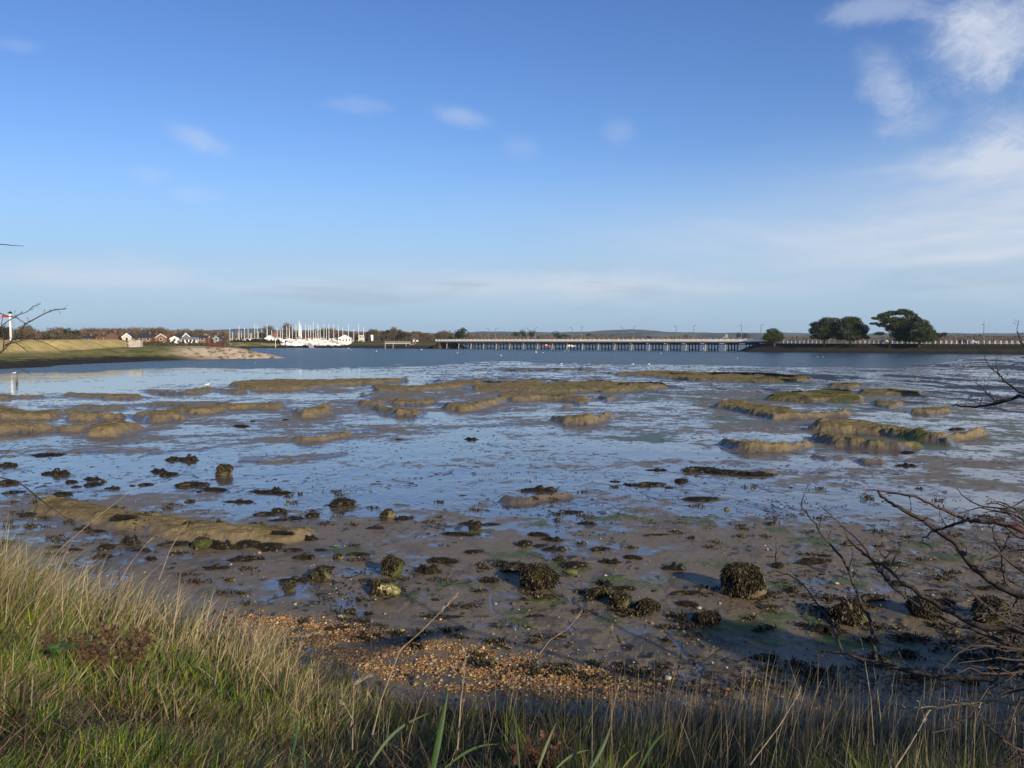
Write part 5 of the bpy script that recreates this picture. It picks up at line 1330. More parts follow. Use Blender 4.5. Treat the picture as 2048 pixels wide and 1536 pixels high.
def boulder(px, py, w, h, label, mat, seed, weed=.5, depth=.9, box=.0, lean=0, right_bare=True, moss_side=False):
    c = P(px, py, 0); k = c.y / F; w *= .84; W_ = w * k; H_ = h * k * .88; box = box * .3; D_ = W_ * depth
    cx, cy = c.x, c.y + D_ * .5
    z0 = mud_z(cx, cy) - .03
    rng = np.random.default_rng(seed); v, f = ico(4); s = v.copy()
    q = np.abs(s) ** (1 + box); s = np.sign(s) * q ** 1.0 / (np.linalg.norm(np.sign(s) * q, axis=1)[:, None] ** (0 + box * .4) + 1e-9)
    if box: s = np.clip(v * (1 + box), -.93, .93)
    prn = np.random.default_rng(seed + 900)
    for _ in range(9):                       # broken faces
        pn = prn.normal(size=3); pn /= np.linalg.norm(pn); dd = prn.uniform(.62, .86); ov = np.maximum(0, s @ pn - dd); s = s - ov[:, None] * pn[None] * .92
    s = s * 1.14
    s = s + v * (n3(v, 1.5, seed) * .60 + n3(v, 4.0, seed + 5) * .30)[:, None]
    p = s * np.array([W_ / 2, D_ / 2, H_ * .52]); p[:, 0] += lean * W_ * (p[:, 2] / H_)
    p[:, 2] += H_ * .46; p[:, 2] = np.maximum(p[:, 2], -.05)
    o = thing('boulder', label, 'boulder', (cx, cy, z0))
    me = mesh_np('rock', p, f, mat, None, True); link('rock', me, o)
    if weed > 0:
        up = (n3(v, 1.8, seed + 30) + (v[:, 2] - .0) * .22 - (v[:, 0] * .22 if right_bare else 0)) > (.16 - weed * .30)
        up &= p[:, 2] > .02
        if up.sum() > 5:
            n = int(4200 * weed * (.4 + W_)) + 350
            fv, ff = frond_cloud(p[up], v[up], n, min(.075, .08 * W_ + .02), .016, rng, .9, .8)
            link('seaweed', mesh_np('seaweed', fv, ff, M['weed'], weed_cols(n, rng, 6)), o)
    return o
# landmarks: (px, foot row, w, h, label, stone, seed, weed)
BLD = [
 (1498,1197,96,68,'biggest boulder, square and fully draped in dark bladderwrack, right of centre',ST_BROWN,1,1.0,.8,.25),
 (1079,1186,74,54,'domed boulder thick with hanging bladderwrack near the centre of the beach',ST_BROWN,2,1.0,.9,0),
 (1712,1252,80,50,'broad weed-covered boulder behind the left branches of the hawthorn',ST_BROWN,3,.95,.9,.1),
 (1862,1240,64,46,'weed-draped boulder seen between the two thick hawthorn branches',ST_BROWN,4,1.0,.9,.1),
 (2000,1250,78,50,'yellow-green mossy boulder at the right edge behind the hawthorn',ST_MOSS,5,.35,.9,.1),
 (786,1157,52,46,'upright boulder, black weed on its left and green algae on its right',ST_MOSS,6,.55,.9,.15),
 (642,1164,46,27,'small boulder with dark weed on its left half, above the shingle',ST_BROWN,7,.5,.9,.1),
 (768,1196,68,30,'pale yellowish squared stone with green weed on top',ST_PALE,8,.16,.75,.45),
 (401,1103,40,24,'mossy olive stone at the foot of the long mud bank on the left',ST_MOSS,9,.15,.9,0),
 (446,951,32,24,'rounded weedy stone standing alone in wet mud on the left',ST_BROWN,10,.8,.9,.1),
 (774,1038,32,20,'round barnacled stone left of a weed tail, middle of the flat',ST_BROWN,11,.55,.9,0),
 (1242,1218,40,34,'weedy stone with a bare pale front, between two darker clumps',ST_BROWN,12,.7,.9,.1),
 (1196,1199,44,24,'brown-fronted weedy stone left of the bare-fronted one',ST_BROWN,13,.8,.9,0),
 (1296,1228,46,24,'pointed weedy stone right of the bare-fronted one',ST_BROWN,14,.8,.9,0),
 (1420,1254,56,26,'low weedy stone near the front edge of the beach, below the biggest boulder',ST_BROWN,15,.9,.9,0),
 (1142,1149,30,10,'low pale sandy stone right of the domed boulder',ST_PALE,16,0,.9,.1),
 (671,1093,12,8,'tiny white stone on the mud right of the long mud bank',ST_PALE,17,0,.9,.1),
 (675,1119,22,9,'flat tan stone below the tiny white one',ST_PALE,18,.1,.9,.1),
 (952,1062,26,12,'small brown stone with weed at its foot, centre of the flat',ST_BROWN,19,.4,.9,.1),
 (1455,1021,12,8,'little pink-brown stone alone on the wet flat right of centre',ST_BROWN,20,0,.9,.1),
 (1860,1388,26,12,'yellow stone on the dim mud below the lowest hawthorn branch',ST_PALE,21,0,.9,.1),
 (1948,1385,30,14,'white-edged stone at the lower right under the hawthorn twigs',ST_PALE,22,.2,.9,.1),
 (700,1235,18,12,'green-topped stone standing at the top of the shingle',ST_MOSS,23,.3,.9,.1),
 (578,1188,22,12,'brown stone at the edge of the dry grass above the shingle',ST_BROWN,24,.3,.9,.1),
 (572,1010,9,6,'tiny pale stone at the tip of a weed line on the left flat',ST_PALE,25,0,.9,.1),
 (1386,1080,10,8,'small olive stone left of the biggest boulder on wet mud',ST_MOSS,26,.3,.9,.1),
 (1835,758,10,4,'small white stone on the far dark weed flat',ST_PALE,27,0,.9,.1),
]
for q in BLD: boulder(q[0], q[1], q[2], q[3], q[4], q[5], q[6], q[7], q[8], q[9])
CLUMPS = [(85,912,70,9),(12,933,30,12),(112,950,46,15),(12,968,34,12),(140,965,24,9),(181,960,40,8),(180,971,38,9),(150,975,18,6),(225,978,26,8),(290,970,24,7),(263,972,13,5),(315,944,36,9),(332,951,38,10),(345,920,30,11),(378,921,30,14),(380,973,52,14),
 (425,982,46,11),(397,984,14,4),(118,991,42,11),(22,987,40,8),(480,1006,48,9),(378,1005,17,8),(536,987,78,11),(552,980,20,8),(680,1014,58,24),(806,1040,38,11),(752,1059,30,9),(530,1032,42,11),(555,1024,28,12),(592,1040,36,8),(621,1035,32,12),(560,1044,50,8),
 (945,1050,40,12),(980,1050,32,7),(915,1072,62,12),(943,880,28,6),(797,880,16,4),(925,992,18,4),(1085,984,58,14),(1300,972,48,11),(1230,964,22,5),(1265,972,36,6),(1363,964,36,9),(1338,976,20,6),(1318,941,38,6),(1400,943,60,14),(1450,948,60,14),(1510,953,80,9),
 (1402,1002,90,11),(1145,1027,42,9),(1176,1049,32,8),(1312,1073,42,7),(1076,1073,40,13),(1107,1084,42,12),(1048,1094,38,17),(1081,1095,32,9),(1112,1103,40,13),(1201,1103,34,12),(1266,1119,36,13),(1223,1129,46,13),(1148,1139,62,20),(1036,1146,60,26),
 (1353,1141,40,18),(1373,1191,56,15),(1376,1213,38,13),(1210,1174,38,14),(1248,1182,52,13),(1166,1047,16,7),(591,1169,50,14),(712,1113,40,12),(884,1128,56,18),(856,1149,54,22),(945,1108,46,11),(540,1104,40,10),(610,1121,38,13),(585,1106,30,11),(641,1104,30,8),
 (617,1081,38,11),(533,1100,60,18),(54,1034,32,13),(165,1063,30,12),(190,1068,30,10),(245,1058,50,13),(258,1094,42,22),(206,1104,38,16),(199,1123,36,14),(282,1108,30,10),(345,1096,50,15),(147,1106,28,9),(440,1102,56,22),(490,1098,56,22),(485,1127,66,18),(433,1144,52,12),
 (108,1101,30,9),(560,1085,44,10),(300,1125,28,9),(1557,1136,34,15),(1632,1129,76,18),(1785,1134,66,14),(1745,1205,46,22),(1697,1203,42,15),(1665,1272,70,26),(1895,1214,52,24),(1798,1172,40,17),(1922,1292,30,13),(1866,1184,26,6),(1915,1354,100,10),(1620,1125,30,10),
 (1540,1190,28,7),(1250,1238,26,6),(1075,1240,32,8),(905,1240,34,7),(870,1205,20,6),(980,1165,36,12),(1003,1130,30,10),(1818,907,32,7),(1818,933,36,8),(1915,860,28,7),(480,853,32,6),(505,843,12,3),(570,840,14,4),(1990,1180,44,13),(1655,1115,22,7),(1760,1205,22,9),(1120,1280,28,6),(660,1140,26,7),(725,1165,26,6),(1310,1185,20,5)]
def build_clumps():
    land = [(q[0], q[1], q[4]) for q in BLD[:15]]
    short = ['the biggest boulder', 'the domed boulder', 'the broad boulder behind the left hawthorn branches', 'the boulder between the thick hawthorn branches', 'the yellow-green boulder at the right edge', 'the upright green-sided boulder', 'the small half-weeded boulder',
             'the pale squared stone', 'the mossy olive stone', 'the lone round stone on the left', 'the round barnacled stone', 'the bare-fronted stone', 'the brown-fronted stone', 'the pointed weedy stone', 'the low stone at the front of the beach']
    seen = {}; items = []
    for px, py, w, h in CLUMPS:
        j = min(range(15), key=lambda i: math.hypot(land[i][0] - px, (land[i][1] - py) * 3.0))
        dx, dy = px - land[j][0], (py - land[j][1]) * 2.2
        side = ('right of' if dx > 0 else 'left of') if abs(dx) > abs(dy) else ('below' if dy > 0 else 'above')
        size = 'wide' if w > 48 else ('small' if w < 27 else 'mid-sized')
        items.append((px, py, w, h, j, side, size, math.hypot(dx, dy)))
    rank = {}
    for it in sorted(items, key=lambda t: t[7]):
        key = (it[4], it[5], it[6]); rank[key] = rank.get(key, 0) + 1; seen[it[:2]] = rank[key]
    ordn = ['nearest', 'second', 'third', 'fourth', 'fifth', 'sixth', 'seventh', 'eighth', 'ninth', 'tenth', 'eleventh', 'twelfth', 'thirteenth', 'fourteenth', 'fifteenth', 'sixteenth', 'seventeenth', 'eighteenth', 'nineteenth', 'twentieth']
    for i, (px, py, w, h, j, side, size, _) in enumerate(items):
        c = P(px, py, 0); k = c.y / F; W_ = w * k * .95; H_ = max(h * k * .80, .035); D_ = max(W_ * .55, .18)
        # low angle: part of the visible height is depth on the ground
        g = CAMZ / c.y; D_ = min(D_, max(.2, h * k / g * .55)); H_ = max(.04, h * k - D_ * g * .55)
        r = seen[(px, py)]; cy = c.y + D_ * .4
        lab = '%s %sseaweed clump %s %s' % (ordn[r - 1], size + ' ', side, short[j])
        if r == 1: lab = 'nearest %s seaweed clump %s %s' % (size, side, short[j])
        o = link('seaweed_clump', CL[i % 6], None, (c.x, cy, mud_z(c.x, cy) - .015), rz=0 if w > 40 else (i * 1.3) % 6.28, scale=(W_, D_, H_) if w > 40 else (W_ * .95, W_ * .8 if W_ * .8 < D_ * 1.6 else D_, H_))
        o.rotation_euler.z = (0.12 if i % 2 else math.pi - .1)
        tag(o, lab, 'seaweed', 'bladderwrack clumps on the mud')
build_clumps()

# ---- fine litter: weed scraps, shells
def in_frame(n, rng, py0, py1, px0=-150, px1=2200, powr=1.0):
    px = rng.uniform(px0, px1, n); py = py0 + (py1 - py0) * rng.uniform(0, 1, n) ** powr
    t = CAMZ / ((py - HOR) / F); y = t; x = (px - 1024) / F * y
    return x, y
def build_litter():
    rng = np.random.default_rng(501)
    n = 15000; x, y = in_frame(n, rng, 800, 1420)
    dn = fbm(x * .35, y * .35, 511, 4, .6); keep = rng.uniform(0, 1, n) < sstep(.46, .66, dn) * np.interp(y, [10, 14, 22, 60], [.9, 1, .75, .45])
    keep &= (y > toe_y(x) - .2)
    x, y = x[keep], y[keep]; z = mud_zs(x[None], y[None])[0][0]
    p = np.stack([x, y, z + .004], 1); rep = 3; pp = np.repeat(p, rep, 0) + rng.normal(size=(len(p) * rep, 3)) * np.array([.05, .05, .004])
    a = rng.uniform(0, 6.28, len(pp)); nn = np.stack([np.cos(a), np.sin(a), a * 0 + .12], 1)
    idx = np.arange(len(pp)); 
    d = nn; s = np.stack([-nn[:, 1], nn[:, 0], nn[:, 2] * 0], 1); L_ = rng.uniform(.03, .10, len(pp))[:, None]; w_ = rng.uniform(.006, .02, len(pp))[:, None]
    v = np.stack([pp - s * w_, pp + s * w_, pp + d * L_ + s * w_ * 1.4 + np.array([0, 0, .012]), pp + d * L_ - s * w_ * 1.4 + np.array([0, 0, .004])], 1).reshape(-1, 3)
    tag(link('weed_scraps', mesh_np('weed_scraps', v, np.arange(len(v)).reshape(-1, 4), M['weed'], weed_cols(len(pp), rng, 4))), 'small scraps of dark weed littering the mud', 'seaweed', None, 'stuff')
    # little heaps of weed between the boulders
    n = 900; x, y = in_frame(n, rng, 960, 1400); dn = fbm(x * .5, y * .5, 515, 4, .6); k = (rng.uniform(0, 1, n) < sstep(.42, .6, dn) * np.interp(y, [11, 14, 20, 32], [.7, 1, .9, .35])) & (y > toe_y(x) + np.where(x < 1.2, 1.3, .5))
    x, y = x[k], y[k]; m = len(x); q = 34; sx = rng.uniform(.04, .17, m); X = (x[:, None] + rng.normal(size=(m, q)) * sx[:, None]).ravel(); Y = (y[:, None] + rng.normal(size=(m, q)) * sx[:, None] * .6).ravel()
    Z = mud_zs(X[None], Y[None])[0][0] + rng.uniform(0, .03, m * q); B = np.stack([X, Y, Z], 1)
    fv, ff = frond_cloud(B, np.tile(np.array([[0, 0, .35]]), (len(B), 1)), len(B) * 2, .06, .02, rng, .3)
    tag(link('weed_heaps', mesh_np('weed_heaps', fv, ff, M['weed'], weed_cols(len(B) * 2, rng, 6))), 'little heaps of dark weed strewn between the boulders', 'seaweed', None, 'stuff')
    # pebbles
    iv, jf = ico(1); ivn = iv.copy()
    def pebbles(name, label, x, y, z, r, cols, sink=.25):
        n = len(x); s = rng.uniform(.6, 1.25, (n, 3)) * r[:, None]; s[:, 2] *= .62
        a = rng.uniform(0, 6.28, n); ca, sa = np.cos(a)[:, None], np.sin(a)[:, None]
        V = ivn[None] * s[:, None, :] * (1 + rng.normal(0, .12, (n, len(ivn), 1)))
        X = V[:, :, 0] * ca - V[:, :, 1] * sa; Y = V[:, :, 0] * sa + V[:, :, 1] * ca
        V = np.stack([X + x[:, None], Y + y[:, None], V[:, :, 2] + (z + s[:, 2] * (1 - sink))[:, None]], -1).reshape(-1, 3)
        Fc = (jf[None] + (np.arange(n) * len(ivn))[:, None, None]).reshape(-1, 3)
        tag(link(name, mesh_np(name, V, Fc, M['pebble'], np.repeat(cols, len(ivn), 0))), label, 'pebbles', None, 'stuff')
    pal = np.array([(.40, .22, .09), (.50, .33, .14), (.30, .16, .07), (.58, .44, .24), (.22, .15, .09), (.42, .35, .22), (.62, .52, .34), (.16, .12, .08), (.35, .20, .12)])
    n = 80000; px = rng.uniform(430, 1560, n); py = rng.uniform(1215, 1440, n)
    top = np.interp(px, [430, 560, 700, 800, 900, 1000, 1100, 1200, 1300, 1500, 1700], [1222, 1232, 1248, 1264, 1280, 1296, 1308, 1325, 1365, 1395, 1405])
    bot = np.interp(px, [430, 560, 700, 800, 900, 1000, 1100, 1200, 1300, 1500, 1700], [1275, 1320, 1350, 1375, 1395, 1405, 1415, 1425, 1435, 1450, 1460])
    t = 4.85 / ((py - HOR) / F); y = t; x = (px - 1024) / F * y
    c = (py - top) / (bot - top); den = sstep(-.12, .18, c) * (1 - sstep(.85, 1.1, c)) * np.interp(px, [430, 560, 1150, 1300, 1500, 1700], [.3, 1, .9, .3, .10, .08]) * np.clip(fbm(x * 1.6, y * 2.6, 521, 4) * 3.4 - 1.0, .06, 1)
    k = rng.uniform(0, 1, n) < den; x, y = x[k], y[k]
    z = np.maximum(mud_zs(x[None], y[None])[0][0], bank_z(x[None], y[None])[0])
    r = rng.lognormal(math.log(.0105), .5, len(x)); r = np.clip(r, .006, .045)
    cols = pal[rng.integers(0, len(pal), len(x))] * rng.uniform(.5, 1.08, (len(x), 1)) * np.array([.88, .77, .58])
    pebbles('shingle', 'band of orange and tan pebbles between mud and grass', x, y, z, r, cols)
    # scattered stones and shells over the near mud
    n = 5200; x, y = in_frame(n, rng, 1000, 1480); k = (y > toe_y(x) - .6) & (rng.uniform(0, 1, n) < np.interp(y, [10, 13, 16, 22], [1, .8, .45, .2])); x, y = x[k], y[k]
    z = np.maximum(mud_zs(x[None], y[None])[0][0], bank_z(x[None], y[None])[0]); r = np.clip(rng.lognormal(math.log(.014), .5, len(x)), .006, .06)
    pal2 = np.array([(.30, .24, .16), (.16, .13, .09), (.42, .38, .31), (.24, .18, .10), (.10, .085, .06), (.12, .12, .05)])
    pebbles('loose_stones', 'loose stones and shell bits scattered on the near mud', x, y, z, r, pal2[rng.integers(0, 6, len(x))])
build_litter()

# ================================================================ birds
def build_birds():
    def bird_data(col, long_neck=False):


        pts = [(-.24, .02), (-.12, .10), (.0, .15), (.12, .13), (.19, .10), (.23, .07)]
        m = MB(); pos = [Vector((x, 0, .20 + z * .35)) for x, z in pts]; rad = [.02, .075, .105, .10, .07, .055]
        m.tube(pos, rad, 8)
        if long_neck: m.tube([(.18, 0, .26), (.24, 0, .40), (.25, 0, .52), (.34, 0, .55), (.42, 0, .54)], [.07, .04, .035, .045, .01], 8)
        else: m.tube([(.17, 0, .25), (.24, 0, .34), (.28, 0, .38), (.33, 0, .375), (.40, 0, .36)], [.07, .05, .06, .045, .008], 8)
        m.tube([(-.22, 0, .21), (-.40, 0, .20)], [.05, .02], 6)
        bd = m.data('body', col, True)
        l = MB(); l.tube([(0.02, 0, .2), (.02, 0, 0)], .012, 5); l.tube([(.02, 0, .005), (.08, 0, .005)], .01, 4)
        return bd, l.data('leg', M['rust'])
    wb = bird_data(M['feather_white']); db = bird_data(M['feather_dark'], True)

    def bird(px, py, px_w, data, lab, cat, rz=0, grp=None, name='gull', neck=1):
        c = P(px, py, .15); k = max(.8, px_w * c.y / F / .78); o = thing(name, lab, cat, (c.x, c.y, max(mud_z(c.x, c.y), -.1) - .01), rz, grp); o.scale = (k, k, k)
        link('body', data[0], o); link('leg', data[1], o, (0, .04, 0)); link('leg', data[1], o, (0, -.04, 0))
    for i, px in enumerate((1427, 1433, 1438, 1444, 1450)):
        bird(px, 745 + i * .2, 5.2, wb, ['leftmost', 'second from left', 'middle', 'fourth from left', 'rightmost'][i] + ' of five white gulls in a row on the mud bank', 'gull', 0 if i % 2 else math.pi, 'five gulls standing in a row')
    for px, py, lab in ((1123, 728, 'white gull at the water edge near the centre'), (1266, 728.5, 'left one of two white gulls at the water edge right of centre'), (1298, 728.5, 'right one of two white gulls at the water edge right of centre'), (414, 775, 'white gull on the low mud bank at left'), (28, 746, 'white gull on the calm water at the left edge')):
        bird(px, py, 5, wb, lab, 'gull', .3)
    bird(1161, 738, 6, db, 'upright dark cormorant standing on the low mud strip', 'cormorant', 0, None, 'cormorant')
    for i in range(12):
        bird(1898 + i * 5.2 + (i % 3), 732.5 + (i % 4) * .7, 4.5, db, 'small dark goose in a line feeding at the water edge on the right', 'goose', 0 if i % 2 else math.pi, 'dark geese in a line at the water edge', 'goose')
    bird(1882, 740, 6, db, 'single dark goose nearer than the others on the right', 'goose', math.pi, None, 'goose')


build_birds()

# ================================================================ foreground grass
def blades(x, y, z, L, Wd, dirx, diry, lean, colb, colt, rng, seg=3, curl=.5):
    """curved tapering grass blades; lean = sideways reach / length"""
    n = len(x); a = rng.uniform(0, np.pi, n); wx, wy = np.cos(a), np.sin(a)
    lv = []
    ts = np.linspace(0, 1, seg + 1)
    for t in ts:
        off = lean * (t ** (1 + curl)) * L
        up = L * t * np.sqrt(np.clip(1 - (lean * .8) ** 2 * t, .08, 1))
        cx = x + dirx * off; cy = y + diry * off; cz = z + up - L * .0
        w = Wd * (1 - t ** 1.6) * .5
        lv.append((cx, cy, cz, w))
    V = np.zeros((n, seg * 2 + 1, 3)); C = np.zeros((n, seg * 2 + 1, 3))
    for i in range(seg):
        cx, cy, cz, w = lv[i]
        V[:, i * 2] = np.stack([cx - wx * w, cy - wy * w, cz], 1); V[:, i * 2 + 1] = np.stack([cx + wx * w, cy + wy * w, cz], 1)
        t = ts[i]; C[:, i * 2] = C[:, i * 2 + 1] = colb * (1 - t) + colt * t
    V[:, -1] = np.stack(lv[-1][:3], 1); C[:, -1] = colt
    fs = []
    for i in range(seg - 1):
        o = i * 2; fs += [[o, o + 1, o + 3], [o, o + 3, o + 2]]
    o = (seg - 1) * 2; fs.append([o, o + 1, o + 2])
    Fc = (np.array(fs)[None] + (np.arange(n) * (seg * 2 + 1))[:, None, None]).reshape(-1, 3)
    return V.reshape(-1, 3), Fc, C.reshape(-1, 3)
def pick_bank(n, rng, y0=2.2, y1=18, smin=-.1):
    # more points close by, where they show largest
    y = 1 / rng.uniform(1 / y1, 1 / y0, n) ** .8; y = y0 + (y - y.min()) / (y.max() - y.min()) * (y1 - y0)
    x = rng.uniform(-.78, .78, n) * y
    s = toe_y(x) - y; k = s > smin
    return x[k], y[k], s[k]
def pixof(x, y, z):
    dz = z - CAMZ; yy = y * CT - dz * ST; zz = y * ST + dz * CT
    return 1024 + F * x / yy, 768 - F * zz / yy
GREEN = np.array([(.06, .14, .012), (.11, .22, .016), (.20, .32, .022), (.36, .40, .035), (.06, .13, .035), (.32, .33, .05)])
STRAW = np.array([(.58, .46, .24), (.68, .56, .32), (.48, .36, .18), (.74, .63, .40), (.36, .26, .14), (.55, .41, .22)])
DULL = np.array([(.085, .070, .048), (.12, .095, .065), (.05, .055, .03), (.16, .13, .095), (.045, .045, .025), (.26, .22, .16)])
def build_grass():
    rng = np.random.default_rng(601)
    # short green sward
    x, y, s = pick_bank(165000, rng, 2.2, 15, .6)
    z = bank_z(x[None], y[None])[0]
    cx_ = np.floor(x * 3.1 + vnoise(x * 1.3, y * 1.3, 640) * 2); cy_ = np.floor(y * 3.1 + vnoise(x * 1.3 + 5, y * 1.3, 641) * 2); sw_ = _hash(cx_, cy_, 642); sh_ = _hash(cx_, cy_, 643)
    x = x + ((cx_ + .5) / 3.1 - x) * .0 + (sh_ - .5) * .05
    tuft = np.clip((fbm(x * 1.5, y * 1.5, 611, 4, .6) - .5) * 1.7 + .5, 0, 1); n = len(x)
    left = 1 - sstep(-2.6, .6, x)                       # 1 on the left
    wg = fbm(x * .7 + 5, y * .7, 613, 4)
    L = (.07 + .30 * tuft) * rng.uniform(.6, 1.3, n) * np.interp(y, [2, 4, 8, 14], [.5, .65, .95, .9])
    dry = sstep(.46, .62, wg) * .35 + .10 + .45 * (1 - left) + .5 * np.exp(-((s - 1) / 2.0) ** 2)
    isd = rng.uniform(0, 1, n) < dry
    gi = GREEN[rng.integers(0, 6, n)]; si = STRAW[rng.integers(0, 6, n)]; di = DULL[rng.integers(0, 6, n)]
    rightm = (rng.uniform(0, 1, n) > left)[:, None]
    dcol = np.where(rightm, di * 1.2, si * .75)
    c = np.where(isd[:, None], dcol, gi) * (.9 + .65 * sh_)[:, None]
    c = c * np.where(isd, 1, np.interp(tuft, [.3, .7], [.75, 1.2]))[:, None] * np.where(rightm, np.array([.36, .34, .55]), 1.0)  # right-hand blades darkened in colour to stand in for the bushes' shade
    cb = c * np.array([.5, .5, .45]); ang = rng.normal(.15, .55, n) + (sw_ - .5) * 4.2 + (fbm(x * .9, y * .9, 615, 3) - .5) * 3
    lean = np.clip(rng.normal(.62, .28, n), .05, .98)
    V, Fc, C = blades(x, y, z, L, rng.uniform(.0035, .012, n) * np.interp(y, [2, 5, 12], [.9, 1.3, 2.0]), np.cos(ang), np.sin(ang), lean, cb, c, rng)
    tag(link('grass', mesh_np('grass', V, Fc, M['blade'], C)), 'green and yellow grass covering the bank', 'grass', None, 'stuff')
    # long dry grass along the beach edge, thick on the left, thin and grey on the right
    x, y, s = pick_bank(190000, rng, 3.2, 19, -.6)
    # clustered in tussocks
    tx = np.round(x * 2.2 + (vnoise(x * 3, y * 3, 617) - .5) * 1.6) / 2.2; ty = np.round(y * 2.2 + (vnoise(x * 3 + 9, y * 3, 619) - .5) * 1.6) / 2.2
    x = x * .4 + tx * .6; y = y * .4 + ty * .6; s = toe_y(x) - y
    n = len(x); px = 1024 + F * x / y
    tz = np.interp(px, [-300, 0, 200, 350, 500, 620, 760, 1000, 1200, 1500, 1800, 2048, 2400], [1.15, 1.0, .80, .66, .52, .36, .28, .40, .50, .52, .50, .46, .46])   # tussock height
    band_lo = np.interp(px, [-300, 0, 350, 600, 800, 2300], [0, 0, 0, .0, .8, .2]); band_hi = np.interp(px, [-300, 0, 250, 500, 700, 1000, 1300, 2300], [7.0, 6.0, 3.8, 4.2, 4.5, 5.5, 7.5, 8])
    dens = sstep(band_lo - .7, band_lo + .35, s) * (1 - sstep(band_hi * .75, band_hi, s)) * np.clip(fbm(x * .8, y * .8, 621, 4) * 2.4 - .5, .12, 1)
    k = rng.uniform(0, 1, n) < dens * .75
    x, y, s, px, tz = x[k], y[k], s[k], px[k], tz[k]; n = len(x); z = bank_z(x[None], y[None])[0]
    tn = fbm(x * .9, y * .9, 623, 3)
    L = tz * rng.uniform(.45, 1.25, n) * (.55 + .9 * tn)
    # keep the tops down on the slope so the beach stays in view
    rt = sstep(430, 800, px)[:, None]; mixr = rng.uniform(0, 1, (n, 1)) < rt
    c = np.where(mixr, DULL[rng.integers(0, 6, n)] * 1.25, STRAW[rng.integers(0, 6, n)])  # dull tones towards the right: dry grey-brown grass plus painted shade
    gg = (rng.uniform(0, 1, n) < np.interp(s, [0, 2, 5], [.10, .22, .45]))[:, None]
    c = np.where(gg, GREEN[rng.integers(0, 6, n)] * .8, c)
    ang = rng.normal(.2, .8, n) * (1 + 1.0 * rt[:, 0]) + (tn - .5) * 3; lean = np.clip(rng.normal(.58, .27, n) - .12 * rt[:, 0], .02, .97)
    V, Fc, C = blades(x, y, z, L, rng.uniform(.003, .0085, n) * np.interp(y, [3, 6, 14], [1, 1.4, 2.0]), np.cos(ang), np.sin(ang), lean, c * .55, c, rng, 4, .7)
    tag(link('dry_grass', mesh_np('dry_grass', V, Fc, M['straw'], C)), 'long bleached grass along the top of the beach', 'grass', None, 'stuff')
    # flattened dead thatch and low dark undergrowth between the living blades
    x, y, s = pick_bank(24000, rng, 2.3, 14, .3); n = len(x); z = bank_z(x[None], y[None])[0] + rng.uniform(0, .10, n)
    c = DULL[rng.integers(0, 6, n)] * rng.uniform(.5, 1.6, (n, 1)) * np.array([1.1, .95, .75]); a = rng.uniform(0, 6.28, n)
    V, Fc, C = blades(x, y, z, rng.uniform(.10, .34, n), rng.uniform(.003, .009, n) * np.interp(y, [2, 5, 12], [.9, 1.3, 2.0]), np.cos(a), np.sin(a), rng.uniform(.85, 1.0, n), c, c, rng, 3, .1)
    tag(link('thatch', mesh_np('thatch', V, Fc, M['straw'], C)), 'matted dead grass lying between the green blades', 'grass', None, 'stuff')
    # sparse tall dead stems sticking up out of the right-hand grass
    n = 4500; px = rng.uniform(560, 2250, n); s = rng.uniform(-.1, 5.5, n); u = (px - 1024) / F
    y = toe_y(u * 9.5) - s; x = u * y; y = toe_y(x) - s; k = (rng.uniform(0, 1, n) < np.interp(px, [560, 900, 1150, 1300, 2250], [.25, .12, .3, 1, 1])) & (y > 3.4); x, y = x[k], y[k]; n = len(x)
    z = bank_z(x[None], y[None])[0]; L = rng.uniform(.35, 1.15, n) * np.interp(x, [-3, 0, 2], [.7, .75, 1.0]); c = np.where(rng.uniform(0, 1, (n, 1)) < .55, DULL[rng.integers(0, 6, n)], STRAW[rng.integers(0, 6, n)] * .7)
    V, Fc, C = blades(x, y, z, L, rng.uniform(.003, .006, n) * np.interp(y, [3, 6, 14], [1, 1.5, 2.2]), np.cos(rng.normal(.2, 1.2, n)), np.sin(rng.normal(0, 1.2, n)), np.clip(rng.normal(.22, .18, n), 0, .8), c * .7, c, rng, 5, 1.0)
    tag(link('dead_stems', mesh_np('dead_stems', V, Fc, M['straw'], C)), 'sparse tall dead stems standing in the dim grass on the right', 'grass', None, 'stuff')
build_grass()

def stalk(name, label, pts3, r, mat, seed=0, head=True, cat='grass stalk', group=None):
    """one tall dead flower stalk with a feathery seed head"""
    o = thing(name, label, cat, pts3[0], 0, group); b = Vector(pts3[0]); q = [Vector(p) - b for p in pts3]
    # smooth the path
    f = []
    for i in range(len(q) - 1):
        for t in (0, .5): f.append(q[i].lerp(q[i + 1], t))
    f.append(q[-1]); m = MB(); n = len(f); m.tube(f, [r * (1 - .75 * i / (n - 1)) for i in range(n)], 5); m.build('stem', mat, o)
    if head:
        rr_ = random.Random(seed); h = MB(); d = (f[-1] - f[-3])
        for i in range(26):
            t = rr_.random(); a = f[-3].lerp(f[-1], t); e = a + d.normalized() * rr_.uniform(.01, .03) + Vector((rr_.uniform(-1, 1), rr_.uniform(-1, 1), rr_.uniform(-.4, 1))) * .012
            h.tube([a, a.lerp(e, .6), e], [.0012, .0022, .0006], 4)
        h.build('seed_head', mat, o)
    return o
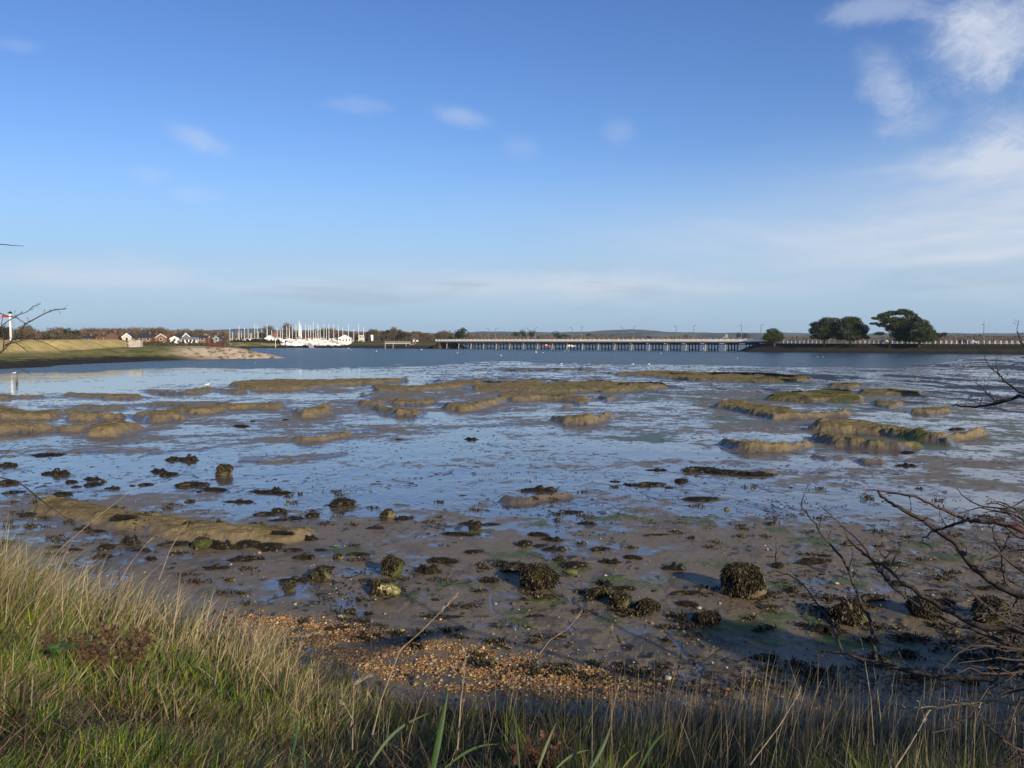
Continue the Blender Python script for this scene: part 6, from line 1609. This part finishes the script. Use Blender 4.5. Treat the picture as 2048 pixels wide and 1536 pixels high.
def leafblade(label, base, tip, w, bend, mat_col, group=None):
    """one broad green reed-like leaf, folded along its midrib"""
    b = Vector(base); t = Vector(tip) - b; side = t.cross(Vector((0, -1, .2))).normalized(); n = 9; V = []; F_ = []; w *= .62
    for i in range(n):
        k = i / (n - 1); c = t * k + Vector(bend) * (math.sin(math.pi * k) if True else 0); ww = w * (1 - k ** 2.2) * (.6 + .8 * min(k * 3, 1)) * .5 + .0004
        V += [c - side * ww, c + Vector((0, -ww * .45, -ww * .2)), c + side * ww]
    for i in range(n - 1):
        for j in (0, 1): F_.append((i * 3 + j, i * 3 + j + 1, i * 3 + j + 4, i * 3 + j + 3))
    me = mesh_np('reed_leaf', np.array([tuple(v) for v in V]), np.array(F_), M['blade'], np.tile(np.array(mat_col), (len(V), 1)), True)
    return tag(link('reed_leaf', me, None, b), label, 'grass leaf', group)
def path_px(pts, y0, y1):
    n = len(pts); return [PD(px, py, y0 + (y1 - y0) * i / (n - 1)) for i, (px, py) in enumerate(pts)]
def build_stalks():
    S = [([(745,1470),(762,1400),(800,1300),(840,1265),(880,1225),(913,1192)], 4.2, 4.6, .0042, 'tall pale seed stalk leaning right over the shingle, centre', 'twig_pale'),
         ([(915,1500),(922,1400),(926,1370),(930,1310)], 4.0, 4.2, .0045, 'straight straw-coloured stem beside the broadest green leaf', 'twig_pale'),
         ([(80,1150),(120,1098),(200,1030),(270,976)], 8.5, 9.5, .006, 'long pale stalk slanting over the wet mud on the left', 'twig_pale'),
         ([(318,1160),(340,1100),(360,1065),(374,1048)], 10, 10.4, .006, 'pale stalk with tapered head above the mud bank, left of centre', 'twig_pale'),
         ([(235,1170),(262,1125),(295,1085),(313,1070)], 10, 10.4, .005, 'shorter pale stalk left of the one with the tapered head', 'twig_pale'),
         ([(192,1160),(194,1110),(200,1075)], 10, 10, .004, 'thin dark upright stalk before the weed clumps on the left', 'twig'),
         ([(238,1170),(240,1120),(242,1094)], 10, 10, .004, 'second thin dark upright stalk on the left', 'twig'),
         ([(455,1195),(462,1150),(470,1125)], 10.5, 10.5, .004, 'thin dark stalk right of the brown dead plant', 'twig'),
         ([(220,1300),(255,1250),(300,1190),(340,1150)], 7, 8, .005, 'ochre stalk rising from the brown dead plant', 'twig_pale'),
         ([(1078,1310),(1100,1280),(1135,1258),(1150,1240),(1163,1224)], 6.0, 6.2, .004, 'pale forked stalk right of centre above the shingle', 'twig_pale'),
         ([(1256,1400),(1248,1330),(1240,1290),(1236,1275)], 5.5, 5.6, .004, 'dark bent stalk over the beach right of centre', 'twig'),
         ([(1350,1400),(1356,1340),(1365,1290)], 5.5, 5.6, .0035, 'dark straight stalk right of the bent one', 'twig'),
         ([(1370,1370),(1395,1335),(1430,1305),(1450,1292)], 5.5, 5.9, .0035, 'dark stalk leaning far right over the mud', 'twig'),
         ([(1400,1385),(1440,1340),(1475,1300)], 5.5, 5.9, .003, 'thin dark stalk right of the one leaning far right', 'twig'),
         ([(1748,1490),(1742,1400),(1725,1290),(1705,1225),(1690,1190)], 4.5, 4.9, .0026, 'thin yellow stalk before the broad boulder at right', 'twig_pale'),
         ([(700,1460),(706,1430),(707,1370),(740,1352)], 3.9, 4.1, .0032, 'bent pale stalk with a hooked top at lower centre', 'twig_pale'),
         ([(705,1500),(706,1440),(690,1412),(682,1403)], 3.9, 4.0, .0032, 'pale stalk with a short fork at lower centre', 'twig_pale'),
         ([(1210,1330),(1222,1270),(1224,1250)], 6.5, 6.6, .003, 'short pale upright stalk right of the forked one', 'twig_pale'),
         ([(1280,1310),(1288,1270),(1292,1245)], 6.5, 6.6, .003, 'short pale stalk further right of the forked one', 'twig_pale'),
         ([(60,1330),(80,1240),(118,1190),(120,1180)], 6, 6.4, .0036, 'bleached stalk bent like a hook on the left bank', 'twig_pale'),
         ([(430,1370),(440,1300),(445,1275),(462,1305)], 5.2, 5.4, .003, 'pale folded stalk in the green grass left of centre', 'twig_pale'),
         ([(62,1420),(66,1352),(98,1343)], 4.4, 4.5, .003, 'pale right-angled stalk in the green grass on the left', 'twig_pale'),
         ([(1500,1530),(1560,1450),(1590,1400),(1600,1380)], 3.4, 3.6, .003, 'pale arching stem at lower right', 'twig_pale'),
         ([(1790,1536),(1820,1490),(1840,1455),(1860,1420)], 3.4, 3.7, .004, 'broad dead straw stem at lower right', 'twig_pale')]
    for i, (pts, y0, y1, r, lab, mt) in enumerate(S): stalk('grass_stalk', lab, path_px(pts, y0, y1), r, M[mt], i, i not in (21, 20))
    LB = [((862,1560,3.2),(897,1378,3.3),.030,(.0,0,0),'broadest upright green leaf at the bottom, just left of centre',(.06,.13,.03)),
          ((578,1530,3.3),(596,1420,3.35),.013,(.01,0,0),'slim upright green leaf at the lower left of centre',(.05,.12,.04)),
          ((610,1540,3.3),(606,1465,3.35),.009,(0,0,0),'short green leaf next to the slim upright one',(.05,.12,.04)),
          ((740,1530,3.4),(862,1425,3.6),.018,(-.02,0,.03),'green leaf arching to the right before the beach',(.09,.14,.05)),
          ((700,1560,3.1),(728,1510,3.2),.010,(0,0,0),'small green leaf at the bottom edge',(.08,.15,.03)),
          ((890,1536,3.4),(1000,1488,3.6),.014,(0,0,.03),'green leaf lying low to the right of the broadest one',(.08,.14,.04)),
          ((1180,1540,3.2),(1225,1440,3.3),.020,(.01,0,0),'dark green leaf right of centre at the bottom',(.04,.085,.025)),
          ((1075,1540,3.3),(1113,1445,3.4),.015,(0,0,.01),'pale green leaf with a dry tip, bottom centre right',(.14,.17,.06)),
          ((1280,1540,3.2),(1345,1455,3.4),.014,(-.01,0,.02),'green leaf leaning right, bottom right of centre',(.06,.11,.03)),
          ((1110,1540,3.3),(1180,1500,3.4),.012,(0,0,.02),'light green leaf lying over the bottom edge',(.12,.17,.06)),
          ((1240,1545,3.2),(1280,1502,3.3),.010,(0,0,.01),'yellow-green leaf at the bottom right of centre',(.16,.18,.05)),
          ((1040,1550,3.2),(1030,1440,3.3),.010,(0,0,0),'thin upright green leaf in the middle',(.07,.12,.04)),
          ((970,1550,3.2),(935,1505,3.3),.008,(0,0,0),'thin green leaf leaning left in the middle',(.07,.12,.04))]
    for b, t, w, bend, lab, c in LB: leafblade(lab, PD(*b), PD(*t), w, bend, c, 'broad green leaves at the front')
    # many anonymous mid-length green and pale leaves at the bottom: tuft object
    rng = np.random.default_rng(631); n = 1500; x = rng.uniform(-.2, 1.6, n); y = rng.uniform(2.7, 4.2, n); x = x * y / 3.4
    z = bank_z(x[None], y[None])[0]; L = rng.uniform(.15, .42, n); c = np.where(rng.uniform(0, 1, (n, 1)) < .6, GREEN[rng.integers(0, 6, n)], DULL[rng.integers(0, 6, n)] * 1.5)
    V, Fc, C = blades(x, y, z, L, rng.uniform(.004, .010, n), np.cos(rng.normal(.2, .6, n)), np.sin(rng.normal(0, 1, n)), np.clip(rng.normal(.5, .2, n), 0, .9), c * .6, c, rng, 5, .8)
    tag(link('coarse_grass', mesh_np('coarse_grass', V, Fc, M['blade'], C)), 'coarse longer grass leaves at the bottom of the picture', 'grass', None, 'stuff')
build_stalks()
def build_dead_plants():
    # rusty dead dock plants
    def dead(px, py, y, w, h, lab, seed, colA=(.08, .05, .03), colB=(.19, .125, .07), n=420):
        r = random.Random(seed); rng = np.random.default_rng(seed); b = PD(px, py, y); b.z = float(bank_z(np.array([[b.x]]), np.array([[y]]))[0, 0]); o = thing('dead_plant', lab, 'plant', b)
        m = MB(); tips = []
        for i in range(9):
            e = Vector((r.uniform(-.5, .5) * w, r.uniform(-.3, .3) * w, h * r.uniform(.55, 1))); m.tube([(0, 0, -.05), e * .5 + Vector((0, 0, .05)), e], [.006, .004, .002], 5); tips.append(e)
            for k in range(3): q = e * r.uniform(.5, .95); m.tube([q, q + Vector((r.uniform(-.12, .12), r.uniform(-.1, .1), r.uniform(0, .12)))], [.003, .001], 4)
        m.build('stem', M['rust'], o)
        C = np.array([tuple(tips[r.randrange(9)] * r.uniform(.35, 1.02)) for _ in range(n)]) + rng.normal(size=(n, 3)) * .035
        v, f = leaf_cloud(C, n, .045, rng); t = rng.uniform(0, 1, n)[:, None]; col = np.array(colA) * (1 - t) + np.array(colB) * t
        link('leaf_tuft', mesh_np('leaf_tuft', v, f, M['straw'], np.repeat(col, 4, 0)), o)
    dead(250, 1290, 8.2, .75, .52, 'rust-brown dead bushy plant in the straw grass on the left', 1, n=900)
    dead(120, 1290, 7.2, .45, .36, 'smaller rust-brown dead plant left of the bushy one', 2)
    dead(190, 1300, 7.0, .4, .34, 'low brown dead plant between the two rusty ones', 3)
    dead(1010, 1500, 3.7, .16, .26, 'pale crumpled dead plant at the bottom, right of centre', 4, (.12, .07, .035), (.42, .32, .20), 240)
    dead(1075, 1400, 5.5, .4, .45, 'thin reddish dead stems over the shingle, right of centre', 5, (.10, .04, .03), (.2, .1, .06), 120)
    dead(1640, 1500, 4.4, .3, .32, 'dull brown dead plant in the shaded grass on the right', 6, (.05, .03, .02), (.12, .08, .05), 200)
    # dock with broad green leaves
    b = PD(112, 1325, 5.6); o = thing('dock_plant', 'low dock plant with broad green leaves in the grass on the left', 'plant', b)
    for k, (a, l) in enumerate(((-.1, .15), (.5, .09), (2.9, .10), (2.3, .08), (-.8, .09))):
        V = []; F_ = []; d = Vector((math.cos(a), math.sin(a), .15)); s = Vector((-math.sin(a), math.cos(a), 0))
        for i in range(7):
            t = i / 6; c = d * l * t + Vector((0, 0, .05 * math.sin(t * 3.0))); ww = .032 * math.sin(math.pi * min(1, t * .9 + .08)) ** .7
            V += [c - s * ww, c - Vector((0, 0, .006)), c + s * ww]
        for i in range(6):
            for j in (0, 1): F_.append((i * 3 + j, i * 3 + j + 1, i * 3 + j + 4, i * 3 + j + 3))
        link('leaf', mesh_np('leaf', np.array([tuple(v) for v in V]), np.array(F_), M['blade'], np.tile(np.array((.10, .17, .04)), (21, 1)), True), o, (0, 0, .06))
build_dead_plants()

# ================================================================ hawthorn
def catmull(pts, k=4):
    o = []
    for i in range(len(pts) - 1):
        p0 = pts[max(i - 1, 0)]; p1 = pts[i]; p2 = pts[i + 1]; p3 = pts[min(i + 2, len(pts) - 1)]
        for j in range(k):
            t = j / k; o.append(.5 * ((2 * p1) + (p2 - p0) * t + (2 * p0 - 5 * p1 + 4 * p2 - p3) * t * t + (3 * p1 - p0 - 3 * p2 + p3) * t ** 3))
    o.append(pts[-1]); return o
def twiglets(m, path, rad, r, dens, size, depth=0):
    """spurs and short crooked side twigs"""
    for i in range(1, len(path) - 1):
        seg = (path[i + 1] - path[i]); L = seg.length
        cnt = L * dens; cnt = int(cnt) + (1 if r.random() < cnt - int(cnt) else 0)
        for _ in range(cnt):
            a = path[i].lerp(path[i + 1], r.random()); d = seg.normalized()
            q = Vector((r.uniform(-1, 1), r.uniform(-1, 1), r.uniform(-.5, 1))).normalized(); v = (d * .35 + q * .9).normalized(); l = size * r.choice([.25, .3, .4, .6, 1.0]) * r.uniform(.7, 1.3)
            p = [a]; c = a
            for k in range(3): v = (v + Vector((r.uniform(-.5, .5), r.uniform(-.5, .5), r.uniform(-.3, .4)))).normalized(); c = c + v * l / 3; p.append(c)
            rr_ = min(rad[i] * .55, .0035 if size < .2 else .006); m.tube(p, [rr_, rr_ * .85, rr_ * .6, rr_ * .45], 4)
            # bud
            m.tube([c, c + v * .004, c + v * .010], [rr_ * .6, rr_ * 1.5, rr_ * .3], 4)
            if depth > 0 and l > size * .5: twiglets(m, p, [rr_] * 4, r, dens * 1.2, size * .5, depth - 1)
def build_hawthorn():
    base = Vector((7.6, 6.2, float(bank_z(np.array([[7.6]]), np.array([[6.2]]))[0, 0]))); o = thing('hawthorn_bush', 'bare spiny hawthorn reaching in from the right edge', 'bush', base)
    r = random.Random(31)
    B = [([(2100,1215),(2048,1192),(2000,1174),(1948,1136),(1913,1091),(1875,1061),(1808,1021),(1777,1002),(1752,982)], 3.6, 4.2, .016, 'twig'),
         ([(2110,1085),(2046,1062),(2001,1047),(1958,1041),(1931,1038),(1873,1012),(1831,992),(1786,985),(1726,982)], 3.5, 4.0, .010, 'twig_red'),
         ([(1940,1038),(1900,1052),(1875,1059),(1858,1070),(1842,1080)], 3.62, 3.9, .006, 'twig'),
         ([(2120,1275),(2048,1262),(1958,1251),(1899,1223),(1850,1195),(1801,1160),(1777,1140),(1745,1119),(1721,1101),(1692,1072)], 3.6, 4.5, .013, 'twig'),
         ([(2110,1320),(2048,1298),(1958,1265),(1885,1237),(1822,1202),(1777,1162),(1759,1133)], 3.7, 4.3, .010, 'twig'),
         ([(2130,1310),(2048,1333),(2000,1349),(1920,1355),(1850,1349),(1763,1327),(1693,1307),(1634,1304)], 3.7, 4.5, .017, 'twig'),
         ([(1751,1322),(1742,1255),(1721,1202),(1690,1129),(1658,1084),(1630,1049),(1607,1017),(1603,998)], 4.33, 4.7, .008, 'twig'),
         ([(1684,1304),(1669,1258),(1630,1202),(1592,1157),(1546,1141)], 4.42, 4.8, .006, 'twig'),
         ([(1815,1198),(1777,1165),(1757,1140),(1731,1098),(1702,1068),(1676,1042),(1637,1010)], 4.1, 4.6, .006, 'twig'),
         ([(1780,1140),(1795,1105),(1805,1082)], 4.3, 4.3, .004, 'twig'), ([(1550,1130),(1553,1090),(1548,1070)], 4.8, 4.8, .003, 'twig'),
         ([(1777,1135),(1760,1100),(1742,1080)], 4.3, 4.4, .004, 'twig'),
         ([(2110,1400),(2048,1405),(1990,1401),(1906,1410),(1840,1415),(1794,1415)], 3.2, 3.7, .008, 'twig_pale'),
         ([(2110,785),(2048,792),(2026,797),(1981,810),(1940,814),(1905,810)], 4.0, 4.4, .009, 'twig'),
         ([(2070,800),(2026,775),(1997,748),(1993,712)], 4.1, 4.5, .005, 'twig'),
         ([(2000,752),(1975,725),(1962,700)], 4.3, 4.5, .003, 'twig'), ([(1990,805),(1968,780),(1950,765)], 4.3, 4.5, .003, 'twig'),
         ([(2110,720),(2048,687),(2040,674),(2033,663)], 4.3, 4.5, .005, 'twig'),
         ([(2110,1240),(2030,1180),(2005,1150),(2010,1090),(2030,1060),(2048,1040)], 3.7, 3.8, .007, 'twig'),
         ([(2120,1170),(2040,1140),(2000,1100),(1985,1060),(2000,1030)], 3.7, 4.0, .006, 'twig'),
         ([(2120,1100),(2040,1075),(2010,1050),(1995,1040)], 3.7, 3.8, .006, 'twig')]
    parts = {}
    hub = [Vector((6.8, 5.7, base.z + .9)), Vector((5.8, 5.2, base.z + 1.8)), Vector((5.0, 4.9, base.z + 2.6))]
    for pts, y0, y1, rad, mat in B:
        rad *= 1.25; w = catmull([p - base for p in path_px(pts, y0, y1)], 4)
        # little crooks
        w = [p + Vector((r.uniform(-1, 1), r.uniform(-1, 1), r.uniform(-1, 1))) * .006 for p in w]
        n = len(w); rr_ = [rad * (1 - .72 * i / (n - 1)) for i in range(n)]
        m = MB()
        if pts[0][0] > 2060:
            h = min(hub, key=lambda q: abs(q.z - base.z - w[0].z)); a = h - base; m.tube([a, a.lerp(w[0], .5) + Vector((0, 0, .06)), w[0]], [rad * 1.7, rad * 1.3, rad], 7)
        m.tube(w, rr_, 7)
        twiglets(m, w, rr_, r, 15 if rad > .004 else 22, .10, 1)
        m.build('branch', M[mat], o, None, True)
    # trunk out of frame and the twig tangle at the right edge
    m = MB(); m.tube([h_ for h_ in [Vector((0, 0, -.3)), hub[0] - base, hub[1] - base, hub[2] - base, Vector((4.6, 4.9, 6.0)) - base]], [.07, .055, .04, .03, .015], 8)
    m.tube([hub[0] - base, Vector((7.2, 6.4, 4.6)) - base, Vector((7.4, 6.9, 5.6)) - base], [.04, .03, .015], 8); m.build('trunk', M['twig'], o, None, True)
    for k in range(78):
        px = r.uniform(2060, 2180); py = r.uniform(990, 1560); y = r.uniform(3.3, 4.3)
        p = PD(px, py, y) - base; w = [p]; v = Vector((-1, r.uniform(-.4, .5), r.uniform(-.6, .6))).normalized(); l = r.uniform(.12, .46) * (1.0 if py > 1230 else .75)
        for s in range(7): v = (v + Vector((r.uniform(-.45, .3), r.uniform(-.4, .4), r.uniform(-.55, .55)))).normalized(); w.append(w[-1] + v * l / 5)
        m = MB(); rr_ = [.0064 * (1 - .1 * i) for i in range(8)]; m.tube(w, rr_, 5); twiglets(m, w, rr_, r, 16, .09, 1)
        m.build('branch', M['twig'], o, None, True)
    # hawthorn at the left edge
    base = Vector((-4.6, 5.0, float(bank_z(np.array([[-4.6]]), np.array([[5.0]]))[0, 0]))); o = thing('hawthorn_bush', 'thin bare hawthorn twigs reaching in from the left edge', 'bush', base)
    Lb = [([(-60,730),(0,706),(49,650.5),(64,641),(90,627),(109,620),(133,617)], 4.0, 4.6, .0045), ([(-40,700),(0,655),(31,633),(55,623),(66,613),(80,608.5)], 4.1, 4.5, .003), ([(-30,610),(8,630),(31,635),(45,643),(64,654)], 4.2, 4.5, .0028),
          ([(-60,720),(4,703),(9,692),(49,680),(80,676)], 4.1, 4.4, .0035), ([(10,690),(27,684),(45,695),(57,705)], 4.2, 4.4, .0025), ([(40,675),(74,680),(109,695),(129,707)], 4.3, 4.6, .0022), ([(6,700),(8,675),(3,650),(8,628)], 4.2, 4.2, .0028),
          ([(-60,495),(0,489),(25,491),(48,492)], 4.2, 4.4, .003), ([(-60,940),(0,955),(37,965),(70,990),(95,1010),(140,1042),(152,1060)], 4.0, 4.8, .0040), ([(70,990),(74,1010),(66,1035),(62,1062)], 4.4, 4.5, .0025), ([(-60,1000),(0,1006),(40,1012),(70,1003)], 4.2, 4.4, .0025),
          ([(-60,925),(0,917),(20,897),(40,885)], 4.2, 4.4, .0025), ([(-60,905),(0,907),(20,906)], 4.2, 4.4, .002), ([(-50,860),(0,842),(22,847)], 4.2, 4.4, .002), ([(30,735),(50,742),(62,750)], 4.4, 4.5, .002)]
    hub = [Vector((-4.2, 4.8, base.z + .6)), Vector((-3.8, 4.7, base.z + 1.4)), Vector((-3.6, 4.6, 5.4))]
    for pts, y0, y1, rad in Lb:
        w = catmull([p - base for p in path_px(pts, y0, y1)], 4); n = len(w); rr_ = [rad * (1 - .6 * i / (n - 1)) for i in range(n)]; m = MB()
        if pts[0][0] < -20:
            h = min(hub, key=lambda q: abs(q.z - base.z - w[0].z)); a = h - base; m.tube([a, a.lerp(w[0], .5), w[0]], [rad * 2, rad * 1.4, rad], 6)
        m.tube(w, rr_, 6); twiglets(m, w, rr_, r, 16, .045, 0); m.build('branch', M['twig'], o, None, True)
    m = MB(); m.tube([Vector((0, 0, -.3)), hub[0] - base, hub[1] - base, hub[2] - base], [.05, .04, .03, .01], 7); m.build('trunk', M['twig'], o, None, True)
build_hawthorn()

# ================================================================ the trees behind the photographer that shade the right of the bank
def build_shade():
    rng = np.random.default_rng(701)
    def tree(x, y, H, R_, dens, seed, lab, leafc=((.03, .045, .015), (.07, .09, .03))):
        z = float(bank_z(np.array([[x]]), np.array([[y]]))[0, 0]); o = thing('hedge_tree', lab, 'tree', (x, y, z)); rg = np.random.default_rng(seed)
        puffs = [(rg.uniform(-.6, .6) * R_, rg.uniform(-.6, .6) * R_, H * rg.uniform(.25, .85), R_ * .55, R_ * .55, H * .2) for _ in range(11)]
        v, f, col = crown_from_puffs(puffs, dens, .22, rg, leafc[0], leafc[1], .1, .3); link('crown', mesh_np('crown', v, f, M['leafcol'], col), o)
        m = MB(); m.tube([(0, 0, -.3), (.1, 0, H * .4), (0, .1, H * .9)], [.16, .11, .03], 8)
        for i in range(14): a = rg.uniform(0, 6.28); m.tube([(0, 0, H * rg.uniform(.15, .5)), (math.cos(a) * R_ * .8, math.sin(a) * R_ * .8, H * rg.uniform(.5, .95))], [.06, .015], 5)
        m.build('trunk', M['bark'], o)
    L_ = ((3.2, -2.7, 1.95, 1.0, 260, 'small leafy bush directly behind the photographer'), (4.9, -2.3, 1.7, 1.0, 200, 'low gorse-like bush behind the photographer, nearest'), (7.2, -1.3, 1.85, 1.25, 300, 'low bush behind the photographer, second along the hedge'), (9.4, .1, 1.35, 1.3, 300, 'lowest bush of the hedge beyond the right edge'),
          (11.0, 1.5, 2.3, 1.5, 320, 'rounded bush of the hedge beyond the right edge, beside the lowest'), (12.8, 3.4, 2.4, 1.6, 300, 'tallest bush at the end of the hedge beyond the right edge'))
    for i, (x, y, H, R_, d, lab) in enumerate(L_): tree(x, y, H, R_, d, 710 + i, lab)
build_shade()
